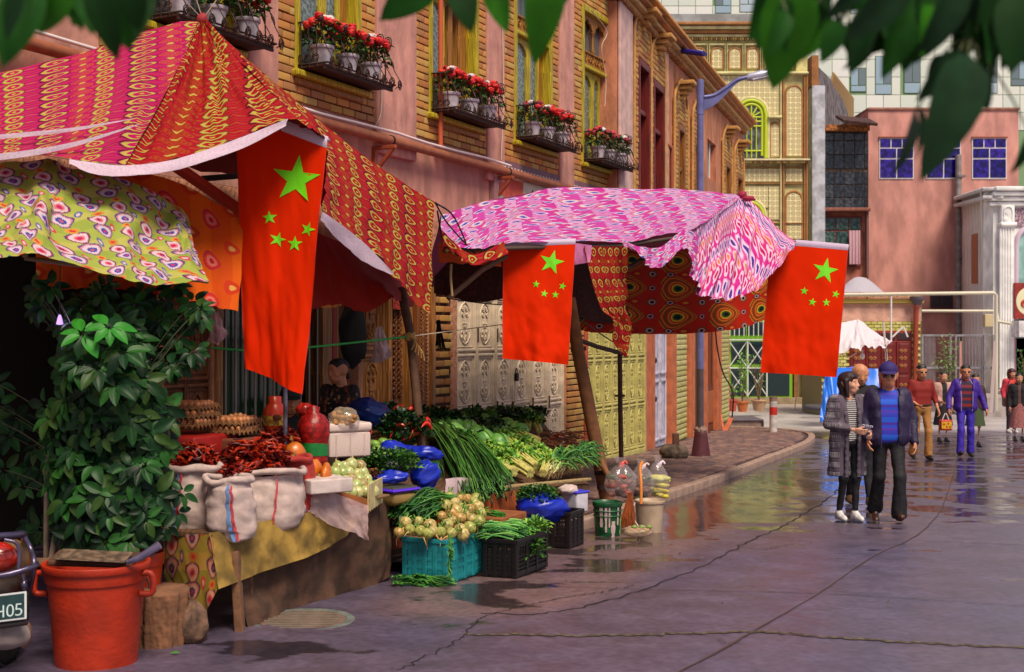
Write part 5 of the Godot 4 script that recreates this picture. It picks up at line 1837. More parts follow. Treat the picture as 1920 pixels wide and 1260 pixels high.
	s = cloth([P(1546, 708, D), P(1560, 692, D), P(1600, 690, D + 0.4), P(1646, 692, D + 0.3)], [P(1536, 790, D - 0.6), P(1570, 800, D - 0.8), P(1610, 800, D - 0.8), P(1652, 795, D - 0.5)], 30, 14, 0.16, 7.0, 1.0)
	var s2 := cloth([P(1546, 708, D), P(1560, 692, D), P(1600, 690, D + 0.4), P(1646, 692, D + 0.3)], [P(1556, 700, D + 1.4), P(1566, 690, D + 1.5), P(1604, 690, D + 1.6), P(1646, 694, D + 1.5)], 30, 6, 0.05)
	s.app(s2)
	one("tarpaulin_cart", s, M(C8(30, 110, 226), 0.35), "bright blue tarpaulin over a load behind the couple", "tarpaulin")
	# street lamp
	D = 23.0
	o = thing("street_lamp", "blue-grey street lamp on a dark red cone base", "street lamp", P(1314, 868, D))
	var lm := M(C8(112, 112, 168), 0.4, "mottle", 0.8, "", 1.0, 0.0, {"metal": 0.2})
	var dk := M(C8(84, 70, 78), 0.5, "mottle", 0.8)
	s = S.new(); s.tube([P(1313, 860, D), P(1313, 690, D)], 0.062, 14); part(o, "lower_post", s, dk)
	s = S.new(); s.tube([P(1313, 692, D), P(1313, 400, D), P(1313, 150, D)], [0.064, 0.062, 0.058], 14); part(o, "post", s, lm)
	s = S.new(); s.tube([P(1313, 215, D), P(1313, 150, D), P(1313, 148, D)], [0.066, 0.066, 0.01], 14); part(o, "cap", s, lm)
	s = S.new()
	var apts := crv([P(1320, 182, D), P(1340, 178, D), P(1362, 164, D), P(1382, 150, D), P(1404, 144, D)], 16)
	s.tube(apts, 0.035, 8)
	for i in 15:
		var a: Vector3 = apts[i]
		var b: Vector3 = apts[i + 1]
		var h0: float = 0.24 * (1.0 - i / 15.0)
		var h1: float = 0.24 * (1.0 - (i + 1) / 15.0)
		s.quad(a + Vector3(0, 0, 0.012), a + Vector3(0, -h0, 0.012), b + Vector3(0, -h1, 0.012), b + Vector3(0, 0, 0.012))
		s.quad(b + Vector3(0, 0, -0.012), b + Vector3(0, -h1, -0.012), a + Vector3(0, -h0, -0.012), a + Vector3(0, 0, -0.012))
	part(o, "arm", s, lm)
	s = S.new()
	s.tube([P(1400, 148, D), P(1406, 145, D), P(1428, 140, D), P(1446, 136, D), P(1452, 134.5, D)], [0.035, 0.075, 0.085, 0.07, 0.02], 10)
	var hd := part(o, "lamp_head", s, M(C8(186, 184, 204), 0.35, "", 1.0, "", 1.0, 0.0, {"metal": 0.4}))
	s = S.new(); s.bar(P(1410, 150, D), P(1446, 142, D), 0.12, 0.02); part(hd, "glass", s, M(C8(220, 220, 226), 0.2))
	s = S.new()
	s.lathe([Vector2(0.0, 0.56), Vector2(0.115, 0.56), Vector2(0.12, 0.54), Vector2(0.205, 0.0)], 8, Transform3D(Basis(Vector3.UP, 0.3), P(1314, 869, D)))
	part(o, "cone_base", s, M(C8(86, 30, 44), 0.7, "mottle", 1.5, "grain", 0.6))
	s = S.new(); s.blob(P(1314, 807, D), Vector3(0.11, 0.09, 0.11), 14, 0.6, noise); part(o, "paper_wrap", s, M(C8(176, 140, 130), 0.9, "blotch", 3.0))
	s = S.new()
	s.blob(P(1264, 849, 22.4), Vector3(0.25, 0.18, 0.2), 14, 0.25, noise)
	for i in s.v.size():
		s.v[i].y = clampf(s.v[i].y, P(0, 867, 22.4).y, P(0, 833, 22.4).y)
	one("stone_block", s, M(C8(120, 100, 86), 0.9, "blotch", 1.5, "lumps", 0.8), "rough grey-brown stone block on the pavement beside the cone base", "stone")
	s = S.new(); s.box(P(1267, 823, 22.4), Vector3(0.11, 0.2, 0.12), 0.01)
	one("loose_brick", s, M(C8(110, 70, 60), 0.9, "fine", 3.0), "dark brick standing on the rough stone block", "brick")
	# bollard
	D = 31.5
	o = thing("bollard", "white bollard with one red band near the pavement corner", "bollard", P(1450, 817, D))
	for q in [[817, 778, C8(214, 204, 204)], [778, 763, C8(206, 40, 34)], [763, 752, C8(206, 196, 196)], [752, 744, C8(140, 110, 100)]]:
		s = S.new(); s.tube([P(1450, q[0], D), P(1450, q[1], D)], 0.095 if q[0] != 752 else 0.097, 14); part(o, "red_band" if q[0] == 778 else "post", s, M(q[2], 0.6, "mottle", 2.0))
	# platform skip
	D = 35.6
	o = thing("metal_platform", "low dark metal platform at the corner of the salmon building", "platform", P(1400, 806, D))
	s = S.new(); pb(s, 1366, 1431, 786, 789, D, 0.1, 1.6, 0.01); part(o, "deck", s, M(C8(96, 84, 100), 0.5, "mottle", 1.0))
	s = S.new(); pb(s, 1368, 1429, 789, 803, D, 0.05, 1.4, 0.01); part(o, "side", s, M(C8(130, 104, 96), 0.7, "mottle", 1.0))
	s = S.new(); pb(s, 1428, 1431, 789, 804, D, 0.1, 0.0, 0.01); part(o, "leg", s, M(C8(60, 40, 50), 0.6))
	# far pavement with plants
	s = S.new()
	s.box(P(1440, 776, 47) + Vector3(0, -0.1, 0), Vector3(10, 0.25, 12.6), 0.04)
	struct("far_pavement", s, M(C8(176, 160, 150), 0.85, "mottle", 0.6, "grain", 0.6))
	plant_pot(P(1392, 772, 44), 0.2, 0.36, C8(200, 110, 56), "terracotta pot with a feathery bright green plant", 1.9, C8(120, 186, 60), 150)
	plant_pot(P(1423, 770, 44.5), 0.25, 0.38, C8(190, 150, 116), "pale bowl-shaped pot with a bare twiggy shrub", 1.9, C8(150, 170, 90), 36)
	plant_pot(P(1373, 771, 43), 0.17, 0.4, C8(190, 80, 60), "red pot half hidden by the building corner", 0.5, C8(90, 140, 50), 30)
	plant_pot(P(1775, 770, 38.5), 0.35, 0.4, C8(150, 120, 100), "wide loose grey-green shrub in front of the railing", 1.9, C8(120, 140, 84), 420)
	plant_pot(P(1925, 770, 41.5), 0.3, 0.4, C8(150, 110, 100), "green palm-like plant at the right edge by the pilaster", 1.6, C8(80, 140, 60), 120)
	s = S.new()
	var tp := []
	for k in 17: tp.append(P(1532, 766, 43) + Vector3(cos(TAU * k / 16.0) * 0.36, 0.04, sin(TAU * k / 16.0) * 0.36))
	s.tube(tp, 0.09, 8)
	one("old_tyre", s, M(C8(70, 66, 72), 0.8), "old tyre lying flat by the far kerb", "tyre")
	s = S.new()
	s.bar(P(1506, 640, 44), P(1490, 768, 43), 0.03, 0.03)
	one("leaning_stick", s, M(C8(90, 70, 60), 0.7), "thin dark stick leaning near the lilac board", "stick")
	# black hanging cable from the wall corner
	s = S.new()
	s.tube(crv([P(1341, 618, 32), P(1346, 660, 32.5), P(1356, 700, 33), P(1370, 725, 33.5), P(1375, 745, 33.5), P(1372, 790, 33.8)], 20), 0.02, 5)
	one("black_cable", s, M(C8(30, 24, 26), 0.6), "black cable drooping past the last roller shutter", "cable")
	s = S.new()
	s.bar(P(1352, 778, 32.4), P(1357, 812, 32), 0.05, 0.03)
	s.bar(P(1371, 784, 33), P(1356, 816, 32), 0.12, 0.03)
	one("leaning_planks", s, M(C8(196, 100, 60), 0.7, "mottle", 1.5), "orange plank and brown board leaning at the shutter foot", "planks")

func cloth_rows(a: Vector3, b: Vector3, drop: float, amp: float) -> Array:
	var rows := []
	for i in 8:
		var row := []
		for j in 25:
			var t := j / 24.0
			row.append(a.lerp(b, t) + Vector3(0, -drop * i / 7.0, amp * sin(t * 22.0) * (0.4 + 0.6 * i / 7.0)))
		rows.append(row)
	return rows

func plant_pot(at: Vector3, r: float, h: float, col: Color, label: String, tall: float, leafc: Color, n: int):
	var o := thing("potted_plant", label, "potted plant", at)
	var s := S.new()
	s.lathe([Vector2(0, 0), Vector2(r * 0.7, 0), Vector2(r * 0.7, 0), Vector2(r * 1.0, h * 0.85), Vector2(r * 1.12, h * 0.86), Vector2(r * 1.12, h), Vector2(r * 0.95, h), Vector2(r * 0.9, h * 0.85), Vector2(0, h * 0.85)], 16, Transform3D(Basis.IDENTITY, at))
	part(o, "pot", s, M(col, 0.8, "mottle", 2.0))
	var st := S.new()
	var lf := S.new()
	var ends := []
	for k in 11:
		var a := rr(0, TAU)
		var sp := rr(0.1, 0.42) * tall * 0.5
		var e := at + Vector3(cos(a) * sp, h + tall * rr(0.5, 1.0), sin(a) * sp)
		var pts := crv([at + Vector3(0, h * 0.8, 0), (at + Vector3(0, h, 0)).lerp(e, 0.5) + Vector3(rr(-0.08, 0.08), 0.1, rr(-0.08, 0.08)), e], 8)
		st.tube(pts, [0.016, 0.014, 0.012, 0.01, 0.008, 0.007, 0.006, 0.005], 4, false)
		ends.append(pts)
	for k in n:
		var pts: Array = ends[rng.randi() % ends.size()]
		var q: Vector3 = pts[rng.randi_range(2, 7)] + Vector3(rr(-1, 1), rr(-0.5, 0.5), rr(-1, 1)) * 0.08
		leaf_on(lf, q, Vector3(rr(-1, 1), rr(-0.2, 0.9), rr(-1, 1)), rr(0.09, 0.2), rr(0.014, 0.035))
	part(o, "stems", st, M(C8(120, 100, 70), 0.7))
	part(o, "foliage", lf, M(leafc, 0.5, "", 1.0, "", 1.0, 0.0, {"bl": leafc * 0.5}), "stuff")

func PL(a: Array) -> Array:
	var r := []
	for q in a: r.append(P(q[0], q[1], q[2]))
	return r
func rope(pts: Array, r: float, n := 24) -> S:
	var s := S.new()
	s.tube(crv(pts, n), r, 6)
	return s
func ex(t: String, bl := Color(0, 0, 0), rough := 0.75) -> StandardMaterial3D:
	return M(Color.WHITE, rough, t, 1.0, "weave", 0.35, 0.0, {"uv": 1, "bl": bl, "spec": 0.25})

func flag(label: String, c: Array, sleeve: Array, stars: Array, wave: float, sd: float):
	# c holds the four corners as [px, py, distance]: top left, top right, bottom right, bottom left
	var at := P(c[3][0], c[3][1], c[3][2])
	var o := thing("flag", label, "flag", at, "red flags hung from the canopies")
	var q := PL(c)
	var n: Vector3 = (q[1] - q[0]).cross(q[3] - q[0]).normalized()
	if n.z < 0: n = -n
	var f := func(u: float, v: float) -> Vector3:
		var p: Vector3 = q[0].lerp(q[1], u).lerp(q[3].lerp(q[2], u), v)
		var w := sin(u * 7.0 + sd + v * 1.4) * 0.5 + noise.get_noise_2d(u * 90 + sd * 50, v * 60) * 1.3 + 0.35 * noise.get_noise_2d(u * 330 + sd * 90 - v * 60, v * 90)
		return p + n * wave * w * (0.15 + v)
	var s := S.new()
	var rows := []
	for j in 41:
		var row := []
		for i in 25: row.append(f.call(i / 24.0, lerp(0.035, 1.0, j / 40.0)))
		rows.append(row)
	s.grid(rows)
	part(o, "cloth", s, M(C8(226, 44, 4), 0.7, "", 0.7, "weave", 0.2, 0.0, {"bl": C8(150, 18, 0), "spec": 0.15}))
	s = S.new()
	rows = []
	for j in 4:
		var row := []
		for i in 17: row.append(f.call(lerp(sleeve[0], 1.0, i / 16.0), lerp(-0.012, 0.034, j / 3.0)) + n * 0.012 * sin(j * PI / 3.0))
		rows.append(row)
	s.grid(rows)
	part(o, "sleeve", s, M(C8(214, 192, 222), 0.7, "fine", 3.0))
	s = S.new()
	s.tube([f.call(-0.02, 0.0) - n * 0.012, f.call(1.01, 0.0) - n * 0.012], 0.012, 6)
	part(o, "hanging_rod", s, M(C8(150, 140, 140), 0.5))
	for ev in [[0.0, 0.012], [0.988, 1.0]]:
		s = S.new()
		rows = []
		for j in 41: rows.append([f.call(ev[0], lerp(0.035, 1.0, j / 40.0)) + n * 0.003, f.call(ev[1], lerp(0.035, 1.0, j / 40.0)) + n * 0.003])
		s.grid(rows)
		part(o, "stitched_hem", s, M(C8(200, 34, 4), 0.8))
	var inv := func(px: float, py: float) -> Vector2:
		var u := 0.5
		var v := 0.5
		for k in 12:
			var a := Vector2(c[0][0], c[0][1])
			var b := Vector2(c[1][0], c[1][1])
			var g := Vector2(c[2][0], c[2][1])
			var h := Vector2(c[3][0], c[3][1])
			var p := a.lerp(b, u).lerp(h.lerp(g, u), v) - Vector2(px, py)
			var du := (b - a).lerp(g - h, v)
			var dv := h.lerp(g, u) - a.lerp(b, u)
			var det := du.x * dv.y - du.y * dv.x
			u -= (p.x * dv.y - p.y * dv.x) / det
			v -= (du.x * p.y - du.y * p.x) / det
		return Vector2(u, v)
	for t in stars:
		for side in [1.0, -1.0]:
			s = S.new()
			var rows2 := []
			for ring in 4:
				var row := []
				for k in 21:
					var a: float = t[3] + TAU * k / 20.0
					var m := absf(fposmod(k / 2.0, 2.0) - 1.0)
					var kk := k % 4
					var r: float = t[2] * ([1.0, 0.526, 0.382, 0.526][kk])
					var w: Vector2 = inv.call(t[0] + sin(a) * r * ring / 3.0, t[1] - cos(a) * r * ring / 3.0)
					row.append(f.call(w.x, w.y) + n * 0.004 * side)
				rows2.append(row)
			s.grid(rows2)
			part(o, "star", s, M(C8(116, 226, 14), 0.6, "", 1.0, "", 1.0, 0.0, {"bl": C8(60, 120, 0)}))

func canopies():
	var T := ftr(BA)
	# big pyramid tent
	var o := thing("market_tent", "big ikat pyramid tent, lit front painted magenta, shaded sides red, tied knot at its peak", "market tent", P(535, 1060, 9.3))
	var front_b := PL([[-90, 288, 7.6], [0, 288, 7.8], [100, 290, 7.9], [170, 304, 8.0], [235, 310, 8.1]])
	var s := cloth(PL([[-90, 160, 8.6], [0, 136, 9.0], [150, 100, 9.4], [250, 66, 9.7], [330, 44, 9.9], [376, 38, 10.0]]), front_b, 60, 26, 0.05, 3.0, 1.0, 0.06, Vector2(0.76, 0.125))
	part(o, "front_panel", s, ex("ikat_magenta_lit", C8(70, 0, 30)))  # lit tone of the tent cloth, painted magenta
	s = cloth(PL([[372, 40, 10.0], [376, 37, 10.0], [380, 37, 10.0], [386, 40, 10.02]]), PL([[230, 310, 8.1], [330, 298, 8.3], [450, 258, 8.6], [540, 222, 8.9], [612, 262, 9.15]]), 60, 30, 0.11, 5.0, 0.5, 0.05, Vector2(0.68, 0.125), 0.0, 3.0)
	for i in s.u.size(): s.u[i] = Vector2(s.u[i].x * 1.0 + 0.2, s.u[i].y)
	part(o, "corner_panel", s, ex("ikat_red", C8(90, 6, 4)))  # shade on the tent cloth painted as red, here and on the side
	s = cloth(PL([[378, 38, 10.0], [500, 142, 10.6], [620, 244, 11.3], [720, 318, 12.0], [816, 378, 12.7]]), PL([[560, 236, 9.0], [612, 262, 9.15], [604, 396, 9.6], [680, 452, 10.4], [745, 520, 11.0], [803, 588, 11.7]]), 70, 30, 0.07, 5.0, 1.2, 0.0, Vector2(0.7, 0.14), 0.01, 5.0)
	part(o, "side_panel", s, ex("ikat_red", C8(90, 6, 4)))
	# hems
	var white := M(C8(214, 186, 206), 0.75, "fine", 2.0, "weave", 0.3)
	s = cloth(PL([[130, 297, 7.95], [170, 304, 8.0], [235, 310, 8.1], [330, 298, 8.3], [450, 258, 8.6], [540, 222, 8.9]]), PL([[130, 306, 7.93], [170, 324, 7.97], [235, 330, 8.07], [330, 318, 8.27], [450, 280, 8.57], [536, 236, 8.88]]), 40, 5, 0.01)
	part(o, "hem", s, white)
	s = cloth(PL([[604, 396, 9.6], [645, 425, 10.0], [690, 462, 10.45], [738, 512, 10.9]]), PL([[602, 412, 9.55], [635, 450, 9.95], [685, 492, 10.4], [736, 516, 10.88]]), 20, 5, 0.015)
	part(o, "hem", s, white)
	for q in [[[-90, 262, 7.78], [0, 252, 7.95], [130, 240, 8.15], [250, 222, 8.42], 9], [[-90, 292, 7.6], [0, 288, 7.74], [130, 268, 7.98], [262, 232, 8.34], 12]]:
		var a := PL([q[0], q[1], q[2], q[3]])
		var b := []
		for k in 4: b.append(a[k] + Vector3(0, -q[4] / 300.0 * [1.0, 1.0, 0.8, 0.1][k], 0.0))
		s = cloth(a, b, 24, 3, 0.004)
		part(o, "white_band", s, white)
	s = S.new()
	s.blob(P(380, 36, 10.0), Vector3(0.042, 0.05, 0.042), 12, 0.4, noise)
	for k in 7: s.tube(crv([P(380, 44, 10.0), P(380 + (k - 3) * 6, 58, 9.95), P(380 + (k - 3) * 15, 96, 9.9)], 6), [0.016, 0.012, 0.004], 5)
	part(o, "peak_knot", s, M(C8(160, 40, 50), 0.8, "fine", 3.0))
	# unseen far slopes tied to the wall, added to darken the stall below
	s = cloth(PL([[-90, 185, 8.9], [150, 122, 9.7], [376, 60, 10.2], [615, 262, 11.5], [806, 396, 12.8]]), [T * Vector3(-1.5, 3.2, 0.1), T * Vector3(1.0, 3.3, 0.1), T * Vector3(2.6, 3.3, 0.1), T * Vector3(4.4, 3.2, 0.1), T * Vector3(6.4, 3.0, 0.1)], 40, 10, 0.05)
	part(o, "unseen_back_panel", s, M(C8(150, 30, 30), 0.8, "fine", 2.0))
	s = cloth(PL([[560, 420, 11.4], [640, 455, 11.8], [770, 500, 12.6]]), PL([[590, 578, 11.2], [640, 570, 11.4], [692, 582, 11.6], [740, 560, 11.9], [775, 575, 12.2]]), 24, 8, 0.08, 4.0)
	part(o, "inner_flap", s, M(C8(176, 34, 12), 0.7, "fine", 2.0, "weave", 0.3, 0.0, {"bl": C8(90, 10, 0)}))
	s = cloth(PL([[585, 490, 12.3], [640, 505, 12.5], [690, 520, 12.8]]), PL([[588, 572, 12.2], [620, 578, 12.4], [640, 572, 12.5]]), 12, 5, 0.04)
	part(o, "inner_lining", s, M(C8(190, 110, 50), 0.7, "fine", 2.0))
	s = S.new()
	s.bar(P(330, 312, 9.3), P(560, 470, 10.6), 0.1, 0.05)
	part(o, "red_rafter", s, M(C8(196, 50, 20), 0.7, "fine", 2.0))
	s = S.new()
	s.bar(P(380, 335, 10.5), P(470, 328, 11), 0.04, 0.05)
	part(o, "cross_bar", s, M(C8(40, 34, 34), 0.6))
	s = S.new(); s.tube([P(535, 300, 9.4), P(535, 845, 9.4)], 0.016, 10); part(o, "steel_pole", s, M(C8(160, 160, 180), 0.4, "blotch", 1.0, "", 1.0, 0.0, {"metal": 0.5}))
	s = S.new(); s.tube([P(752, 540, 12.1), P(770, 630, 12.0), P(792, 860, 11.9)], [0.045, 0.042, 0.04], 8)
	part(o, "wooden_pole", s, M(C8(96, 62, 40), 0.8, "streak", 2.0))
	s = S.new(); s.blob(P(768, 631, 12.0), Vector3(0.06, 0.05, 0.06), 10, 0.5, noise)
	for k in 5: s.tube(crv([P(768, 631, 11.95), P(778 + k * 3, 640 + k * 4, 11.9), P(772 + k * 6, 656 + k * 5, 11.9)], 7), 0.006, 4)
	part(o, "knot", s, M(C8(170, 130, 70), 0.9))
	# strings from the peak up to the balcony
	for q in [[362, -20], [420, -20], [350, 4]]:
		one("tent_string", rope([P(380, 36, 10), P(q[0], q[1], 11.4)], 0.004, 4), M(C8(150, 130, 120), 0.7), "thin string from the tent peak %s" % ["up and left to the balcony", "up and right past the basket", "sloping low to the left"][[362, 420, 350].find(q[0])], "string", "strings tying the tent peak")
	one("green_rope", rope([P(395, 652, 10.2), P(470, 657, 10.4), P(570, 652, 10.9), P(768, 631, 12.0)], 0.011, 20), M(C8(40, 150, 60), 0.5), "taut green rope stretched from the plant to the wooden pole", "rope")
	one("thin_cord", rope([P(768, 631, 12.0), P(860, 619, 14), P(945, 608, 15.2)], 0.006, 12), M(C8(190, 170, 150), 0.7), "thin pale cord running from the rope knot past the white gate", "cord")
	one("black_wire", rope([P(845, 560, 15), P(900, 568, 15.4), P(945, 572, 15.6)], 0.008, 12), M(C8(30, 20, 20), 0.7), "black wire across the top of the white gate", "wire")
	# ties between the two tents
	for q in [[[816, 380, 12.7], [840, 420, 13], [895, 480, 13.4]], [[816, 380, 12.7], [850, 405, 13], [880, 470, 13.4]], [[820, 395, 12.7], [826, 430, 12.9], [834, 470, 13.1]]]:
		part(o, "tie", rope(PL(q), 0.009, 12), M(C8(40, 28, 30), 0.7))
	# green awning and the orange one behind it
	o = thing("green_awning", "yellow-green ikat awning sagging over the leafy plant at left", "awning", P(45, 560, 7.4))
	s = cloth(PL([[-90, 330, 8.2], [0, 306, 8.2], [90, 302, 8.25], [140, 316, 8.3], [250, 345, 8.6], [330, 385, 8.8], [352, 404, 8.8]]), PL([[-90, 500, 7.2], [0, 482, 7.3], [45, 474, 7.3], [90, 478, 7.4], [200, 515, 7.6], [260, 531, 7.7], [330, 532, 7.9], [394, 524, 8.05]]), 70, 26, 0.09, 5.0, 1.0, 0.05, Vector2(0.42, 0.22), 0.012, 8.0)
	for i in s.u.size(): s.u[i] = Vector2(s.u[i].y * 0.75 + 0.35 * s.u[i].x, s.u[i].x - s.u[i].y * 0.25)
	part(o, "canopy", s, ex("ikat_green", C8(40, 60, 0)))
	s = S.new()
	s.tube([P(30, 352, 8.5), P(46, 478, 7.7)], 0.02, 8)
	s.tube([P(46, 484, 7.75), P(390, 528, 8.4)], 0.014, 8)
	part(o, "frame_rod", s, M(C8(120, 90, 60), 0.7))
	o = thing("orange_awning", "orange patterned cloth hanging behind the green awning beside the first flag", "awning", P(400, 600, 8.8))
	s = cloth(PL([[60, 318, 8.7], [200, 318, 8.8], [330, 340, 9.0], [455, 410, 9.4]]), PL([[70, 545, 8.6], [200, 540, 8.6], [330, 562, 8.6], [448, 582, 8.8]]), 50, 20, 0.05, 5.0, 1.0, 0.0, Vector2(0.36, 0.36), 0.01, 2.0)
	part(o, "canopy", s, ex("ikat_orange", C8(130, 44, 0)))
	# pink tent
	o = thing("pink_tent", "pink and violet ikat market tent over the vegetable stall", "market tent", P(1140, 955, 15.3))
	var top := PL([[826, 404, 13.6], [900, 380, 14.6], [985, 363, 15.6], [1050, 350, 16.4], [1160, 355, 17.2], [1290, 357, 18], [1392, 366, 18.6]])
	s = cloth(top, PL([[832, 462, 13.0], [900, 468, 13.3], [940, 455, 13.6], [1060, 452, 14.2], [1180, 452, 14.8], [1240, 440, 15.2], [1300, 432, 15.6]]), 80, 26, 0.09, 4.0, 1.0, 0.05, Vector2(1.15, 0.62), 0.0, 4.0)
	part(o, "roof", s, ex("ikat_pink", C8(60, 10, 50)))
	var bk := []
	for q in top: bk.append(q + Vector3(-0.3, -0.75, -1.6))
	s = cloth(top, bk, 30, 6, 0.04)
	part(o, "unseen_back_slope", s, M(C8(190, 90, 150), 0.8, "fine", 2.0))  # unseen far slope, added to keep the space below dark
	s = cloth(PL([[1296, 436, 15.6], [1345, 396, 17], [1392, 367, 18.6], [1440, 410, 18.3], [1492, 455, 17.9]]), PL([[1291, 462, 15.4], [1306, 530, 15.4], [1330, 557, 15.6], [1400, 546, 16.4], [1455, 508, 17.2], [1490, 462, 17.8]]), 70, 24, 0.14, 8.0, 0.6, 0.0, Vector2(0.95, 1.3), 0.01, 6.0)
	for i in s.u.size(): s.u[i] = Vector2(s.u[i].y, s.u[i].x)
	part(o, "side_drape", s, ex("ikat_zigzag", C8(60, 6, 30)))
	s = cloth(PL([[1165, 450, 14.6], [1200, 462, 14.5], [1240, 462, 14.8], [1282, 430, 15.2], [1310, 442, 15.2]]), PL([[1172, 458, 14.5], [1205, 486, 14.4], [1236, 503, 14.6], [1290, 462, 15.0], [1302, 530, 15.1]]), 40, 10, 0.07, 6.0, 0.8, 0.0, Vector2(0.5, 0.3), 0.02, 9.0)
	part(o, "ruffle", s, ex("ikat_pink", C8(60, 10, 50)))
	s = cloth(PL([[828, 430, 12.9], [850, 452, 12.9], [890, 478, 13.1], [945, 452, 13.4]]), PL([[832, 470, 12.9], [860, 482, 12.9], [892, 496, 13.0], [950, 478, 13.35]]), 26, 7, 0.06, 5.0, 0.8, 0.0, Vector2(0.6, 0.14), 0.01, 7.0)
	part(o, "ruffle", s, ex("ikat_red", C8(60, 4, 4)))
	s = cloth(PL([[822, 455, 13.4], [870, 470, 13.6], [945, 470, 14.0]]), PL([[822, 492, 13.6], [870, 494, 13.7], [940, 500, 14.0]]), 14, 5, 0.03)
	part(o, "orange_lining", s, M(C8(222, 80, 24), 0.7, "fine", 2.0, "", 1.0, 0.0, {"bl": C8(120, 30, 0)}))
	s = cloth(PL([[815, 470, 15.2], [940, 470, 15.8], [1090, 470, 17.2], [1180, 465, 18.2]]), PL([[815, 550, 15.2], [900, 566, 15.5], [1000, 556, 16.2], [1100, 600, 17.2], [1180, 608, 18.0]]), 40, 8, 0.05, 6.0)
	part(o, "brown_shade_lining", s, M(C8(84, 34, 20), 0.85, "blotch", 3.0))  # brown backdrop cloth, darkened and spread to paint the shade under the roof
	s = cloth(PL([[1072, 468, 17.3], [1200, 462, 18.3], [1320, 462, 19.2], [1444, 452, 20.2]]), PL([[1076, 606, 17.2], [1105, 622, 17.4], [1200, 626, 18.2], [1300, 625, 18.9], [1390, 615, 19.6], [1442, 596, 20.1]]), 60, 18, 0.05, 4.0, 1.0, 0.0, Vector2(0.95, 0.42), 0.006, 1.0)
	part(o, "peacock_drape", s, ex("ikat_peacock", C8(80, 12, 0)))
	s = cloth(PL([[1094, 462, 14.3], [1110, 530, 14.3], [1128, 580, 14.4], [1150, 600, 14.5], [1150, 640, 14.6], [1172, 668, 14.7]]), PL([[1170, 462, 14.7], [1172, 530, 14.7], [1174, 570, 14.7], [1178, 612, 14.8], [1177, 640, 14.8], [1176, 668, 14.75]]), 40, 14, 0.09, 1.5, 4.0, 0.0, Vector2(0.36, 0.1), 0.0, 11.0)
	part(o, "hanging_cloth", s, ex("ikat_red", C8(120, 20, 0)))
	s = cloth(PL([[1060, 454, 14.2], [1080, 456, 14.3], [1110, 460, 14.3]]), PL([[1062, 500, 14.3], [1080, 496, 14.35], [1106, 492, 14.3]]), 10, 5, 0.03)
	part(o, "pink_flap", s, M(C8(222, 130, 190), 0.7, "fine", 2.0))
	s = S.new(); s.tube(PL([[1068, 560, 14.9], [1084, 660, 15.1], [1142, 958, 15.3]]), [0.07, 0.075, 0.085], 10)
	part(o, "leaning_pole", s, M(C8(140, 88, 54), 0.8, "streak", 1.6, "lumps", 0.6))
	for q in [[1084, 655], [1128, 885], [1133, 912]]:
		s = S.new(); s.tube([P(q[0], q[1] - 4, 15.2), P(q[0] + 1, q[1] + 4, 15.2)], 0.092, 10)
		part(o, "binding", s, M(C8(50, 30, 22), 0.9))
	s = S.new(); s.tube(PL([[1148, 905, 15.1], [1128, 870, 15.05], [1125, 850, 15.05]]), 0.035, 8); part(o, "splint", s, M(C8(150, 96, 60), 0.8))
	s = S.new(); s.tube(PL([[1162, 640, 17.4], [1163, 760, 17.5], [1166, 925, 17.5]]), 0.033, 8); part(o, "thin_pole", s, M(C8(92, 58, 44), 0.7, "streak", 2.0))
	s = S.new(); s.bar(P(1153, 742, 17.4), P(1172, 742, 17.4), 0.02, 0.03); s.tube([P(1165, 880, 17.4), P(1166, 868, 17.4)], 0.06, 8); part(o, "pole_pin", s, M(C8(70, 40, 36), 0.7))
	s = S.new(); s.tube(PL([[1076, 634, 15.0], [1120, 650, 16.1], [1168, 663, 17.4]]), 0.03, 8); part(o, "cross_pole", s, M(C8(74, 46, 36), 0.8, "streak", 2.0))
	s = S.new(); s.tube(PL([[840, 560, 13.6], [905, 505, 13.8], [950, 480, 14.0]]), 0.03, 8); part(o, "strut", s, M(C8(110, 80, 60), 0.8))
	s = S.new(); s.tube(PL([[832, 470, 13.1], [1060, 462, 14.3], [1170, 460, 14.8], [1290, 442, 15.6]]), 0.024, 8); part(o, "front_rail", s, M(C8(80, 60, 54), 0.7))
	s = S.new(); s.tube(PL([[1168, 470, 14.85], [1170, 500, 14.9], [1164, 520, 14.9]]), 0.03, 6); s.tube(PL([[1168, 510, 15], [1195, 490, 15.4], [1215, 480, 15.8]]), 0.022, 6); part(o, "bracket", s, M(C8(40, 28, 30), 0.7))
	s = S.new(); s.blob(P(1392, 366, 18.5), Vector3(0.07, 0.06, 0.07), 10, 0.5, noise); s.blob(P(1404, 372, 18.4), Vector3(0.09, 0.04, 0.05), 10, 0.5, noise); part(o, "knot", s, M(C8(150, 20, 60), 0.7))
	s = S.new(); s.tube(PL([[1300, 452, 16.6], [1400, 454, 18.2], [1495, 453, 18.3], [1592, 462, 18.1]]), 0.018, 8); part(o, "flag_rail", s, M(C8(150, 130, 140), 0.5))
	one("tie_rope", rope([P(1086, 598, 15), P(1120, 622, 15.6), P(1160, 648, 17)], 0.008, 10), M(C8(70, 46, 40), 0.8), "slack brown rope from the leaning pole to the thin pole", "rope")
	one("hanging_string", rope([P(846, 495, 13.4), P(845, 520, 13.4), P(848, 555, 13.4)], 0.014, 8), M(C8(170, 140, 100), 0.9), "frayed tan string hanging under the pink tent's left corner", "string")
	# flags
	flag("largest red flag hanging nearest, in front of the magenta tent", [[440, 195, 9.35], [615, 262, 9.15], [567, 739, 9.1], [462, 690, 9.3]], [0.5], [[556, 337, 47, 0.12], [507, 409, 13.5, -0.1], [521, 450, 15, 0.3], [553, 458, 15.5, 0.05], [579, 431, 15, 0.35]], 0.05, 0.4)
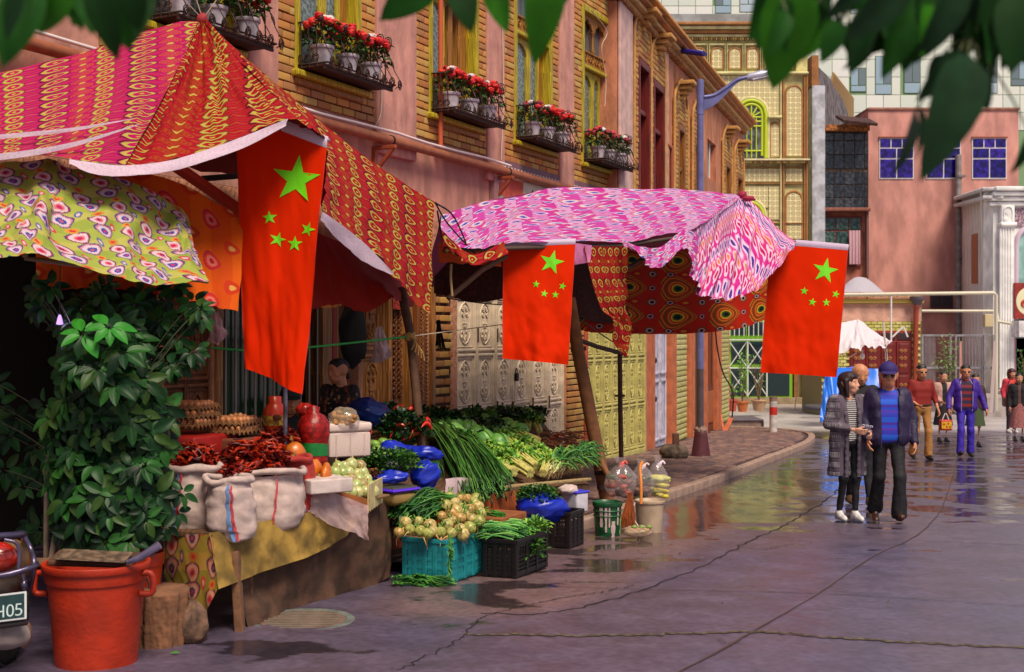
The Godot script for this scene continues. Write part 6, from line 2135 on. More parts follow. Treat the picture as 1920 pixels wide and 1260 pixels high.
	flag("middle red flag in front of the white gate below the pink tent", [[943, 456, 14.0], [1079, 450, 14.1], [1066, 684, 14.0], [942, 672, 13.95]], [0.0], [[1034, 492, 24, 0.25], [1005, 533, 7.5, 0.1], [1020, 551, 7.5, 0.2], [1041, 553, 7.5, 0.05], [1054, 537, 7.5, 0.3]], 0.055, 2.0)
	flag("rightmost red flag hanging over the street beside the pink drape", [[1446, 448, 18.1], [1591, 461, 18.0], [1570, 707, 17.9], [1426, 698, 18.0]], [0.32], [[1547, 508, 25, 0.2], [1508, 546, 8, 0.1], [1523, 567, 8, 0.2], [1549, 568, 8, 0.0], [1567, 552, 8, 0.3]], 0.06, 3.3)

var PV := Plane()
func V(px: float, py: float) -> Vector3:
	var dr := P(px, py, 1.0) - Vector3(0, CH, 0)
	var h = PV.intersects_ray(Vector3(0, CH, 0), dr)
	return h if h != null else P(px, py, 12.0)
const WD := Vector3(0.4289, 0, -0.9033)
const WN := Vector3(0.9033, 0, 0.4289)
const WROT := 1.1275

func herb(s: S, ctr: Vector3, r: Vector3, n: int, l: float, w: float, cols: Array, upb := 0.4):
	for i in n:
		var d := Vector3(rr(-1, 1), rr(-0.15, 1), rr(-1, 1)).normalized()
		var q := ctr + d * r * rr(0.55, 1.05)
		s.col = cols[rng.randi() % cols.size()] * rr(0.7, 1.25)
		leaf_on(s, q, d + Vector3(rr(-1, 1), rr(-0.5, 1) + upb, rr(-1, 1)), l * rr(0.6, 1.3), w * rr(0.7, 1.2))
	s.col = Color.WHITE
func greens(a := 0) -> Array:
	return [[L8(40, 84, 30), L8(62, 110, 36), L8(30, 64, 26), L8(84, 130, 44)], [L8(96, 150, 50), L8(130, 176, 60), L8(76, 130, 44)], [L8(24, 54, 24), L8(36, 74, 30), L8(18, 40, 20)]][a]
func VC(rough := 0.5) -> StandardMaterial3D:
	return M(Color.WHITE, rough, "", 1.0, "", 1.0, 0.0, {"vc": 1, "bl": C8(20, 36, 8)})

func crumple(s: S, amp: float, fr := 6.0, sd := 0.0, ys := 1.0):
	for i in s.v.size():
		var q := s.v[i] * Vector3(1, ys, 1)
		var k := Vector3(noise.get_noise_3d(q.x * fr * 40 + sd, q.y * fr * 40, q.z * fr * 40), noise.get_noise_3d(q.x * fr * 40 + 900, q.y * fr * 40 + sd, q.z * fr * 40), noise.get_noise_3d(q.x * fr * 40 - 900, q.y * fr * 40, q.z * fr * 40 + sd))
		s.v[i] += k * amp

func sack(at: Vector3, r: float, h: float, lean: Vector3, label: String, stripes: Array, col: Color, sx := 1.0, called := "sack"):
	var o := thing(called, label, "sack", at, "woven sacks of dried goods on the stall")
	var s := S.new()
	var bs := Basis(Vector3(1, 0, 0), Vector3(lean.x, 1, lean.z), Vector3(0, 0, 1))
	var pr := [Vector2(0.02, 0), Vector2(r * 0.75, 0.01), Vector2(r * 0.98, h * 0.16), Vector2(r * 1.06, h * 0.4), Vector2(r * 1.02, h * 0.65), Vector2(r * 0.93, h * 0.82), Vector2(r * 0.95, h * 0.9)]
	s.lathe(crv2(pr, 26), 36, Transform3D(bs, at), 0.03, sx)
	crumple(s, 0.03, 2.6, at.x * 50)
	crumple(s, 0.02, 2.6, at.x * 50, 5.0)
	crumple(s, 0.006, 11.0, at.x * 50, 2.0)
	var m := M(col, 0.9, "mottle", 3.0, "lumps", 0.45, 0.0)
	var body := part(o, "body", s, m)
	s = S.new()
	var pts := []
	for k in 25:
		var a := TAU * k / 24.0
		pts.append(at + bs * Vector3(cos(a) * r * 0.98 * sx, h * 0.92 + 0.012 * sin(a * 3.0 + at.x), sin(a) * r * 0.98))
	s.tube(pts, h * 0.05, 8, false)
	crumple(s, 0.022, 4.0, at.x * 30)
	part(o, "rolled_rim", s, m)
	for q in stripes:
		s = S.new()
		var a := []
		var b := []
		for k in 25:
			var t := 0.03 + 0.92 * k / 24.0
			var rad: float = r * (0.98 + 0.09 * sin(PI * t)) * 1.03
			for e in [[a, -0.02], [b, 0.02]]:
				var an: float = q[0] + e[1] * q[2]
				e[0].append(at + bs * Vector3(cos(an) * rad * sx, t * h * 0.9, sin(an) * rad))
		s.grid([a, b])
		crumple(s, 0.03, 2.6, at.x * 50)
		crumple(s, 0.02, 2.6, at.x * 50, 5.0)
		crumple(s, 0.006, 11.0, at.x * 50, 2.0)
		part(body, "stripe", s, M(q[1], 0.8, "fine", 3.0))

func crv2(p: Array, n: int) -> Array:
	var r := []
	for q in crv(p.map(func(v): return Vector3(v.x, v.y, 0)), n): r.append(V2(q.x, q.y))
	return r

func chillies(ctr: Vector3, r: Vector3, n: int, label: String):
	var s := S.new()
	for i in n:
		var d := Vector3(rr(-1, 1), rr(-0.1, 1), rr(-1, 1)).normalized()
		var q := ctr + d * r * rr(0.6, 1.02)
		var ax := Vector3(rr(-1, 1), rr(-0.4, 0.5), rr(-1, 1)).normalized()
		var l := rr(0.03, 0.06)
		s.col = [L8(150, 30, 8), L8(110, 18, 6), L8(176, 50, 16), L8(70, 12, 8)][rng.randi() % 4]
		var bend := Vector3(rr(-1, 1), rr(-1, 1), rr(-1, 1)) * l * 0.3
		if i % 2: s.tube([q - ax * l, q + bend, q + ax * l], [0.007, 0.014, 0.002], 5, false)
		else: leaf_on(s, q - ax * l, ax, l * 1.7, 0.024, 0.2)
	s.col = L8(60, 12, 8)
	s.blob(ctr, r * 0.72, 10, 0.1, noise)
	one("dried_chillies", s, VC(0.4), label, "dried chillies", "", "stuff")

func scatter(proto: Node3D, spots: Array, label: Callable, mt := [], vary := 0.1):
	# spots: [position, scale-free turn]; the first one moves the prototype itself
	for i in spots.size():
		var o: Node3D = proto if i == 0 else proto.duplicate()
		if i > 0:
			o.name = numbered("", String(proto.name).get_slice("_0", 0))
			add_child(o)
		o.position = spots[i][0]
		if mt: o.get_child(0).material_override = mt[rng.randi() % mt.size()]
		var sc := 1.0 + rr(-vary, vary)
		o.rotation = Vector3(rr(-0.5, 0.5), rr(0, TAU), rr(-0.5, 0.5)) if spots[i].size() < 2 else spots[i][1]
		o.scale = Vector3(sc, sc, sc)
		var rank := 0
		for q in spots:
			if q[0].x / -q[0].z < spots[i][0].x / -spots[i][0].z: rank += 1
		o.set_meta("label", "%s, %s from the left" % [label.call(i), nth(rank)])

func nth(i: int) -> String:
	var u := ["first", "second", "third", "fourth", "fifth", "sixth", "seventh", "eighth", "ninth", "tenth", "eleventh", "twelfth", "thirteenth", "fourteenth", "fifteenth", "sixteenth", "seventeenth", "eighteenth", "nineteenth"]
	if i < 19: return u[i]
	var t: String = ["twent", "thirt", "fort"][(i + 1) / 10 - 2]
	return t + "ieth" if (i + 1) % 10 == 0 else t + "y-" + u[(i + 1) % 10 - 1]

func crate(called: String, label: String, corner: Vector3, W: float, L: float, H: float, col: Color, fine: bool, rot := WROT) -> Node3D:
	# local x runs along the street, z out towards it; the given corner is the near outer one
	var bs := Basis(Vector3.UP, rot)
	var o := thing(called, label, "crate", Vector3.ZERO, "plastic crates in front of the stall")
	var m := M(col, 0.45, "mottle", 2.0)
	var s := S.new()
	bx(s, 0, L, 0, 0.02, -W, 0)
	part(o, "floor", s, m)
	for side in 4:
		s = S.new()
		var ln: float = L if side < 2 else W
		var put := func(a0, a1, y0, y1, t0, t1):
			match side:
				0: bx(s, a0, a1, y0, y1, -t1, -t0, 0.003)
				1: bx(s, a0, a1, y0, y1, -W + t0, -W + t1, 0.003)
				2: bx(s, t0, t1, y0, y1, -a1, -a0, 0.003)
				3: bx(s, L - t1, L - t0, y0, y1, -a1, -a0, 0.003)
		put.call(0.0, ln, H - 0.035, H, -0.012, 0.014)
		put.call(0.0, ln, H - 0.1 if not fine else H - 0.07, H - 0.036, 0.0, 0.012)
		put.call(0.0, ln, 0.0, 0.05, 0.0, 0.012)
		var rows := 3 if not fine else 5
		for k in range(1, rows): put.call(0.0, ln, lerp(0.05, H - 0.1, float(k) / rows) - 0.014, lerp(0.05, H - 0.1, float(k) / rows) + (0.014 if not fine else -0.004), 0.0, 0.012)
		var posts := 4 if not fine else 3
		for k in posts + 1:
			var c: float = lerp(0.02, ln - 0.02, float(k) / posts)
			put.call(c - 0.02, c + 0.02, 0.0, H - 0.03, -0.004, 0.013)
			if k < posts:
				var nb := 5 if not fine else 5
				for j in range(1, nb):
					var e: float = lerp(c + 0.02, lerp(0.02, ln - 0.02, (k + 1.0) / posts) - 0.02, float(j) / nb)
					put.call(e - 0.005, e + 0.005, 0.05, H - 0.08, 0.001, 0.011)
		if not fine:
			for k in posts:
				if (k + side) % 2 == 0:
					var c: float = lerp(0.02, ln - 0.02, float(k) / posts)
					put.call(c, lerp(0.02, ln - 0.02, (k + 1.0) / posts), 0.05, H - 0.1, 0.004, 0.009)
		part(o, "side", s, m)
	o.position = corner
	o.rotation.y = rot
	return o

func stalls():
	# stall table nearest the camera
	var wood := M(C8(120, 84, 56), 0.8, "wood", 1.0, "", 1.0, 0.0, {"sv": Vector3(3, 0.7, 3), "obj": 1})
	var a := P(392, 1003, 8.1)
	var b := P(742, 940, 10.45)
	a.y = 0.42; b.y = 0.37
	var back := -WN * 1.25
	var o := thing("stall_table", "long wooden stall table with burlap and stained yellow cloth skirts", "table", Vector3(a.x, gy(8.1), a.z))
	var s := S.new()
	s.bar((a + back * 0.5), (b + back * 0.5), 1.25, 0.04, 0.006)
	part(o, "tabletop", s, wood)
	for q in [[440, 1092, 450, 1188, 8.22], [462, 1085, 470, 1180, 8.5], [705, 960, 712, 1085, 10.1]]:
		s = S.new()
		s.bar(P(q[0], q[1] - 60, q[4]), P(q[2], q[3], q[4]), 0.085 if q[4] < 8.4 else 0.06, 0.06, 0.01)
		part(o, "leg", s, M(C8(130, 88, 62), 0.85, "streak", 2.0, "lumps", 0.4))
	s = cloth(PL([[392, 1000, 8.06], [500, 976, 8.55], [600, 956, 9.15], [655, 943, 9.6], [740, 934, 10.4]]), PL([[412, 1104, 8.0], [500, 1070, 8.48], [590, 1040, 9.0], [648, 1006, 9.5], [660, 985, 9.6]]), 50, 12, 0.025, 3.0)
	part(o, "yellow_cloth", s, M(C8(190, 150, 66), 0.75, "blotch", 0.9, "lumps", 0.4))
	s = cloth(PL([[436, 1070, 8.3], [560, 1006, 9.05], [660, 965, 9.65], [735, 930, 10.35], [742, 940, 10.6]]), PL([[466, 1182, 8.33], [560, 1143, 9.0], [640, 1128, 9.5], [714, 1092, 10.05], [734, 1010, 10.5]]), 60, 18, 0.06, 5.0, 1.0, 0.0, V2(1, 1), 0.03, 4.0)
	part(o, "burlap_skirt", s, M(C8(104, 70, 52), 0.9, "blotch", 0.8, "lumps", 0.5))
	s = cloth(PL([[308, 1006, 8.35], [350, 1002, 8.2], [398, 1002, 8.06]]), PL([[308, 1090, 8.35], [340, 1120, 8.2], [376, 1160, 8.1], [410, 1104, 8.02]]), 24, 14, 0.02, 3.0, 1.0, 0.0, V2(0.42, 0.34))
	for i in s.u.size(): s.u[i] = V2(s.u[i].y, s.u[i].x)
	part(o, "patterned_cloth", s, M(C8(255, 200, 150), 0.8, "ikat_green", 1.0, "weave", 0.4, 0.0, {"uv": 1}))
	s = S.new()
	s.box(P(500, 985, 8.75) + back * 0.1 + Vector3(0, 0.02, 0), Vector3(0.7, 0.012, 0.35), 0.003, Basis(Vector3.UP, WROT - 0.15))
	one("cardboard_sheet", s, M(C8(190, 118, 60), 0.85, "mottle", 2.0), "flat cardboard sheet under the white sacks", "cardboard")
	# second display: sloping boards
	PV = Plane(P(735, 938, 10.5), P(1105, 900, 13.8), P(860, 795, 15.8))
	var c := V(1105, 898)
	var f := V(735, 932)
	var g := V(1010, 772)
	var h := V(648, 830)
	o = thing("display_stand", "sloping wooden display stand heaped with cabbages and greens", "stand", Vector3(f.x, gy(-f.z), f.z))
	s = S.new()
	var dn := Vector3(0, -0.05, 0)
	s.quad(f, c, g, h)
	s.quad(f + dn, f, c, c + dn)
	s.quad(f + dn, c + dn, g + dn, h + dn)
	for i in s.v.size(): s.v[i] += Vector3(0, -0.06, 0)
	part(o, "board", s, wood)
	var om := M(C8(196, 96, 36), 0.7, "wood", 1.0, "", 1.0, 0.0, {"sv": Vector3(2, 0.5, 2), "obj": 1})
	s = S.new()
	s.quad(V(838, 932) + Vector3(0, -0.03, 0.05), P(838, 1050, 11.3), P(1012, 990, 12.7), V(1012, 905) + Vector3(0, -0.03, 0.05))
	part(o, "front_board", s, om)
	s = S.new()
	s.quad(V(735, 935) + Vector3(0, -0.03, 0.03), P(735, 1030, 10.6), P(838, 1010, 11.4), V(838, 932) + Vector3(0, -0.03, 0.03))
	part(o, "front_board", s, M(C8(170, 70, 40), 0.7, "mottle", 1.5))
	for q in [V(1100, 900), V(1015, 905)]:
		s = S.new()
		s.bar(q + Vector3(-0.05, -0.05, -0.05), Vector3(q.x - 0.05, gy(-q.z), q.z - 0.05), 0.06, 0.06)
		part(o, "leg", s, wood)
	s = S.new()
	s.bar(f + Vector3(0, 0.0, 0.02), c + Vector3(0, 0, 0.02), 0.05, 0.03, 0.005)
	part(o, "front_rail", s, M(C8(190, 160, 110), 0.8, "streak", 2.0))
	# added dark brown sheet that keeps the space under the stand in shade
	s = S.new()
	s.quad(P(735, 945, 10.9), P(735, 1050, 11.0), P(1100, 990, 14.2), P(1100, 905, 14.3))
	one("shade_sheet", s, M(C8(60, 34, 24), 0.9, "mottle", 1.0), "added dark brown sheet keeping the shade behind the crates under the stand", "cloth")

func produce():
	var beige := C8(206, 180, 174)
	sack(P(357, 1003, 8.45), 0.165, 0.49, Vector3(0.05, 0, 0), "tall white woven sack beside the leafy plant, red and blue stripe", [[1.75, C8(190, 50, 60), 2.5], [1.9, C8(90, 130, 190), 2.0]], beige)
	sack(P(440, 1014, 8.28), 0.152, 0.44, Vector3(-0.1, 0, 0.0), "small drooping white sack in the middle with a blue and red stripe", [[1.3, C8(190, 60, 80), 2.2], [1.45, C8(100, 140, 200), 3.0]], beige)
	sack(P(488, 994, 8.85), 0.275, 0.45, Vector3(0.06, 0, -0.1), "widest white sack with a thin red stripe, full of chillies", [[1.1, C8(196, 60, 70), 1.0]], beige)
	sack(P(556, 968, 9.1), 0.13, 0.44, Vector3(-0.04, 0, 0), "red mesh sack leaning between the white sack and the squashes", [], C8(176, 48, 44), 0.9, "mesh_sack")
	chillies(P(360, 868, 8.5), Vector3(0.17, 0.13, 0.17), 420, "heap of dark red dried chillies over the tall sack by the plant")
	chillies(P(478, 876, 8.9), Vector3(0.26, 0.2, 0.24), 700, "largest heap of dried red chillies in the wide white sack")
	chillies(P(435, 888, 8.5), Vector3(0.11, 0.06, 0.11), 160, "small spill of dried chillies on the drooping sack")
	chillies(P(525, 830, 9.5), Vector3(0.15, 0.12, 0.15), 260, "dried chillies heaped behind the steel pole")
	# red crates under the eggs
	var s := S.new()
	s.box(P(355, 838, 9.4), Vector3(0.5, 0.2, 0.5), 0.02, Basis(Vector3.UP, WROT))
	one("red_crate", s, M(C8(176, 30, 24), 0.5, "mottle", 2.0), "red plastic box under the taller stack of egg trays", "box")
	s = S.new()
	s.box(P(440, 860, 9.6), Vector3(0.5, 0.34, 0.5), 0.02, Basis(Vector3.UP, WROT))
	one("cardboard_box", s, M(C8(120, 60, 36), 0.8, "mottle", 2.0), "brown box hidden behind chillies under the lower egg trays", "box")
	s = S.new()
	s.box(P(520, 870, 10.3), Vector3(0.9, 0.42, 0.6), 0.02, Basis(Vector3.UP, WROT))
	one("dark_box", s, M(C8(90, 60, 46), 0.8, "mottle", 2.0), "dark wooden box at the back of the stall holding the jugs", "box")
	var proto: Node3D = null
	var k := 0
	for q in [[358, 800, 9.4, 3], [440, 812, 9.55, 2]]:
		for lv in q[3]:
			var at := P(q[0], q[1], q[2]) + Vector3(0, lv * 0.062, 0)
			var lab: String = "tray of brown eggs, %s of the %s stack" % [["bottom", "middle", "top"][lv] if q[3] == 3 else ["lower", "upper"][lv], "taller left" if q[3] == 3 else "lower right"]
			if proto == null:
				proto = egg_tray(lab)
				proto.position = at; proto.rotation.y = WROT + 0.15
			else: dup(proto, at, WROT + rr(-0.05, 0.2), lab)
	for i in 6:
		s = S.new()
		s.blob(P(425 + i * 8.5, 786 - 6.0 * sin(PI * i / 5.0), 9.5 + 0.03 * (i % 3)), Vector3(0.022, 0.027, 0.022), 10)
		one("loose_egg", s, M(C8(206, 140, 90), 0.5), "brown egg lying loose on the lower egg trays, %s from the left" % nth(i), "egg", "loose eggs on the trays")
	# jugs and bags of red goods
	s = S.new()
	s.lathe([V2(0, 0), V2(0.08, 0), V2(0.095, 0.03), V2(0.095, 0.14), V2(0.07, 0.2), V2(0.05, 0.22), V2(0.05, 0.27), V2(0, 0.275)], 18, Transform3D(Basis.IDENTITY, P(515, 808, 10.0)), 0.04)
	var o := thing("red_jug", "orange-red plastic jug with yellow label left of the steel pole", "jug", P(515, 808, 10.0))
	part(o, "body", s, M(C8(214, 60, 26), 0.3, "mottle", 2.0, "", 1.0, 0.0, {"bl": C8(120, 20, 0)}))
	s = S.new()
	s.lathe([V2(0.098, 0.045), V2(0.098, 0.125)], 18, Transform3D(Basis.IDENTITY, P(515, 808, 10.0)), 0.04)
	var lb := part(o, "label", s, M(C8(220, 160, 50), 0.5, "blotch", 6.0))
	s = S.new(); s.blob(P(520, 783, 9.89), Vector3(0.035, 0.025, 0.004), 8); part(lb, "print", s, M(C8(90, 40, 20), 0.6))
	o = thing("red_bag", "bulging red plastic bag with a green label in front of the foam box", "bag", P(588, 884, 9.6))
	s = S.new()
	s.lathe([V2(0, 0), V2(0.09, 0.0), V2(0.1, 0.1), V2(0.095, 0.2), V2(0.12, 0.28), V2(0.12, 0.36), V2(0.08, 0.42), V2(0.04, 0.44), V2(0.05, 0.48), V2(0, 0.5)], 22, Transform3D(Basis.IDENTITY, P(588, 884, 9.6)), 0.05)
	crumple(s, 0.016, 6.0)
	part(o, "body", s, M(C8(190, 24, 22), 0.4, "blotch", 4.0, "lumps", 0.8, 0.0, {"bl": C8(120, 8, 4)}))
	s = S.new()
	s.lathe([V2(0.103, 0.12), V2(0.1, 0.22)], 22, Transform3D(Basis.IDENTITY, P(588, 884, 9.6)), 0.05)
	crumple(s, 0.008, 6.0)
	part(o, "green_label", s, M(C8(20, 120, 50), 0.35, "mottle", 4.0))
	o = thing("red_bag_knot", "second red plastic bag peeping over behind the tied one", "bag", P(566, 795, 9.9))
	s = S.new(); s.blob(P(572, 770, 9.9), Vector3(0.07, 0.06, 0.06), 14, 0.4, noise); part(o, "body", s, M(C8(206, 44, 34), 0.25, "blotch", 4.0, "", 1.0, 0.0, {"bl": C8(110, 8, 4)}))
	# squashes
	for q in [[553, 848, 9.35, 0.075, 0.1, 0.3, "upright round orange squash beside the red bag"], [585, 880, 9.3, 0.08, 0.07, 1.2, "pear-shaped orange squash in front of the red bag"], [610, 893, 9.25, 0.1, 0.045, 1.5, "long orange squash lying by the white tray"], [545, 880, 9.15, 0.06, 0.1, -0.2, "orange squash half behind the red mesh sack"]]:
		o = thing("squash", q[6], "squash", P(q[0], q[1], q[2]), "orange squashes on the stall")
		s = S.new()
		s.blob(P(q[0], q[1], q[2]), Vector3(q[3], q[4], q[3]), 18, 0.12, noise, Basis(Vector3.BACK, q[5]), q[0], 0.25)
		part(o, "flesh", s, M(C8(214, 112, 22), 0.4, "mottle", 3.0, "lumps", 0.3, 0.0, {"cc": 0.3}))
		s = S.new(); s.tube([P(q[0], q[1], q[2]) + Basis(Vector3.BACK, q[5]) * Vector3(0, q[4] * 0.95, 0), P(q[0], q[1], q[2]) + Basis(Vector3.BACK, q[5]) * Vector3(0.01, q[4] * 1.25, 0)], [0.012, 0.008], 6); part(o, "stalk", s, M(C8(150, 120, 60), 0.8))
	# onions
	var on := thing("onion", "pale onion", "onion", Vector3.ZERO, "pale onions heaped in the tray")
	s = S.new(); s.blob(Vector3.ZERO, Vector3(0.046, 0.043, 0.046), 14, 0.08, noise, Basis.IDENTITY, 2.0, -0.25); part(on, "bulb", s, M(C8(214, 206, 146), 0.3, "streak", 9.0, "", 1.0, 0.0, {"cc": 0.3, "obj": 1}))
	s = S.new(); s.tube([Vector3(0, 0.04, 0), Vector3(0.004, 0.07, 0)], [0.012, 0.004], 6); part(on, "neck", s, M(C8(190, 150, 90), 0.8))
	var sp := []
	for j in 5:
		for i in 8 - j:
			sp.append([P(606 + i * 13.5 + j * 7 + rr(-3, 3), 928 - i * 0.5 - j * 13 + rr(-3, 3), 9.35 + i * 0.06 + j * 0.1)])
	scatter(on, sp, func(i): return "pale onion heaped beside the squashes", [M(C8(214, 206, 146), 0.3, "streak", 9.0, "", 1.0, 0.0, {"cc": 0.3, "obj": 1}), M(C8(196, 200, 130), 0.3, "streak", 9.0, "", 1.0, 0.0, {"cc": 0.3, "obj": 1}), M(C8(206, 180, 120), 0.4, "blotch", 9.0, "", 1.0, 0.0, {"obj": 1}), M(C8(176, 190, 110), 0.3, "streak", 9.0, "", 1.0, 0.0, {"cc": 0.3, "obj": 1})], 0.18)
	# trays and boxes round the onions
	s = S.new(); s.box(P(605, 908, 9.15), Vector3(0.34, 0.1, 0.3), 0.01, Basis(Vector3.UP, WROT - 0.5))
	one("white_tray", s, M(C8(220, 200, 196), 0.6, "mottle", 2.0), "white foam tray below the long squash", "tray")
	o = thing("onion_box", "pale slatted box of onions with cardboard edge", "box", P(680, 965, 9.6))
	for q in [[566, 912, 9.05, 690, 948, 9.45, 0.02], [690, 934, 9.46, 716, 918, 10.1, 0.13]]:
		s = S.new(); s.bar(P(q[0], q[1], q[2]), P(q[3], q[4], q[5]), 0.012, 0.07 + q[6], 0.003)
		part(o, "side", s, M(C8(160, 90, 40) if q[6] < 0.1 else C8(214, 196, 140), 0.8, "mottle", 2.0))
	for kk in 7:
		s = S.new(); s.bar(P(690 + kk * 4.2, 918 + 0.0 - kk * 2.6, 9.44 + kk * 0.105), P(690 + kk * 4.2, 962 - kk * 3, 9.44 + kk * 0.105), 0.01, 0.01)
		part(o, "slat", s, M(C8(190, 166, 110), 0.8))
	s = S.new(); s.box(P(650, 935, 9.8), Vector3(0.62, 0.02, 0.4), 0.004, Basis(Vector3.UP, WROT)); part(o, "floor", s, M(C8(120, 90, 60), 0.9))
	s = cloth(PL([[563, 908, 9.02], [620, 922, 9.2], [690, 948, 9.42]]), PL([[570, 955, 9.0], [630, 985, 9.15], [680, 1010, 9.38], [688, 1012, 9.42]]), 30, 12, 0.05, 5.0, 1.0)
	one("plastic_sheet", s, M(C8(226, 190, 190), 0.18, "mottle", 2.0, "lumps", 0.6, 0.0, {"alpha": 0.62}), "crumpled clear plastic sheet hanging from the onion box", "plastic sheet")
	# foam box with lid
	o = thing("foam_box", "white foam box with red tape and lid behind the onions", "box", P(645, 858, 10.0))
	var fm := M(C8(222, 198, 192), 0.6, "fine", 4.0)
	var fb := Basis(Vector3.UP, 0.55)
	var fc := P(645, 828, 10.15)
	s = S.new(); s.box(fc + Vector3(0, -0.015, 0), Vector3(0.36, 0.2, 0.25), 0.015, fb); part(o, "body", s, fm)
	s = S.new(); s.box(fc + Vector3(0, 0.12, 0), Vector3(0.375, 0.07, 0.265), 0.015, fb); part(o, "lid", s, fm)
	for i in 3:
		s = S.new(); s.box(fc + fb * Vector3(-0.12 + i * 0.12, -0.02, 0.127), Vector3(0.012, 0.18, 0.012), 0.004, fb); part(o, "rib", s, fm)
	s = S.new(); s.box(fc + fb * Vector3(0.183, 0.075, 0.0), Vector3(0.01, 0.026, 0.25), 0.003, fb); part(o, "red_tape", s, M(C8(214, 40, 24), 0.4))
	o = thing("potato_bag", "clear bag of small potatoes on the foam box lid", "bag", P(645, 798, 10.1))
	for i in 20:
		s = S.new(); s.blob(P(628 + (i % 6) * 7 + rr(-2, 2), 795 - int(i / 6) * 7 + rr(-2, 2), 10.05 + rr(-0.06, 0.06)), Vector3(0.024, 0.02, 0.022), 9, 0.3, noise, Basis.IDENTITY, i)
		part(o, "potato", s, M([C8(190, 130, 66), C8(176, 116, 60)][i % 2], 0.7, "mottle", 5.0))
	s = S.new(); s.blob(P(645, 785, 10.06), Vector3(0.12, 0.09, 0.09), 18, 0.35, noise); part(o, "film", s, M(C8(220, 200, 170), 0.15, "", 1.0, "", 1.0, 0.0, {"alpha": 0.2}))
	# blue bags
	var blue := M(C8(24, 48, 190), 0.32, "mottle", 3.0, "lumps", 0.25, 0.0, {"bl": C8(6, 20, 120)})
	for q in [[722, 896, 10.35, 0.19, 0.055, 0.09, 0.14, "shiny blue plastic bag rolled on the tub rim"], [798, 895, 10.9, 0.115, 0.12, 0.1, 0.1, "blue plastic bag hanging over the stall corner, lower bulge"], [800, 852, 11.2, 0.13, 0.06, 0.1, -0.15, "blue plastic bag top spread beside the wooden pole"], [745, 838, 11.3, 0.15, 0.035, 0.1, -0.2, "thin blue plastic strip across the herbs"], [693, 776, 12.3, 0.24, 0.13, 0.2, -0.2, "large dark blue bag slumped behind the herbs before the vendor"]]:
		s = S.new()
		s.blob(Vector3.ZERO, Vector3(q[3], q[4], q[5]), 30, 0.25, noise, Basis.IDENTITY, q[0])
		crumple(s, 0.06, 3.0, q[0])
		crumple(s, 0.012, 9.0, q[0])
		var s2 := S.new()
		s2.app(s, Transform3D(Basis(Vector3.BACK, q[6]), P(q[0], q[1], q[2])))
		one("blue_bag", s2, blue if q[1] > 800 else M(C8(16, 44, 120), 0.35, "mottle", 3.0, "lumps", 0.25), q[7], "bag", "blue plastic bags on the stall")
	o = thing("blue_tub", "translucent tub with a violet-blue rim below the rolled bag", "tub", P(743, 950, 10.2))
	var tb := Basis(Vector3.UP, WROT - 0.3)
	s = S.new(); s.box(P(745, 932, 10.3), Vector3(0.28, 0.11, 0.22), 0.03, tb); part(o, "body", s, M(C8(150, 120, 66), 0.4, "mottle", 2.0))
	s = S.new(); s.box(P(745, 917, 10.3), Vector3(0.31, 0.028, 0.25), 0.012, tb); part(o, "rim", s, M(C8(84, 40, 206), 0.35))
	s = S.new(); s.box(P(745, 914, 10.3), Vector3(0.27, 0.028, 0.21), 0.01, tb); part(o, "inside", s, M(C8(60, 60, 50), 0.6))
	# herbs and peppers
	s = S.new(); herb(s, P(728, 872, 10.7), Vector3(0.28, 0.13, 0.22), 900, 0.05, 0.018, greens(0)); s.blob(P(728, 872, 10.7), Vector3(0.2, 0.09, 0.16), 10)
	for i in range(s.c.size() - 77, s.c.size()): s.c[i] = L8(20, 40, 16)
	one("herb_heap", s, VC(), "heap of fresh green herbs beside the foam box", "herbs", "", "stuff")
	s = S.new(); herb(s, P(690, 895, 10.3), Vector3(0.11, 0.05, 0.1), 200, 0.05, 0.016, [L8(120, 60, 30), L8(90, 100, 40), L8(140, 84, 50)])
	one("wilted_herbs", s, VC(), "reddish wilted leaves at the front of the herb heap", "herbs", "", "stuff")
	s = S.new(); herb(s, P(757, 812, 12.0), Vector3(0.24, 0.2, 0.3), 900, 0.07, 0.022, greens(2)); s.col = L8(16, 32, 14); s.blob(P(757, 812, 12.0), Vector3(0.17, 0.14, 0.2), 10)
	one("pepper_heap", s, VC(0.35), "dark heap of green peppers behind the wooden pole", "peppers", "", "stuff")
	var pep := thing("red_pepper", "red pepper", "pepper", Vector3.ZERO, "red peppers on the dark green heap")
	s = S.new(); s.tube(crv([Vector3(-0.07, 0, 0), Vector3(-0.02, 0.03, 0.01), Vector3(0.03, 0.02, 0), Vector3(0.075, -0.03, 0)], 9), [0.012, 0.02, 0.024, 0.022, 0.02, 0.016, 0.012, 0.008, 0.002], 8); part(pep, "flesh", s, M(C8(206, 34, 12), 0.25, "", 1.0, "", 1.0, 0.0, {"cc": 0.4}))
	s = S.new(); s.tube([Vector3(-0.07, 0, 0), Vector3(-0.1, 0.005, 0)], 0.005, 5); part(pep, "stalk", s, M(C8(60, 100, 40), 0.6))
	sp = []
	for q in [[748, 803], [757, 800], [775, 812], [783, 818], [765, 822], [790, 790], [741, 812], [770, 772], [745, 768], [780, 765], [800, 800], [803, 790]]: sp.append([P(q[0], q[1], 11.85 if q[1] > 795 else 12.3)])
	scatter(pep, sp, func(i): return "red pepper on the dark green heap")
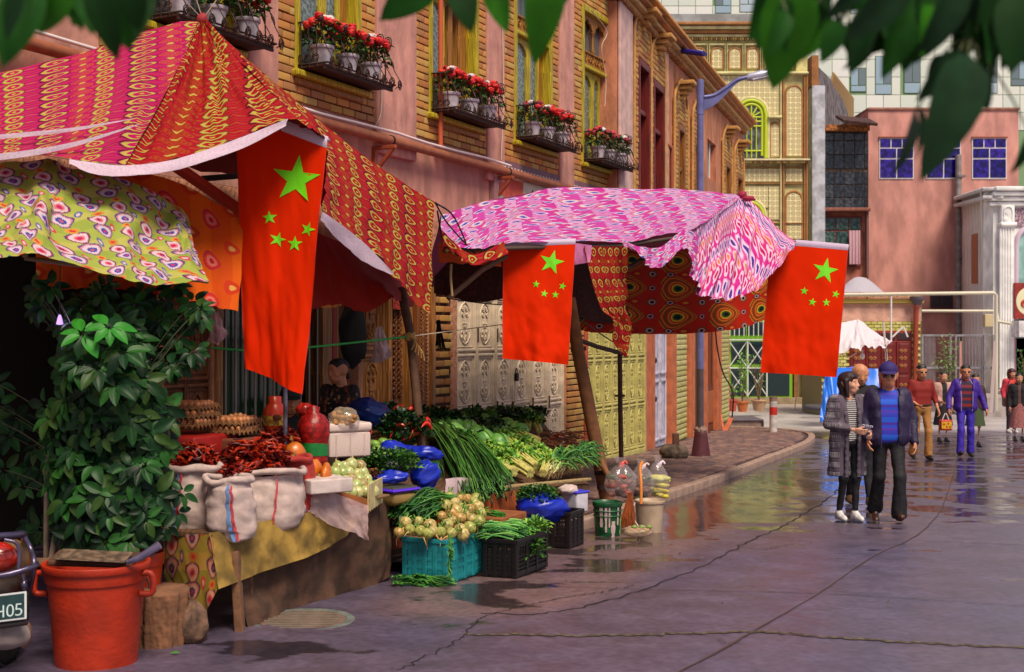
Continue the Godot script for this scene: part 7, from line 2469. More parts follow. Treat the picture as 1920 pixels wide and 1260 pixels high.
	for q in [[700, 832, 11.6], [718, 828, 11.7], [732, 830, 11.8], [708, 842, 11.5]]:
		s = S.new(); s.blob(P(q[0], q[1], q[2]), Vector3(0.07, 0.045, 0.05), 14, 0.1, noise, Basis(Vector3.UP, q[0]), q[0], 0.2)
		one("green_radish", s, M(C8(130, 170, 70), 0.4, "mottle", 3.0), "pale green radish behind the foam box, %s" % ["leftmost of four", "second from left", "rightmost of four", "lowest of four"][[700, 718, 732, 708].find(int(q[0]))], "radish", "pale green radishes")
	# onion-net and potatoes at the back
	var pot := thing("potato", "potato", "potato", Vector3.ZERO, "potatoes at the back of the stand")
	s = S.new(); s.blob(Vector3.ZERO, Vector3(0.06, 0.045, 0.05), 12, 0.25, noise); part(pot, "tuber", s, M(C8(150, 96, 56), 0.8, "mottle", 4.0))
	sp = []
	for i in 18: sp.append([V(790 + (i % 6) * 12 + rr(-3, 3), 797 - int(i / 6) * 6) + Vector3(0, 0.05, 0)])
	scatter(pot, sp, func(i): return "brown potato piled by the brick pier")
	var tom := thing("tomato", "tomato", "tomato", Vector3.ZERO, "red tomatoes at the back of the stand")
	s = S.new(); s.blob(Vector3.ZERO, Vector3(0.058, 0.05, 0.058), 14); part(tom, "flesh", s, M(C8(196, 20, 20), 0.2, "", 1.0, "", 1.0, 0.0, {"cc": 0.5}))
	s = S.new(); for i in 5: leaf_on(s, Vector3(0, 0.05, 0), Vector3(cos(i * 1.26), 0.2, sin(i * 1.26)), 0.035, 0.006)
	part(tom, "calyx", s, M(C8(50, 90, 30), 0.6))
	sp = []
	for q in [[880, 786], [894, 790], [907, 787], [919, 789], [930, 788], [941, 790], [869, 792], [912, 796], [926, 797]]: sp.append([V(q[0], q[1]) + Vector3(0, 0.06, 0)])
	sp.append([V(1047, 826) + Vector3(0, 0.04, 0)])
	sp.append([V(1036, 829) + Vector3(0, 0.02, 0)])
	scatter(tom, sp, func(i): return "red tomato in the row before the gate" if i < 9 else "red tomato on the brown roots")
	# cabbages
	var cb := thing("cabbage", "cabbage", "cabbage", Vector3.ZERO, "green cabbages on the stand")
	s = S.new(); s.blob(Vector3.ZERO, Vector3(0.115, 0.1, 0.115), 22, 0.12, noise); part(cb, "head", s, M(C8(124, 176, 84), 0.45, "streak", 5.0, "lumps", 0.6, 0.0, {"obj": 1}))
	for i in 6:
		s = S.new()
		var rows := []
		for j in 7:
			var row := []
			for e in 9:
				var th := 0.35 + 1.5 * j / 6.0
				var ph := i * 1.05 + (e / 8.0 - 0.5) * 1.7
				var r := 0.12 + 0.012 * (1 if i & 1 else 0) + (0.02 * pow(1.0 - j / 6.0, 2.0)) + 0.006 * sin(e * 2.4 + j)
				row.append(Vector3(sin(th) * cos(ph), cos(th) * 0.88, sin(th) * sin(ph)) * r)
			rows.append(row)
		s.grid(rows)
		part(cb, "leaf", s, M([C8(106, 164, 72), C8(132, 186, 92), C8(90, 150, 66)][i % 3], 0.45, "streak", 4.0, "lumps", 0.5, 0.0, {"obj": 1}))
	sp = []
	var cl := [[838, 800], [862, 800], [878, 818], [896, 828], [908, 838], [935, 845], [822, 822], [850, 828], [1004, 797], [985, 790], [868, 845], [948, 815], [905, 808], [925, 820], [885, 800], [918, 798], [960, 800], [850, 812], [970, 822]]
	for q in cl: sp.append([V(q[0], q[1]) + Vector3(0, 0.07, 0)])
	scatter(cb, sp, func(i): return "green cabbage piled behind the scallions" if i < 8 or i > 9 else "green cabbage at the stand's far right")
	# celery and pale stalks
	var ce := thing("celery_bunch", "celery", "celery", Vector3.ZERO, "pale celery bunches on the stand")
	s = S.new()
	for i in 12:
		var a := TAU * i / 12.0
		var r := 0.035 if i % 3 else 0.015
		s.tube(crv([Vector3(cos(a) * r, sin(a) * r, 0), Vector3(cos(a) * r * 1.1, sin(a) * r * 1.1, -0.15), Vector3(cos(a) * r * 1.6, sin(a) * r * 1.6, -0.32)], 6), [0.016, 0.017, 0.015, 0.013, 0.01, 0.008], 6)
	part(ce, "stalks", s, M(C8(196, 200, 104), 0.4, "streak", 6.0, "", 1.0, 0.0, {"obj": 1}))
	s = S.new(); herb(s, Vector3(0, 0.0, -0.38), Vector3(0.09, 0.07, 0.14), 130, 0.06, 0.02, [L8(110, 160, 50), L8(80, 140, 44), L8(150, 180, 60)]); part(ce, "leaves", s, VC(), "stuff")
	sp = []
	var ces := [[975, 858], [998, 862], [1018, 866], [1026, 876], [960, 870], [985, 875], [1008, 840], [975, 840], [1012, 822], [988, 815], [955, 850], [968, 884], [945, 890], [985, 893], [1005, 890], [1022, 892], [965, 900], [995, 903], [1018, 902], [1035, 884], [940, 872], [1000, 850]]
	for i in ces.size():
		sp.append([V(ces[i][0], ces[i][1]) + Vector3(0, 0.08, 0.0), Vector3(rr(0.0, 0.35), rr(-0.2, 0.9), rr(-0.3, 0.3))])
	scatter(ce, sp, func(i): return "pale celery bunch on the stand", [M(C8(206, 206, 100), 0.4, "streak", 6.0, "", 1.0, 0.0, {"obj": 1}), M(C8(176, 196, 90), 0.4, "streak", 6.0, "", 1.0, 0.0, {"obj": 1}), M(C8(216, 206, 120), 0.4, "streak", 6.0, "", 1.0, 0.0, {"obj": 1})], 0.15)
	s = S.new()
	for q in [[938, 868], [945, 880], [935, 858]]: herb(s, V(q[0], q[1]) + Vector3(0, 0.05, 0), Vector3(0.07, 0.07, 0.07), 90, 0.08, 0.03, [L8(150, 190, 70), L8(120, 176, 60)])
	one("lettuce", s, VC(), "bright green lettuce leaves between scallions and celery", "lettuce", "", "stuff")
	s = S.new()
	for q in [[905, 815, 0.3], [975, 800, 0.22], [1000, 790, 0.2], [935, 800, 0.2]]: herb(s, V(q[0], q[1]) + Vector3(0, 0.1, 0), Vector3(q[2], 0.08, q[2]), 260, 0.09, 0.02, greens(2))
	for q in [[800, 800, 0.25], [840, 806, 0.2], [890, 800, 0.3], [950, 792, 0.3], [985, 808, 0.25], [870, 850, 0.15], [720, 795, 0.2]]: herb(s, V(q[0], q[1]) + Vector3(0, 0.1, 0), Vector3(q[2], 0.12, q[2]), 220, 0.09, 0.025, greens(0) if int(q[0]) % 20 else greens(2))
	one("dark_greens", s, VC(), "dark green leaf bunches on top of the cabbage pile", "greens", "", "stuff")
	# scallions, leeks, roots
	s = S.new()
	for i in 420:
		var t := rr(0, 1)
		var a := V(812 + t * 40 + rr(-14, 14), 812 + t * 26 + rr(-8, 8)) + Vector3(0, 0.1 + rr(0, 0.07), 0)
		var e := V(858 + t * 82 + rr(-12, 12), 912 - t * 14 + rr(-12, 16)) + Vector3(0.05, 0.06 + rr(-0.1, 0.05), 0.12)
		s.col = [L8(36, 84, 30), L8(60, 116, 44), L8(26, 60, 26), L8(90, 140, 60)][i % 4]
		var m := (a + e) * 0.5 + Vector3(rr(-0.05, 0.05), 0.07 + rr(-0.02, 0.04), rr(-0.05, 0.05))
		s.tube(crv([a, m, e, e + Vector3(rr(-0.03, 0.05), -rr(0.02, 0.14), rr(0, 0.04))], 7), 0.0065, 4, false)
	one("scallions", s, VC(0.4), "long dark green scallions fanned over the front of the stand", "scallions", "", "stuff")
	s = S.new()
	for i in 130:
		var a := V(800 + rr(-10, 20), 868 + rr(-8, 12)) + Vector3(0, 0.06, 0.03)
		s.col = [L8(46, 96, 34), L8(70, 120, 44), L8(30, 70, 28)][i % 3]
		var e := a + Vector3(rr(0.0, 0.1), -rr(0.12, 0.3), rr(0.05, 0.12))
		s.tube(crv([a, a.lerp(e, 0.4) + Vector3(0.03, 0.03, 0.03), e], 6), 0.006, 4, false)
	one("scallion_ends", s, VC(0.4), "scallion leaves hanging over the edge beside the blue bag", "scallions", "", "stuff")
	s = S.new(); s.blob(V(860, 880) + Vector3(0, 0.06, 0.06), Vector3(0.1, 0.08, 0.08), 20, 0.4, noise); crumple(s, 0.02, 8.0)
	one("brown_bag", s, M(C8(70, 36, 28), 0.3, "blotch", 4.0), "crumpled dark brown bag among the scallions", "bag")
	s = S.new()
	s = cloth(PL([[835, 898, 11.2], [862, 895, 11.4], [888, 898, 11.7]]), PL([[836, 934, 11.15], [862, 936, 11.35], [886, 930, 11.65]]), 14, 6, 0.03)
	one("white_paper", s, M(C8(220, 190, 196), 0.6, "mottle", 2.0), "creased white paper hanging on the stand front", "paper")
	s = S.new()
	for i in 170:
		var t := rr(0, 1)
		var b := V(1030 + t * 66, 897 - t * 14) + Vector3(0, 0.05 + rr(0, 0.06), rr(-0.05, 0.1))
		s.col = [L8(206, 200, 150), L8(196, 190, 120)][i % 2]
		var e := b + Vector3(rr(0.0, 0.24), rr(0.04, 0.22), -rr(0.05, 0.5))
		var m := b.lerp(e, 0.5) + Vector3(0, 0.06, 0)
		s.tube([b, b.lerp(m, 0.6)], 0.012, 5)
		s.col = [L8(60, 120, 44), L8(40, 90, 34), L8(100, 150, 60)][i % 3]
		s.tube(crv([b.lerp(m, 0.6), m, e, e + Vector3(0.06, -0.06, 0)], 6), [0.012, 0.013, 0.012, 0.01, 0.008, 0.003], 5)
		s.col = L8(176, 140, 90)
		for j in 2: s.tube([b, b + Vector3(rr(-0.06, 0.0), -rr(0.02, 0.08), rr(0.0, 0.06))], [0.004, 0.001], 3, false)
	one("leeks", s, VC(0.45), "leek bunches with tangled roots beside the leaning pole", "leeks", "", "stuff")
	s = S.new()
	for i in 150:
		s.col = [L8(110, 60, 36), L8(84, 44, 28), L8(140, 84, 50)][i % 3]
		var a := V(1022 + rr(0, 60), 822 + rr(0, 28)) + Vector3(0, 0.03 + rr(0, 0.07), 0)
		var e := a + Vector3(rr(-0.2, 0.2), rr(-0.02, 0.04), rr(-0.2, 0.2))
		s.tube(crv([a, a.lerp(e, 0.5) + Vector3(0, 0.02, 0), e], 5), 0.006, 4, false)
	one("dried_roots", s, VC(0.8), "tangle of thin brown roots at the right end of the stand", "roots", "", "stuff")
	# crates on the street
	var c1 := G(838, 1097)
	crate("teal_crate", "teal plastic crate heaped with turnips", c1, 0.4, 0.62, 0.35, C8(30, 140, 150), false)
	var tc := c1 + WD * 0.31 - WN * 0.2 + Vector3(0, 0.36, 0)
	s = S.new(); s.box(tc + Vector3(0, -0.02, 0), Vector3(0.58, 0.03, 0.37), 0.005, Basis(Vector3.UP, WROT))
	one("crate_lining", s, M(C8(150, 96, 60), 0.85, "mottle", 2.0), "brown board laid over the teal crate under the turnips", "board")
	var tu := thing("turnip", "turnip", "turnip", Vector3.ZERO, "pale turnips heaped on the teal crate")
	s = S.new(); s.blob(Vector3.ZERO, Vector3(0.05, 0.047, 0.05), 14, 0.05, noise); part(tu, "root", s, M(C8(222, 196, 120), 0.35, "mottle", 4.0, "", 1.0, 0.0, {"cc": 0.25, "obj": 1}))
	s = S.new(); s.tube([Vector3(0, -0.045, 0), Vector3(0.01, -0.08, 0.01), Vector3(0.0, -0.13, 0.02)], [0.01, 0.005, 0.001], 5, false); part(tu, "taproot", s, M(C8(196, 150, 90), 0.7))
	s = S.new()
	for i in 4: s.tube([Vector3(rr(-0.01, 0.01), 0.04, rr(-0.01, 0.01)), Vector3(rr(-0.03, 0.03), 0.08, rr(-0.03, 0.03))], 0.005, 4, false)
	part(tu, "stems", s, M(C8(110, 150, 60), 0.5))
	sp = []
	for q in [[748, 998], [768, 993], [788, 996], [760, 980], [784, 978], [806, 985], [802, 1000], [826, 998], [838, 985], [846, 1000], [862, 992], [868, 1002], [880, 990], [828, 968], [846, 962], [862, 972], [884, 972], [836, 948], [852, 944], [866, 952], [880, 956], [826, 944], [860, 934], [876, 936], [892, 934], [896, 950], [902, 962], [845, 976], [870, 964], [890, 944], [856, 958], [812, 996], [898, 976], [842, 932]]:
		sp.append([P(q[0], q[1], 10.0 + (1000 - q[1]) / 130.0 + (q[0] - 830) / 500.0), Vector3(rr(-0.9, 0.6), rr(0, TAU), rr(-1.2, 1.2))])
	scatter(tu, sp, func(i): return "pale turnip on the teal crate", [M(C8(222, 196, 120), 0.4, "blotch", 6.0, "", 1.0, 0.0, {"obj": 1}), M(C8(206, 196, 110), 0.4, "blotch", 6.0, "", 1.0, 0.0, {"obj": 1}), M(C8(214, 170, 96), 0.45, "blotch", 6.0, "", 1.0, 0.0, {"obj": 1}), M(C8(190, 190, 96), 0.4, "blotch", 6.0, "", 1.0, 0.0, {"obj": 1})], 0.16)
	s = S.new()
	for i in 260:
		s.col = [L8(40, 100, 34), L8(70, 130, 44), L8(30, 76, 28)][i % 3]
		var a := P(838 + rr(-30, 20), 952 + rr(-24, 24), 10.5)
		var e := P(752 + rr(-14, 40), 968 + rr(-30, 34), 10.3 + rr(-0.1, 0.2))
		s.tube(crv([a, (a + e) * 0.5 + Vector3(0, rr(0.03, 0.12), 0.05), e], 6), 0.006, 4, false)
		for j in 2: leaf_on(s, e.lerp(a, rr(0, 0.35)), (e - a) + Vector3(rr(-0.2, 0.2), rr(-0.2, 0.2), rr(-0.2, 0.2)), 0.07, 0.02)
	one("turnip_greens", s, VC(0.45), "dark turnip tops spread over the left of the teal crate", "greens", "", "stuff")
	s = S.new()
	for i in 60:
		var a := P(740 + rr(0, 60), 1092 + rr(-10, 10), 9.9)
		a.y = gy(-a.z) + rr(0.01, 0.07)
		s.col = [L8(40, 100, 34), L8(80, 140, 50)][i % 2]
		var e := a + Vector3(rr(0.05, 0.3), rr(-0.03, 0.0), rr(-0.05, 0.08))
		s.tube([a, a.lerp(e, 0.5) + Vector3(0, 0.015, 0), e], 0.006, 4, false)
		leaf_on(s, a, Vector3(rr(-1, 1), 0.4, rr(-1, 1)), 0.07, 0.02)
	one("fallen_greens", s, VC(0.45), "fallen green stalks on the street left of the teal crate", "greens", "", "stuff")
	s = S.new()
	s.tube(crv([P(842, 1003, 9.75), P(845, 1030, 9.72), P(842, 1070, 9.7), P(846, 1086, 9.7)], 10), 0.012, 5)
	for i in 24: leaf_on(s, P(843, 1010 + i * 3.2, 9.7), Vector3(rr(-1, 1), rr(-0.6, 0.2), 0.4), 0.05, 0.014)
	one("hanging_stalk", s, M(C8(56, 120, 44), 0.5), "single green stalk hanging down the teal crate corner", "greens")
	var c2 := G(968, 1086)
	crate("black_crate", "nearer black crate with bundled green vegetables", c2, 0.3, 0.62, 0.31, C8(20, 12, 13), true)
	s = S.new()
	for i in 200:
		s.col = [L8(50, 120, 44), L8(90, 160, 60), L8(36, 90, 34), L8(130, 190, 90)][i % 4]
		var a := c2 + WD * rr(0.05, 0.6) - WN * rr(0.02, 0.28) + Vector3(0, 0.3 + rr(0, 0.08), 0)
		s.tube(crv([a, a + Vector3(rr(-0.15, -0.05), 0.03, rr(-0.05, 0.05)), a + Vector3(rr(-0.3, -0.15), 0.0, rr(-0.08, 0.08))], 6), 0.007, 4, false)
	herb(s, c2 + WD * 0.5 - WN * 0.05 + Vector3(0, 0.33, 0), Vector3(0.12, 0.08, 0.12), 160, 0.06, 0.015, greens(1))
	herb(s, c2 + WD * 0.3 - WN * 0.15 + Vector3(0, 0.15, 0), Vector3(0.28, 0.14, 0.13), 300, 0.08, 0.02, greens(0))
	one("bundled_greens", s, VC(0.45), "bundles of fresh green stems in the nearer black crate", "greens", "", "stuff")
	var c3 := G(1068, 1030)
	crate("black_crate", "farther black crate under the blue bag of herbs", c3, 0.5, 0.34, 0.34, C8(20, 12, 13), true)
	crate("black_crate", "lower black crate stacked behind the nearer one", c3 - WN * 0.52 + WD * 0.05, 0.3, 0.5, 0.3, C8(36, 22, 26), true)
	s = S.new()
	s.blob(Vector3.ZERO, Vector3(0.25, 0.13, 0.2), 30, 0.22, noise, Basis.IDENTITY, 4.0)
	crumple(s, 0.03, 7.0, 11.0)
	var sb := S.new(); sb.app(s, Transform3D(Basis(Vector3.BACK, -0.12), P(1016, 950, 12.0)))
	one("blue_bag", sb, blue, "blue plastic bag of herbs on the black crates", "bag", "blue plastic bags on the stall")
	s = S.new(); herb(s, P(1008, 932, 12.0), Vector3(0.2, 0.1, 0.17), 700, 0.05, 0.016, greens(0))
	one("parsley", s, VC(), "bushy parsley spilling from the blue bag on the crates", "herbs", "", "stuff")
	o = thing("white_tub", "white plastic tub with a blue lid edge on the black crate", "tub", P(1078, 962, 12.3))
	s = S.new(); s.box(P(1078, 940, 12.4), Vector3(0.17, 0.2, 0.22), 0.02, Basis(Vector3.UP, WROT - 0.4)); part(o, "body", s, M(C8(214, 206, 220), 0.4, "mottle", 2.0))
	s = S.new(); s.box(P(1078, 921, 12.4), Vector3(0.185, 0.025, 0.235), 0.01, Basis(Vector3.UP, WROT - 0.4)); part(o, "lid_edge", s, M(C8(60, 60, 200), 0.35))
	s = S.new(); s.blob(P(1066, 918, 12.35), Vector3(0.09, 0.05, 0.08), 16, 0.4, noise); part(o, "film", s, M(C8(220, 196, 190), 0.3, "mottle", 3.0))
	s = S.new(); s.box(P(935, 972, 10.9), Vector3(0.5, 0.08, 0.3), 0.01, Basis(Vector3.UP, WROT))
	one("wooden_flat", s, M(C8(150, 84, 40), 0.8, "mottle", 2.0), "low wooden flat behind the turnip crate with stems on it", "box")
	s = S.new()
	for i in 90:
		s.col = [L8(46, 110, 40), L8(80, 140, 50)][i % 2]
		var a := P(905 + rr(0, 20), 965 + rr(-5, 8), 10.8)
		var e := P(940 + rr(-10, 8), 970 + rr(-8, 6), 10.7)
		s.tube([a, (a + e) * 0.5 + Vector3(0, 0.02, 0), e], 0.006, 4, false)
	one("stem_bundle", s, VC(0.45), "short green stems on the wooden flat beside the turnips", "greens", "", "stuff")
	# buckets and bags at the kerb
	var bp := G(1139, 1004)
	o = thing("paint_bucket", "green paint bucket with white drips at the pole foot", "bucket", bp)
	s = S.new()
	s.lathe([V2(0, 0), V2(0.125, 0), V2(0.125, 0), V2(0.14, 0.3), V2(0.15, 0.3), V2(0.152, 0.34), V2(0.14, 0.345), V2(0.13, 0.3), V2(0, 0.29)], 28, Transform3D(Basis.IDENTITY, bp)); part(o, "body", s, M(C8(20, 96, 54), 0.4, "blotch", 2.0))
	for k2 in 2:
		s = S.new(); s.lathe([V2(0.135 + k2 * 0.004, 0.2 + k2 * 0.05), V2(0.146 + k2 * 0.004, 0.205 + k2 * 0.05), V2(0.135 + k2 * 0.004, 0.215 + k2 * 0.05)], 28, Transform3D(Basis.IDENTITY, bp)); part(o, "hoop", s, M(C8(30, 84, 50), 0.4))
	for q in [[1.2, 0.06, 0.0, 0.16], [1.75, 0.03, 0.05, 0.31], [2.1, 0.05, 0.1, 0.33], [0.8, 0.035, 0.12, 0.32], [1.5, 0.02, 0.1, 0.3], [0.4, 0.05, 0.02, 0.2]]:
		s = S.new()
		var a := []
		var b := []
		for j in 7:
			var y: float = lerp(q[2], q[3], j / 6.0)
			var r: float = 0.127 + 0.0145 * y / 0.3 + 0.003
			var w: float = q[1] / 0.14 * (0.7 + 0.5 * noise.get_noise_2d(j * 60.0, q[0] * 90.0)) * 0.5
			a.append(bp + Vector3(cos(q[0] - w) * r, y, sin(q[0] - w) * r)); b.append(bp + Vector3(cos(q[0] + w) * r, y, sin(q[0] + w) * r))
		s.grid([a, b])
		part(o, "paint_drip", s, M(C8(206, 176, 176) if q[0] != 0.4 else C8(120, 190, 110), 0.5, "mottle", 4.0))
	bp = G(1218, 997)
	o = thing("white_bucket", "dirty white plastic bucket nearest the kerb", "bucket", bp)
	s = S.new()
	s.lathe([V2(0, 0), V2(0.125, 0), V2(0.125, 0), V2(0.148, 0.3), V2(0.158, 0.3), V2(0.158, 0.33), V2(0.145, 0.33), V2(0.135, 0.28), V2(0, 0.27)], 28, Transform3D(Basis.IDENTITY, bp)); part(o, "body", s, M(C8(190, 164, 140), 0.5, "mottle", 1.6))
	s = S.new(); s.tube(crv([bp + Vector3(-0.15, 0.31, 0.03), bp + Vector3(-0.2, 0.2, 0.16), bp + Vector3(-0.12, 0.06, 0.2)], 10), 0.008, 6); part(o, "handle", s, M(C8(206, 190, 180), 0.5))
	o = thing("broom", "worn orange straw broom standing between the two buckets", "broom", P(1182, 990, 12.9))
	s = S.new()
	for i in 160:
		var a := P(1182 + rr(-4, 4), 925, 12.95)
		var e := P(1176 + rr(-17, 17), 988, 12.95 + rr(-0.06, 0.06))
		s.tube([a, e], 0.004, 3, false)
	part(o, "bristles", s, M(C8(176, 84, 30), 0.8, "streak", 3.0), "stuff")
	s = S.new(); s.tube(crv([P(1202, 945, 12.85), P(1202, 905, 12.9), P(1200, 878, 13.0), P(1204, 866, 13.1)], 10), 0.016, 7); part(o, "handle", s, M(C8(206, 120, 40), 0.6))
	for q in [[1163, 905, 13.4, 0.15, 0.17, "clear bag of brown and red produce next to the leaning pole", [C8(120, 60, 40), C8(176, 60, 40), C8(60, 84, 40)]], [1203, 908, 13.6, 0.12, 0.17, "middle clear bag of brown and green produce at the kerb", [C8(110, 60, 40), C8(60, 70, 30), C8(130, 80, 50)]], [1233, 905, 13.8, 0.11, 0.19, "clear bag of yellow corn at the kerb, tied white on top", [C8(220, 196, 60), C8(206, 206, 120), C8(226, 210, 80)]]]:
		o = thing("produce_bag", q[5], "bag", P(q[0], q[1] + 28, q[2]), "clear plastic bags at the kerb")
		for i in 26:
			s = S.new()
			var a := rr(0, TAU)
			var r: float = q[3] * 0.75 * sqrt(rr(0.1, 1))
			s.blob(P(q[0], q[1] + 5, q[2]) + Vector3(cos(a) * r, rr(-0.12, 0.1), sin(a) * r), Vector3(0.05, 0.028, 0.035) if q[0] != 1233 else Vector3(0.08, 0.026, 0.028), 9, 0.2, noise, Basis(Vector3.BACK, rr(-0.3, 0.3)), i)
			part(o, "corn_cob" if q[0] == 1233 else "vegetable", s, M(q[6][i % 3], 0.5, "mottle", 4.0))
		s = S.new()
		s.lathe([V2(0.02, -0.15), V2(q[3] * 0.9, -0.13), V2(q[3] * 1.08, -0.02), V2(q[3] * 0.98, 0.09), V2(q[3] * 0.5, q[4]), V2(q[3] * 0.25, q[4] + 0.03), V2(q[3] * 0.42, q[4] + 0.1)], 24, Transform3D(Basis.IDENTITY, P(q[0], q[1], q[2])), 0.08)
		crumple(s, 0.025, 6.0, q[0])
		part(o, "film", s, M(C8(230, 212, 214), 0.12, "", 1.0, "lumps", 1.0, 0.0, {"alpha": 0.14, "spec": 0.5}))
		s = S.new(); s.tube(crv([P(q[0], q[1] - 28, q[2]), P(q[0] + 8, q[1] - 40, q[2]), P(q[0] + 13, q[1] - 36, q[2])], 6), [0.02, 0.03, 0.012], 6); crumple(s, 0.012, 9.0); part(o, "tied_top", s, M(C8(226, 206, 222) if q[0] == 1233 else C8(206, 70, 60) if q[0] == 1163 else C8(206, 180, 180), 0.35))
	s = S.new(); s.blob(P(1195, 996, 12.6), Vector3(0.15, 0.06, 0.1), 20, 0.35, noise); crumple(s, 0.02, 8.0)
	o = thing("ground_bag", "flat clear bag with yellow and green vegetables lying on the street", "bag", P(1195, 1006, 12.6))
	part(o, "film", s, M(C8(206, 170, 150), 0.2, "mottle", 2.0, "", 1.0, 0.0, {"alpha": 0.55}))
	for i in 9:
		s = S.new(); s.blob(P(1180 + i * 4.6, 998 - (i % 3) * 5, 12.55), Vector3(0.03, 0.02, 0.02), 8, 0.3, noise, Basis.IDENTITY, i); part(o, "vegetable", s, M([C8(196, 196, 110), C8(206, 150, 60), C8(120, 150, 70)][i % 3], 0.5))
	# manhole cover
	var mh := G(568, 1163)
	o = thing("manhole_cover", "round grey manhole cover set in the street before the stall", "manhole cover", mh)
	s = S.new()
	s.lathe([V2(0.29, 0.004), V2(0.34, 0.008), V2(0.345, 0.002)], 40, Transform3D(Basis.IDENTITY, mh)); part(o, "rim", s, M(C8(110, 116, 110), 0.6, "mottle", 2.0))
	s = S.new(); s.lathe([V2(0, 0.007), V2(0.286, 0.006), V2(0.288, 0.001)], 40, Transform3D(Basis.IDENTITY, mh)); part(o, "lid", s, M(C8(120, 96, 84), 0.7, "mottle", 2.0, "lumps", 0.5))
	for i in 11:
		s = S.new()
		var zz := -0.25 + i * 0.05
		var hw := sqrt(0.28 * 0.28 - zz * zz)
		s.bar(mh + Vector3(-hw * 0.9, 0.009, zz), mh + Vector3(hw * 0.9, 0.009, zz), 0.014, 0.006)
		part(o, "rib", s, M(C8(126, 110, 96), 0.7, "mottle", 2.0))

func egg_tray(label: String) -> Node3D:
	var o := thing("egg_tray", label, "egg tray", Vector3.ZERO, "stacked egg trays")
	var s := S.new()
	var rows := []
	for j in 25:
		var row := []
		for i in 25:
			var x := (i / 24.0 - 0.5) * 0.31
			var z := (j / 24.0 - 0.5) * 0.31
			row.append(Vector3(x, 0.024 - 0.016 * cos(i / 24.0 * TAU * 6.0) * 1.0 - 0.012 * cos(j / 24.0 * TAU * 6.0), z))
		rows.append(row)
	s.grid(rows)
	for e in 4:
		var bs := Basis(Vector3.UP, e * PI / 2)
		var r2 := []
		for j in 2:
			var row := []
			for i in 25: row.append(bs * Vector3((i / 24.0 - 0.5) * 0.31, 0.036 - 0.018 * cos(i / 24.0 * TAU * 6.0) - j * 0.022, 0.155 + 0.004 * cos(i / 24.0 * TAU * 6.0)))
			r2.append(row)
		s.grid(r2)
	part(o, "tray", s, M(C8(150, 104, 64), 0.9, "mottle", 3.0))
	var e := S.new()
	e.blob(Vector3.ZERO, Vector3(0.0215, 0.028, 0.0215), 10, 0.0, null, Basis.IDENTITY, 0.0, 0.12)
	var em := e.mesh()
	for j in 6:
		for i in 6:
			if i == 5 and j == 5: continue
			var q := part(o, "egg", em, M([C8(200, 130, 82), C8(190, 116, 70), C8(212, 146, 98)][(i * 7 + j * 3) % 3], 0.45))
			q.position = Vector3((i - 2.5) * 0.0505, 0.042 + rr(-0.002, 0.004), (j - 2.5) * 0.0505)
			q.rotation = Vector3(rr(-0.15, 0.15), 0, rr(-0.15, 0.15))
	return o

func leaf_mesh(fold: float, curl: float, w: float, pointy := 0.0) -> ArrayMesh:
	# unit leaf along y, face towards z
	var s := S.new()
	var rows := []
	var n := 7
	for i in n + 1:
		var t := float(i) / n
		var hw: float = w * pow(sin(PI * pow(t, 0.8 if pointy == 0.0 else 0.62)), 0.75) + 0.004
		var z := -curl * t * t
		rows.append([Vector3(-hw, t, z + hw * fold), Vector3(-hw * 0.5, t, z + hw * fold * 0.6), Vector3(0, t, z), Vector3(hw * 0.5, t, z + hw * fold * 0.6), Vector3(hw, t, z + hw * fold)])
	s.grid(rows)
	return s.mesh()

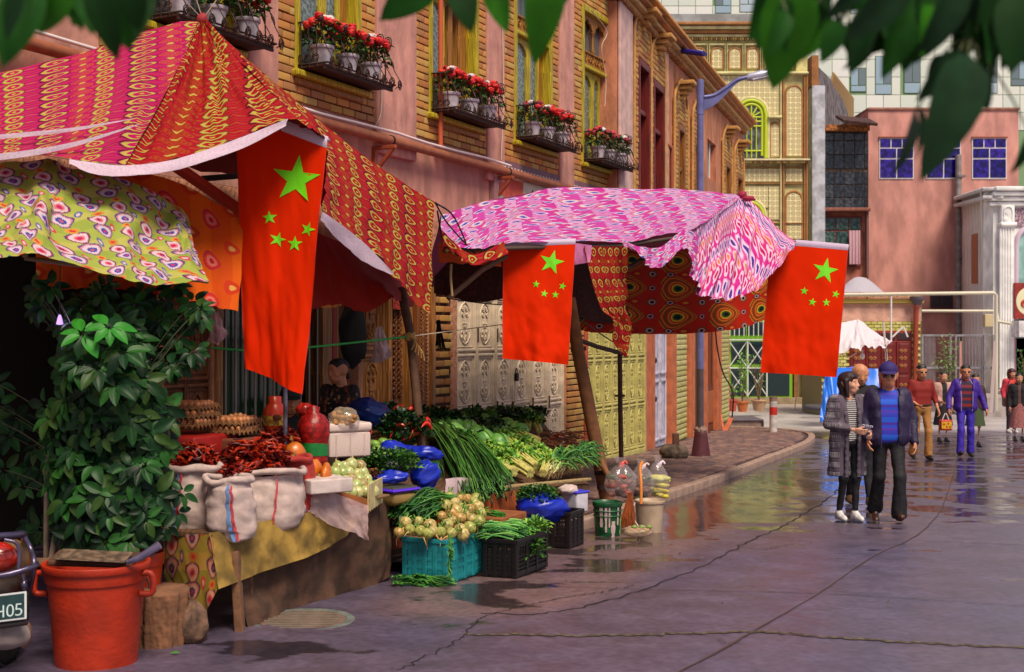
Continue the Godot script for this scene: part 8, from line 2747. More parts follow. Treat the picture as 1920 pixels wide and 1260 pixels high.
func near_left():
	# umbrella plant
	var base := P(205, 1190, 8.0)
	base.y = gy(8.0)
	var o := thing("umbrella_plant", "tall umbrella plant with glossy leaf fans behind the orange bin", "potted plant", base)
	var s := S.new()
	s.lathe([V2(0, 0), V2(0.2, 0), V2(0.24, 0.42), V2(0.26, 0.42), V2(0.26, 0.47), V2(0.22, 0.47), V2(0.2, 0.4), V2(0, 0.4)], 20, Transform3D(Basis.IDENTITY, base))
	part(o, "pot", s, M(C8(90, 60, 50), 0.8, "mottle", 2.0))
	var trs := []
	var st := S.new()
	var centres := []
	for i in 205:
		var t := rr(0, 1)
		var y := lerpf(1030.0, 600.0, pow(t, 1.1))
		var hw := 118.0 * pow(sin(PI * clampf(0.14 + 0.8 * (1.0 - t), 0, 1)), 0.6)
		if t > 0.7: hw *= 0.7
		var x := 205.0 + (rr(-1, 1)) * hw - 12.0 * t
		var e: float = (x - 205.0) / 125.0
		var d := 7.95 - 0.34 * sqrt(maxf(0.0, 1.0 - e * e)) * rr(0.35, 1.0) + 0.1 * t
		centres.append([P(x, y, d), Vector3(e * 0.9 + rr(-0.35, 0.35), rr(0.0, 1.0), 0.9), rr(0.09, 0.15)])
	for q in [[155, 625], [205, 612], [182, 690], [230, 660], [215, 720], [150, 680]]:
		centres.append([P(q[0], q[1], 7.55), Vector3(rr(-0.2, 0.4), 0.75, 0.75), 0.135])
	for i in 26: centres.append([P(rr(250, 385), rr(560, 700), rr(7.9, 8.5)), Vector3(rr(-0.3, 0.6), rr(0.2, 0.9), 0.8), 0.1])
	for i in 7: centres.append([P(rr(-20, 80), rr(700, 960), rr(8.5, 9.2)), Vector3(rr(-0.3, 0.4), rr(0.2, 0.9), 0.8), 0.11])
	for i in 6: centres.append([P(rr(-20, 110), rr(760, 1000), rr(8.8, 9.3)), Vector3(rr(-0.3, 0.4), rr(0.0, 0.6), 0.8), 0.12])
	for i in 44: centres.append([P(rr(60, 330), rr(535, 620), rr(8.1, 8.7)), Vector3(rr(-0.3, 0.4), rr(0.0, 0.9), 0.8), 0.1])
	for q in [[340, 925], [330, 960], [310, 985]]: centres.append([P(q[0], q[1], 7.8), Vector3(0.7, 0.5, 0.7), 0.1])
	var stem_pts := []
	for k in 7: stem_pts.append(base + Vector3(rr(-0.1, 0.1), 0.4, rr(-0.1, 0.1)))
	for c in centres:
		var n: Vector3 = c[1].normalized()
		var a := n.cross(Vector3.UP)
		if a.length() < 0.1: a = Vector3.RIGHT
		a = a.normalized()
		var b := n.cross(a)
		var m := 6 + rng.randi() % 3
		var ph := rr(0, TAU)
		for k in m:
			var an := ph + TAU * k / m
			var dr: Vector3 = (a * cos(an) + b * sin(an) + n * rr(0.05, 0.35) + Vector3(0, -0.38, 0)).normalized()
			var x := dr.cross(n).normalized()
			var z := x.cross(dr)
			var l: float = c[2] * rr(0.8, 1.15)
			trs.append(Transform3D(Basis(x * l, dr * l, z * l), c[0] + dr * 0.02))
		var sp: Vector3 = stem_pts[rng.randi() % 7]
		var mid := Vector3(lerpf(sp.x, c[0].x, 0.3), lerpf(sp.y, c[0].y, 0.7), lerpf(sp.z, c[0].z, 0.3))
		st.tube(crv([mid, c[0].lerp(mid, 0.4) + Vector3(0, 0.03, 0), c[0]], 5), 0.004, 4, false)
	for p in stem_pts: st.tube(crv([p - Vector3(0, 0.1, 0), p + Vector3(rr(-0.1, 0.1), 0.6, rr(-0.1, 0.1)), p + Vector3(rr(-0.25, 0.25), 1.3, rr(-0.15, 0.1))], 9), [0.018, 0.014, 0.012, 0.01], 5, false)
	part(o, "stems", st, M(C8(70, 74, 44), 0.7))
	var lms := [leaf_mesh(0.35, 0.25, 0.25), leaf_mesh(0.2, 0.4, 0.28), leaf_mesh(0.45, 0.1, 0.23)]
	var order := []
	for i in trs.size():
		var w: Vector3 = trs[i].origin
		var px := 960.0 + w.x / -w.z * F
		order.append([-w.z + (50.0 if px < -10 else 0.0), i])
	order.sort()
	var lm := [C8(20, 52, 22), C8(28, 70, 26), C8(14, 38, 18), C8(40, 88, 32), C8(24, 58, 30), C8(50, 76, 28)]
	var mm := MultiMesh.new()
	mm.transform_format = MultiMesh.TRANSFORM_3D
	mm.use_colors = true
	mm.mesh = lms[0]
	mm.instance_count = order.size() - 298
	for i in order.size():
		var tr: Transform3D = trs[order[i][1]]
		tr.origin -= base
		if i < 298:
			var q := part(o, "leaf", lms[i % 3], M(C8(50, 132, 40) if tr.origin.y + base.y > 1.62 and rng.randf() < 0.8 else lm[rng.randi() % 6], 0.42, "mottle", 4.0, "", 1.0, 0.0, {"bl": C8(14, 44, 8), "spec": 0.3}))  # upper leaves painted brighter green for the light they catch
			q.transform = tr
		else:
			mm.set_instance_transform(i - 298, tr)
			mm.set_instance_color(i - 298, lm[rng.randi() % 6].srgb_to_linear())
	var mi := MultiMeshInstance3D.new()
	mi.multimesh = mm
	mi.name = "leaf_mass"
	mi.material_override = M(Color.WHITE, 0.42, "mottle", 4.0, "", 1.0, 0.0, {"vc": 1, "bl": C8(14, 44, 8), "spec": 0.3})
	o.add_child(mi)
	mi.set_meta("kind", "stuff")
	# bins
	var org := M(C8(186, 46, 10), 0.5, "streak", 0.8, "grain", 0.25)
	var at := P(181, 1262, 7.35)
	at.y = gy(7.35)
	o = thing("orange_bin", "large round orange plastic bin in the left foreground", "bin", at)
	s = S.new()
	s.lathe([V2(0, 0), V2(0.225, 0), V2(0.228, 0), V2(0.236, 0.1), V2(0.27, 0.47), V2(0.27, 0.47), V2(0.282, 0.475), V2(0.285, 0.535), V2(0.285, 0.535), V2(0.3, 0.54), V2(0.302, 0.575), V2(0.292, 0.58), V2(0.27, 0.57), V2(0.262, 0.5), V2(0.215, 0.02), V2(0, 0.02)], 48, Transform3D(Basis.IDENTITY, at))
	part(o, "body", s, org)
	for e in [-1.0, 1.0]:
		s = S.new()
		s.tube(crv([at + Vector3(0.275 * e, 0.52, 0.05), at + Vector3(0.33 * e, 0.51, 0.05), at + Vector3(0.335 * e, 0.41, 0.05), at + Vector3(0.265 * e, 0.4, 0.05)], 12), 0.018, 8)
		part(o, "handle", s, org)
	at = P(252, 1125, 7.95)
	o = thing("small_orange_bin", "smaller orange bucket behind the large bin on the stump", "bucket", at)
	s = S.new()
	s.lathe([V2(0, 0), V2(0.145, 0), V2(0.147, 0.0), V2(0.172, 0.22), V2(0.172, 0.22), V2(0.18, 0.225), V2(0.184, 0.3), V2(0.17, 0.3), V2(0.15, 0.2), V2(0, 0.05)], 36, Transform3D(Basis.IDENTITY, at))
	part(o, "body", s, M(C8(190, 52, 14), 0.45, "mottle", 1.4))
	s = S.new()
	s.tube(crv([at + Vector3(0.1, 0.2, 0.15), at + Vector3(0.135, 0.12, 0.15), at + Vector3(0.13, 0.06, 0.16)], 8), 0.007, 5)
	part(o, "handle", s, M(C8(40, 30, 30), 0.5))
	s = S.new()
	s.tube([P(88, 850, 8.15), P(86, 1060, 8.1)], 0.017, 8)
	s.tube([P(108, 980, 8.1), P(96, 1050, 7.9)], 0.02, 8)
	one("support_pole", s, M(C8(140, 116, 96), 0.7, "streak", 2.0), "thin grey-brown poles left of the umbrella plant", "pole")
	# boards and dustpan
	s = S.new()
	s.box(P(178, 1048, 7.3), Vector3(0.48, 0.035, 0.2), 0.008, Basis(Vector3.BACK, -0.03) * Basis(Vector3.RIGHT, 0.15))
	o = thing("dustpan", "old wooden board and metal dustpan lying across the bin rim", "dustpan", P(178, 1055, 7.3))
	part(o, "board", s, M(C8(92, 58, 40), 0.8, "streak", 2.0, "grain", 0.5))
	s = S.new(); s.tube([P(238, 1054, 7.15), P(262, 1046, 7.15), P(299, 1022, 7.15)], [0.012, 0.022, 0.024], 8); part(o, "handle", s, M(C8(130, 120, 150), 0.35, "mottle", 3.0, "", 1.0, 0.0, {"metal": 0.6}))
	s = S.new(); s.box(P(175, 1042, 7.22), Vector3(0.4, 0.006, 0.16), 0.002, Basis(Vector3.BACK, -0.05) * Basis(Vector3.RIGHT, 0.2)); part(o, "pan", s, M(C8(130, 104, 84), 0.6, "blotch", 3.0))
	s = S.new(); s.box(P(86, 1054, 7.6), Vector3(0.2, 0.02, 0.2), 0.005)
	one("loose_board", s, M(C8(120, 86, 64), 0.8, "streak", 2.0), "small brown board left of the bin rim", "board")
	# log, stones
	at = P(298, 1225, 7.85)
	at.y = gy(7.85)
	o = thing("tree_stump", "rough split tree stump standing right of the orange bin", "stump", at)
	s = S.new()
	var rows := []
	for j in 12:
		var row := []
		for i in 97:
			var a := TAU * i / 96.0
			var r := 0.155 + 0.022 * noise.get_noise_2d(cos(a) * 150 + 40, sin(a) * 150) + 0.012 * noise.get_noise_3d(cos(a) * 500, j * 14.0, sin(a) * 500) + 0.02 * absf(sin(a * 4.5 + j * 0.15 + noise.get_noise_2d(j * 30.0, a * 40.0)))
			row.append(at + Vector3(cos(a) * r, j / 11.0 * 0.34, sin(a) * r))
		rows.append(row)
	var cap := []
	for i in 97: cap.append(at + Vector3(0, 0.345, 0))
	rows.append(cap)
	s.grid(rows)
	part(o, "trunk", s, M(C8(132, 88, 62), 0.9, "streak", 2.0, "lumps", 1.0))
	for q in [[360, 1172, 7.9, 0.1, 0.145, 0.12, "rounded grey-brown rock leaning beside the stump"], [306, 1122, 7.8, 0.1, 0.035, 0.09, "flat stone lying on top of the stump"], [330, 1120, 7.95, 0.05, 0.03, 0.05, "small brown stone at the stump edge"]]:
		s = S.new(); s.blob(P(q[0], q[1], q[2]), Vector3(q[3], q[4], q[5]), 26, 0.28, noise, Basis.IDENTITY, q[0])
		one("rock", s, M(C8(136, 100, 80), 0.9, "blotch", 2.0, "lumps", 1.0), q[6], "rock")
	s = S.new(); s.p(Vector3.ZERO)
	var fl := G(327, 1228)
	s = S.new(); leaf_on(s, fl + Vector3(-0.03, 0.012, 0), Vector3(1, 0.05, 0.1), 0.07, 0.016, 0.0)
	one("fallen_leaf", s, M(C8(60, 130, 40), 0.5), "single green leaf fallen on the street by the stump", "leaf")
	# hanging things under the tent
	for q in [[405, 585, 9.2, 425, 640, "pinkish plastic bag hanging high beside the barred window"], [372, 655, 9.0, 388, 680, "small crumpled plastic bag tied among the plant leaves"], [712, 612, 12.6, 735, 676, "white plastic bag hanging before the carved door"]]:
		s = cloth(PL([[q[0] - 5, q[1], q[2]], [q[0] + 4, q[1], q[2]]]), PL([[q[0] - 18, q[4], q[2]], [q[0], q[4] + 4, q[2] - 0.1], [q[3], q[4] - 8, q[2]]]), 14, 10, 0.08, 4.0)
		one("hanging_bag", s, M(C8(206, 176, 180), 0.3, "mottle", 2.0, "", 1.0, 0.0, {"alpha": 0.8}), q[5], "bag")
	s = S.new(); s.blob(P(662, 625, 13.0), Vector3(0.14, 0.34, 0.1), 18, 0.25, noise)
	one("black_coat", s, M(C8(16, 14, 16), 0.9), "black coat hanging beside the vendor's head", "coat")
	s = S.new()
	for i in 30: s.tube([P(822 + rr(-3, 3), 600, 15.6), P(822 + rr(-6, 14), 652 + rr(-5, 5), 15.6)], 0.006, 3, false)
	one("dark_tassel", s, M(C8(40, 26, 26), 0.9), "dark tassel hanging in front of the brick pier", "tassel")
	# small violet lamp among the leaves
	s = S.new(); s.lathe([V2(0.006, 0.06), V2(0.012, 0.045), V2(0.022, 0.0), V2(0, -0.004)], 12, Transform3D(Basis.IDENTITY, P(112, 608, 8.1)))
	o = thing("hanging_lamp", "tiny lit violet-white lamp hanging among the dark leaves", "lamp", P(112, 612, 8.1))
	var em := StandardMaterial3D.new()
	em.albedo_color = C8(220, 200, 255); em.emission_enabled = true; em.emission = C8(190, 150, 255); em.emission_energy_multiplier = 1.2
	part(o, "bulb", s, em)
	var ol := OmniLight3D.new()
	ol.name = "light"; ol.light_color = C8(190, 150, 255); ol.light_energy = 0.02; ol.omni_range = 3.0; ol.light_size = 0.02; ol.shadow_enabled = true
	o.add_child(ol); ol.position = Vector3(0, 0.03, 0)
	s = S.new(); s.tube([P(112, 590, 8.1), P(113, 470, 8.1)], 0.004, 4); part(o, "wire", s, M(C8(30, 30, 30), 0.6))
	motorcycle()

func motorcycle():
	var d := 6.9
	var at := P(-10, 1290, d)
	at.y = gy(d)
	var o := thing("motorcycle", "rear of a parked motorcycle with green plate at the left edge", "motorcycle", at)
	var ch := M(C8(110, 100, 124), 0.3, "mottle", 3.0, "", 1.0, 0.0, {"metal": 0.85})
	var s := S.new()
	s.tube(crv(PL([[-60, 1008, 6.7], [20, 1004, 6.85], [44, 1001, 6.95], [46, 1010, 7.1]]), 14), 0.02, 10)
	part(o, "rack_bar", s, ch)
	s = S.new(); s.tube(crv(PL([[-60, 1086, 6.65], [10, 1078, 6.75], [64, 1062, 6.85], [66, 1056, 7.0]]), 14), 0.018, 10); part(o, "rack_bar", s, ch)
	s = S.new(); s.tube(crv(PL([[42, 1002, 6.95], [58, 1030, 6.95], [64, 1062, 6.88], [56, 1105, 7.0]]), 14), 0.015, 8); part(o, "rack_loop", s, ch)
	s = S.new(); s.tube(crv(PL([[8, 1012, 6.8], [30, 1018, 6.82], [36, 1040, 6.82], [34, 1078, 6.8]]), 14), 0.01, 8); part(o, "guard_wire", s, ch)
	s = S.new(); s.blob(P(-8, 1045, 6.95), Vector3(0.12, 0.085, 0.09), 20, 0.05, noise); part(o, "tail_light", s, M(C8(176, 34, 10), 0.15, "", 1.0, "", 1.0, 0.0, {"cc": 0.8}))
	s = S.new(); s.blob(P(22, 1055, 7.1), Vector3(0.1, 0.13, 0.12), 18, 0.05, noise); part(o, "tail_fairing", s, M(C8(130, 92, 56), 0.4, "mottle", 2.0))
	s = S.new(); s.blob(P(46, 1098, 6.95), Vector3(0.022, 0.035, 0.03), 12); s.tube(PL([[42, 1076, 6.95], [46, 1095, 6.95]]), 0.012, 6); part(o, "turn_signal", s, ch)
	s = S.new(); s.blob(P(-12, 1098, 7.0), Vector3(0.15, 0.09, 0.2), 18, 0.05, noise); part(o, "tail_body", s, M(C8(60, 44, 36), 0.4, "mottle", 2.0))
	var bs := Basis(Vector3.BACK, 0.12) * Basis(Vector3.RIGHT, -0.3)
	var pc := P(4, 1140, 6.75)
	s = S.new(); s.box(pc, Vector3(0.26, 0.145, 0.008), 0.003, bs); var pl := part(o, "number_plate", s, M(C8(196, 196, 200), 0.4))
	s = S.new(); s.box(pc + bs * Vector3(0, 0, 0.005), Vector3(0.24, 0.125, 0.004), 0.001, bs); part(pl, "plate_face", s, M(C8(24, 56, 58), 0.4, "mottle", 3.0))
	var tm := TextMesh.new()
	var sf := SystemFont.new(); sf.font_names = PackedStringArray(["Droid Sans"])
	tm.font = sf; tm.text = "H05"; tm.font_size = 32; tm.pixel_size = 0.0026; tm.depth = 0.003
	var tx := part(pl, "lettering", tm, M(C8(190, 206, 206), 0.5))
	tx.transform = Transform3D(bs, pc + bs * Vector3(0.04, -0.022, 0.0085) - o.position)
	s = S.new(); s.box(pc + Vector3(-0.02, -0.095, -0.01), Vector3(0.3, 0.03, 0.04), 0.008, bs); part(o, "plate_holder", s, M(C8(50, 40, 40), 0.5))
	s = S.new(); s.blob(P(12, 1188, 6.85), Vector3(0.13, 0.085, 0.06), 18, 0.12, noise); part(o, "mudguard", s, M(C8(150, 134, 130), 0.6, "mottle", 2.0))
	s = S.new(); s.blob(P(46, 1190, 6.9), Vector3(0.03, 0.07, 0.08), 14, 0.1, noise); part(o, "side_flap", s, M(C8(130, 96, 80), 0.6, "mottle", 2.0))
	s = S.new()
	var tp := []
	var tc := P(5, 1180, 7.3); tc.y = gy(7.3) + 0.29
	for i in 33: tp.append(tc + Vector3(0, cos(TAU * i / 32.0) * 0.24, sin(TAU * i / 32.0) * 0.24))
	s.tube(tp, 0.058, 12, false)
	for i in 40:
		var a := TAU * i / 40.0
		s.box(tc + Vector3(0, cos(a) * 0.292, sin(a) * 0.292), Vector3(0.09, 0.014, 0.02), 0.003, Basis(Vector3.RIGHT, a))
	part(o, "tyre", s, M(C8(34, 32, 34), 0.85))
	s = S.new(); s.tube(PL([[-5, 1120, 7.2], [-5, 1220, 7.3]]), 0.03, 8); part(o, "fork", s, M(C8(50, 44, 44), 0.5))

func leaves():
	# branches of the street tree over the camera, out of focus
	var big := [leaf_mesh(0.25, 0.12, 0.25, 1.0), leaf_mesh(0.1, 0.22, 0.28, 1.0), leaf_mesh(0.35, 0.3, 0.22, 1.0)]
	var cols := [C8(26, 76, 18), C8(18, 54, 16), C8(50, 112, 22), C8(34, 64, 40)]
	# [x, y of the stalk, x, y of the tip, distance, colour, turn]
	var sets := [
		["leafy_branch", "leafy branch hanging into the top left corner, out of focus", [[60, -30, 2, 120, 1.5, 0, 0.3], [40, -20, -5, 70, 1.45, 1, -0.4], [130, -40, 60, 62, 1.5, 2, 0.2], [150, -30, 175, 60, 1.55, 0, 0.5], [180, -40, 215, 108, 1.5, 1, 0.1], [200, -30, 240, 96, 1.55, 0, -0.3], [240, -40, 262, 60, 1.5, 1, 0.2], [120, -20, 90, 40, 1.6, 1, 0.0], [90, -40, 110, 30, 1.6, 0, 0.4], [210, -50, 160, 40, 1.6, 2, -0.2], [255, -50, 250, 74, 1.6, 1, 0.5], [20, -60, 30, 40, 1.6, 2, 0.6], [75, -30, 62, 58, 1.52, 2, -0.2], [170, -50, 130, 50, 1.6, 0, 0.3], [200, -60, 196, 66, 1.62, 1, 0.9], [270, -60, 270, 40, 1.6, 0, -0.4], [230, -50, 212, 84, 1.56, 2, 0.0], [100, -60, 150, 40, 1.62, 0, 0.2]], [[30, -60], [140, -40], [260, -60]]],
		["leafy_branch", "short leafy branch dropping in at top centre, one large leaf in the middle", [[815, -45, 712, 36, 1.9, 0, 0.6], [850, -50, 888, 50, 1.9, 1, 0.2], [925, -50, 945, 58, 1.9, 2, -0.6], [1030, -60, 1006, 114, 1.85, 2, 0.1], [985, -40, 1010, 30, 1.95, 1, 0.7], [1060, -40, 1045, 40, 1.95, 0, 0.9], [900, -50, 860, 20, 1.95, 1, -0.3]], [[830, -60], [930, -55], [1060, -65]]],
		["leafy_branch", "dense leafy branch covering the top right corner, out of focus", [[1490, -30, 1460, 170, 1.7, 2, 0.1], [1500, 40, 1418, 66, 1.75, 0, 0.9], [1560, 30, 1500, 112, 1.75, 2, 0.3], [1590, 40, 1622, 124, 1.7, 0, -0.2], [1700, -40, 1590, 80, 1.6, 3, 0.8], [1730, -30, 1672, 128, 1.7, 0, 0.1], [1760, 0, 1690, 116, 1.75, 1, -0.3], [1800, -40, 1745, 120, 1.6, 3, 0.5], [1830, 10, 1800, 130, 1.7, 1, 0.2], [1870, -30, 1860, 115, 1.6, 1, 0.4], [1920, -20, 1895, 120, 1.6, 1, -0.4], [1960, 20, 1890, 90, 1.65, 1, 0.2], [1800, 95, 1732, 190, 1.6, 3, 0.4], [1815, 100, 1758, 330, 1.55, 3, 0.2], [1830, 120, 1852, 215, 1.6, 3, -0.5], [1722, 200, 1728, 305, 1.65, 1, 0.9], [1718, 205, 1702, 330, 1.7, 1, 1.2], [1960, 60, 1905, 110, 1.7, 0, 0.3], [1650, -40, 1600, 20, 1.7, 0, 0.4], [1540, -40, 1530, 60, 1.75, 1, 0.6], [1850, 60, 1880, 200, 1.75, 0, 1.3], [1780, 20, 1850, 90, 1.7, 1, 0.1], [1930, 250, 1912, 330, 1.7, 1, 0.5], [1760, -50, 1780, 60, 1.75, 0, 0.2], [1440, -40, 1425, 60, 1.75, 0, 0.5], [1570, 20, 1560, 110, 1.75, 0, 1.0], [1640, 10, 1590, 118, 1.7, 1, -0.5], [1620, -40, 1560, 40, 1.65, 3, 0.7], [1700, 20, 1640, 100, 1.72, 1, 0.6], [1780, -60, 1730, 60, 1.7, 1, 0.0], [1830, -60, 1820, 90, 1.66, 1, 0.9], [1890, -60, 1900, 60, 1.7, 1, 0.1], [1850, 0, 1920, 115, 1.68, 1, 0.5], [1815, 90, 1790, 230, 1.62, 3, 1.2], [1835, 110, 1800, 190, 1.66, 1, 0.4], [1770, 100, 1740, 165, 1.64, 3, 0.0], [1520, 20, 1470, 90, 1.72, 1, 0.4], [1680, -50, 1690, 40, 1.7, 0, 0.2], [1950, -20, 1870, 60, 1.66, 1, 0.8], [1866, 60, 1846, 140, 1.7, 1, 0.2], [1905, 60, 1880, 130, 1.72, 0, 0.0]], [[1430, -60], [1600, -30], [1760, -10], [1825, 80], [1940, -40]]]]
	for q in sets:
		var o := thing(q[0], q[1], "branch", P(q[3][0][0], q[3][0][1], 1.7))
		var s := S.new()
		var tw := []
		for e in q[3]: tw.append(P(e[0], e[1], 1.72))
		s.tube(crv(tw, 16), [0.006, 0.005, 0.0045, 0.004], 6)
		if q[3][0][0] > 1400:
			for i in 34:
				var x := rr(1430, 1930)
				var y := rr(-50, 40) + (x - 1430) * 0.05
				q[2].append([x, y, x + rr(-60, 50), y + rr(60, 105), rr(1.62, 1.85), [0, 0, 1, 2, 3][rng.randi() % 5], rr(-1.0, 1.2)])
		for l in q[2]:
			var a := P(l[0], l[1], l[4])
			var near_: Vector3 = tw[0]
			for p in tw:
				if p.distance_to(a) < near_.distance_to(a): near_ = p
			s.tube(crv([near_, near_.lerp(a, 0.6) + Vector3(0, 0.01, 0), a], 6), 0.0016, 5, false)
		part(o, "twig", s, M(C8(70, 76, 40), 0.7))
		for l in q[2]:
			var a := P(l[0], l[1], l[4])
			var b := P(l[2], l[3], l[4] + rr(-0.03, 0.03))
			var y := b - a
			var n := Vector3(sin(l[6]), 0.25, cos(l[6]))
			var x := y.cross(n).normalized() * y.length()
			var lf := part(o, "leaf", big[rng.randi() % 3], M(cols[l[5]], 0.6, "mottle", 5.0, "", 1.0, 0.0, {"bl": C8(44, 96, 8) if l[5] < 3 else C8(8, 18, 6), "spec": 0.25}))
			lf.transform = Transform3D(Basis(x, y, x.cross(y).normalized() * y.length()), a - o.position)

func stripes(called: String, rows: Array):
	var im := Image.create(8, rows.size(), false, Image.FORMAT_RGB8)
	for y in rows.size():
		for x in 8: im.set_pixel(x, y, rows[y])
	tex[called] = ImageTexture.create_from_image(im)

func hand_s(m: float, curl: float, h: float) -> S:
	# wrist at the origin, fingers along -y, thumb towards +z, palm towards -x * m
	var b := []
	for k in 4:
		var z := 0.027 - 0.018 * k
		b.append([Vector3(0, -0.005, z * 0.6), Vector3(0, -0.085, z), 0.019, 0.0145])
		var l: float = [0.072, 0.08, 0.075, 0.06][k]
		var c := curl * (1.0 + 0.12 * k)
		var p := Vector3(0, -0.088, z * 1.05)
		var a := 0.0
		for j in 3:
			a += c * [0.55, 0.8, 0.6][j]
			var e: Vector3 = p + Vector3(-m * sin(a), -cos(a), 0) * l * [0.45, 0.32, 0.25][j]
			b.append([p, e, 0.0095 - 0.0008 * j, 0.0088 - 0.0008 * j])
			p = e
	b.append([Vector3(0, -0.02, 0.02), Vector3(-m * 0.012, -0.055, 0.048), 0.016, 0.0115])
	b.append([Vector3(-m * 0.012, -0.055, 0.048), Vector3(-m * (0.02 + 0.02 * curl), -0.088, 0.055), 0.0108, 0.0085])
	return sn(b, h, 0.007)

func head_s(h: float, fat: float) -> S:
	var b := [[Vector3(0, 0.035, -0.03), Vector3(0, 0.04, 0.015), 0.083, 0.083], [Vector3(-0.02, 0.02, -0.01), Vector3(0.02, 0.02, -0.01), 0.08, 0.08],
		[Vector3(0, -0.02, 0.03), Vector3(0, -0.06, 0.035), 0.068 * fat, 0.056 * fat], [Vector3(-0.018, -0.082, 0.052), Vector3(0.018, -0.082, 0.052), 0.03 * fat, 0.03 * fat],
		[Vector3(0, 0.012, 0.092), Vector3(0, -0.03, 0.108), 0.009, 0.0135], [Vector3(-0.012, -0.034, 0.096), Vector3(0.012, -0.034, 0.096), 0.009, 0.009],
		[Vector3(-0.04, 0.028, 0.074), Vector3(0.04, 0.028, 0.074), 0.016, 0.016],
		[Vector3(-0.042, -0.03, 0.062), Vector3(-0.03, -0.045, 0.066), 0.025 * fat, 0.022], [Vector3(0.042, -0.03, 0.062), Vector3(0.03, -0.045, 0.066), 0.025 * fat, 0.022],
		[Vector3(-0.016, -0.06, 0.088), Vector3(0.016, -0.06, 0.088), 0.011, 0.011], [Vector3(-0.014, -0.07, 0.084), Vector3(0.014, -0.07, 0.084), 0.01, 0.01],
		[Vector3(-0.083, 0.012, -0.008), Vector3(-0.08, -0.022, 0.0), 0.014, 0.01], [Vector3(0.083, 0.012, -0.008), Vector3(0.08, -0.022, 0.0), 0.014, 0.01],
		[Vector3(0, -0.06, -0.015), Vector3(0, -0.2, -0.03), 0.055 * fat, 0.06 * fat]]
	return sn(b, h, 0.018)

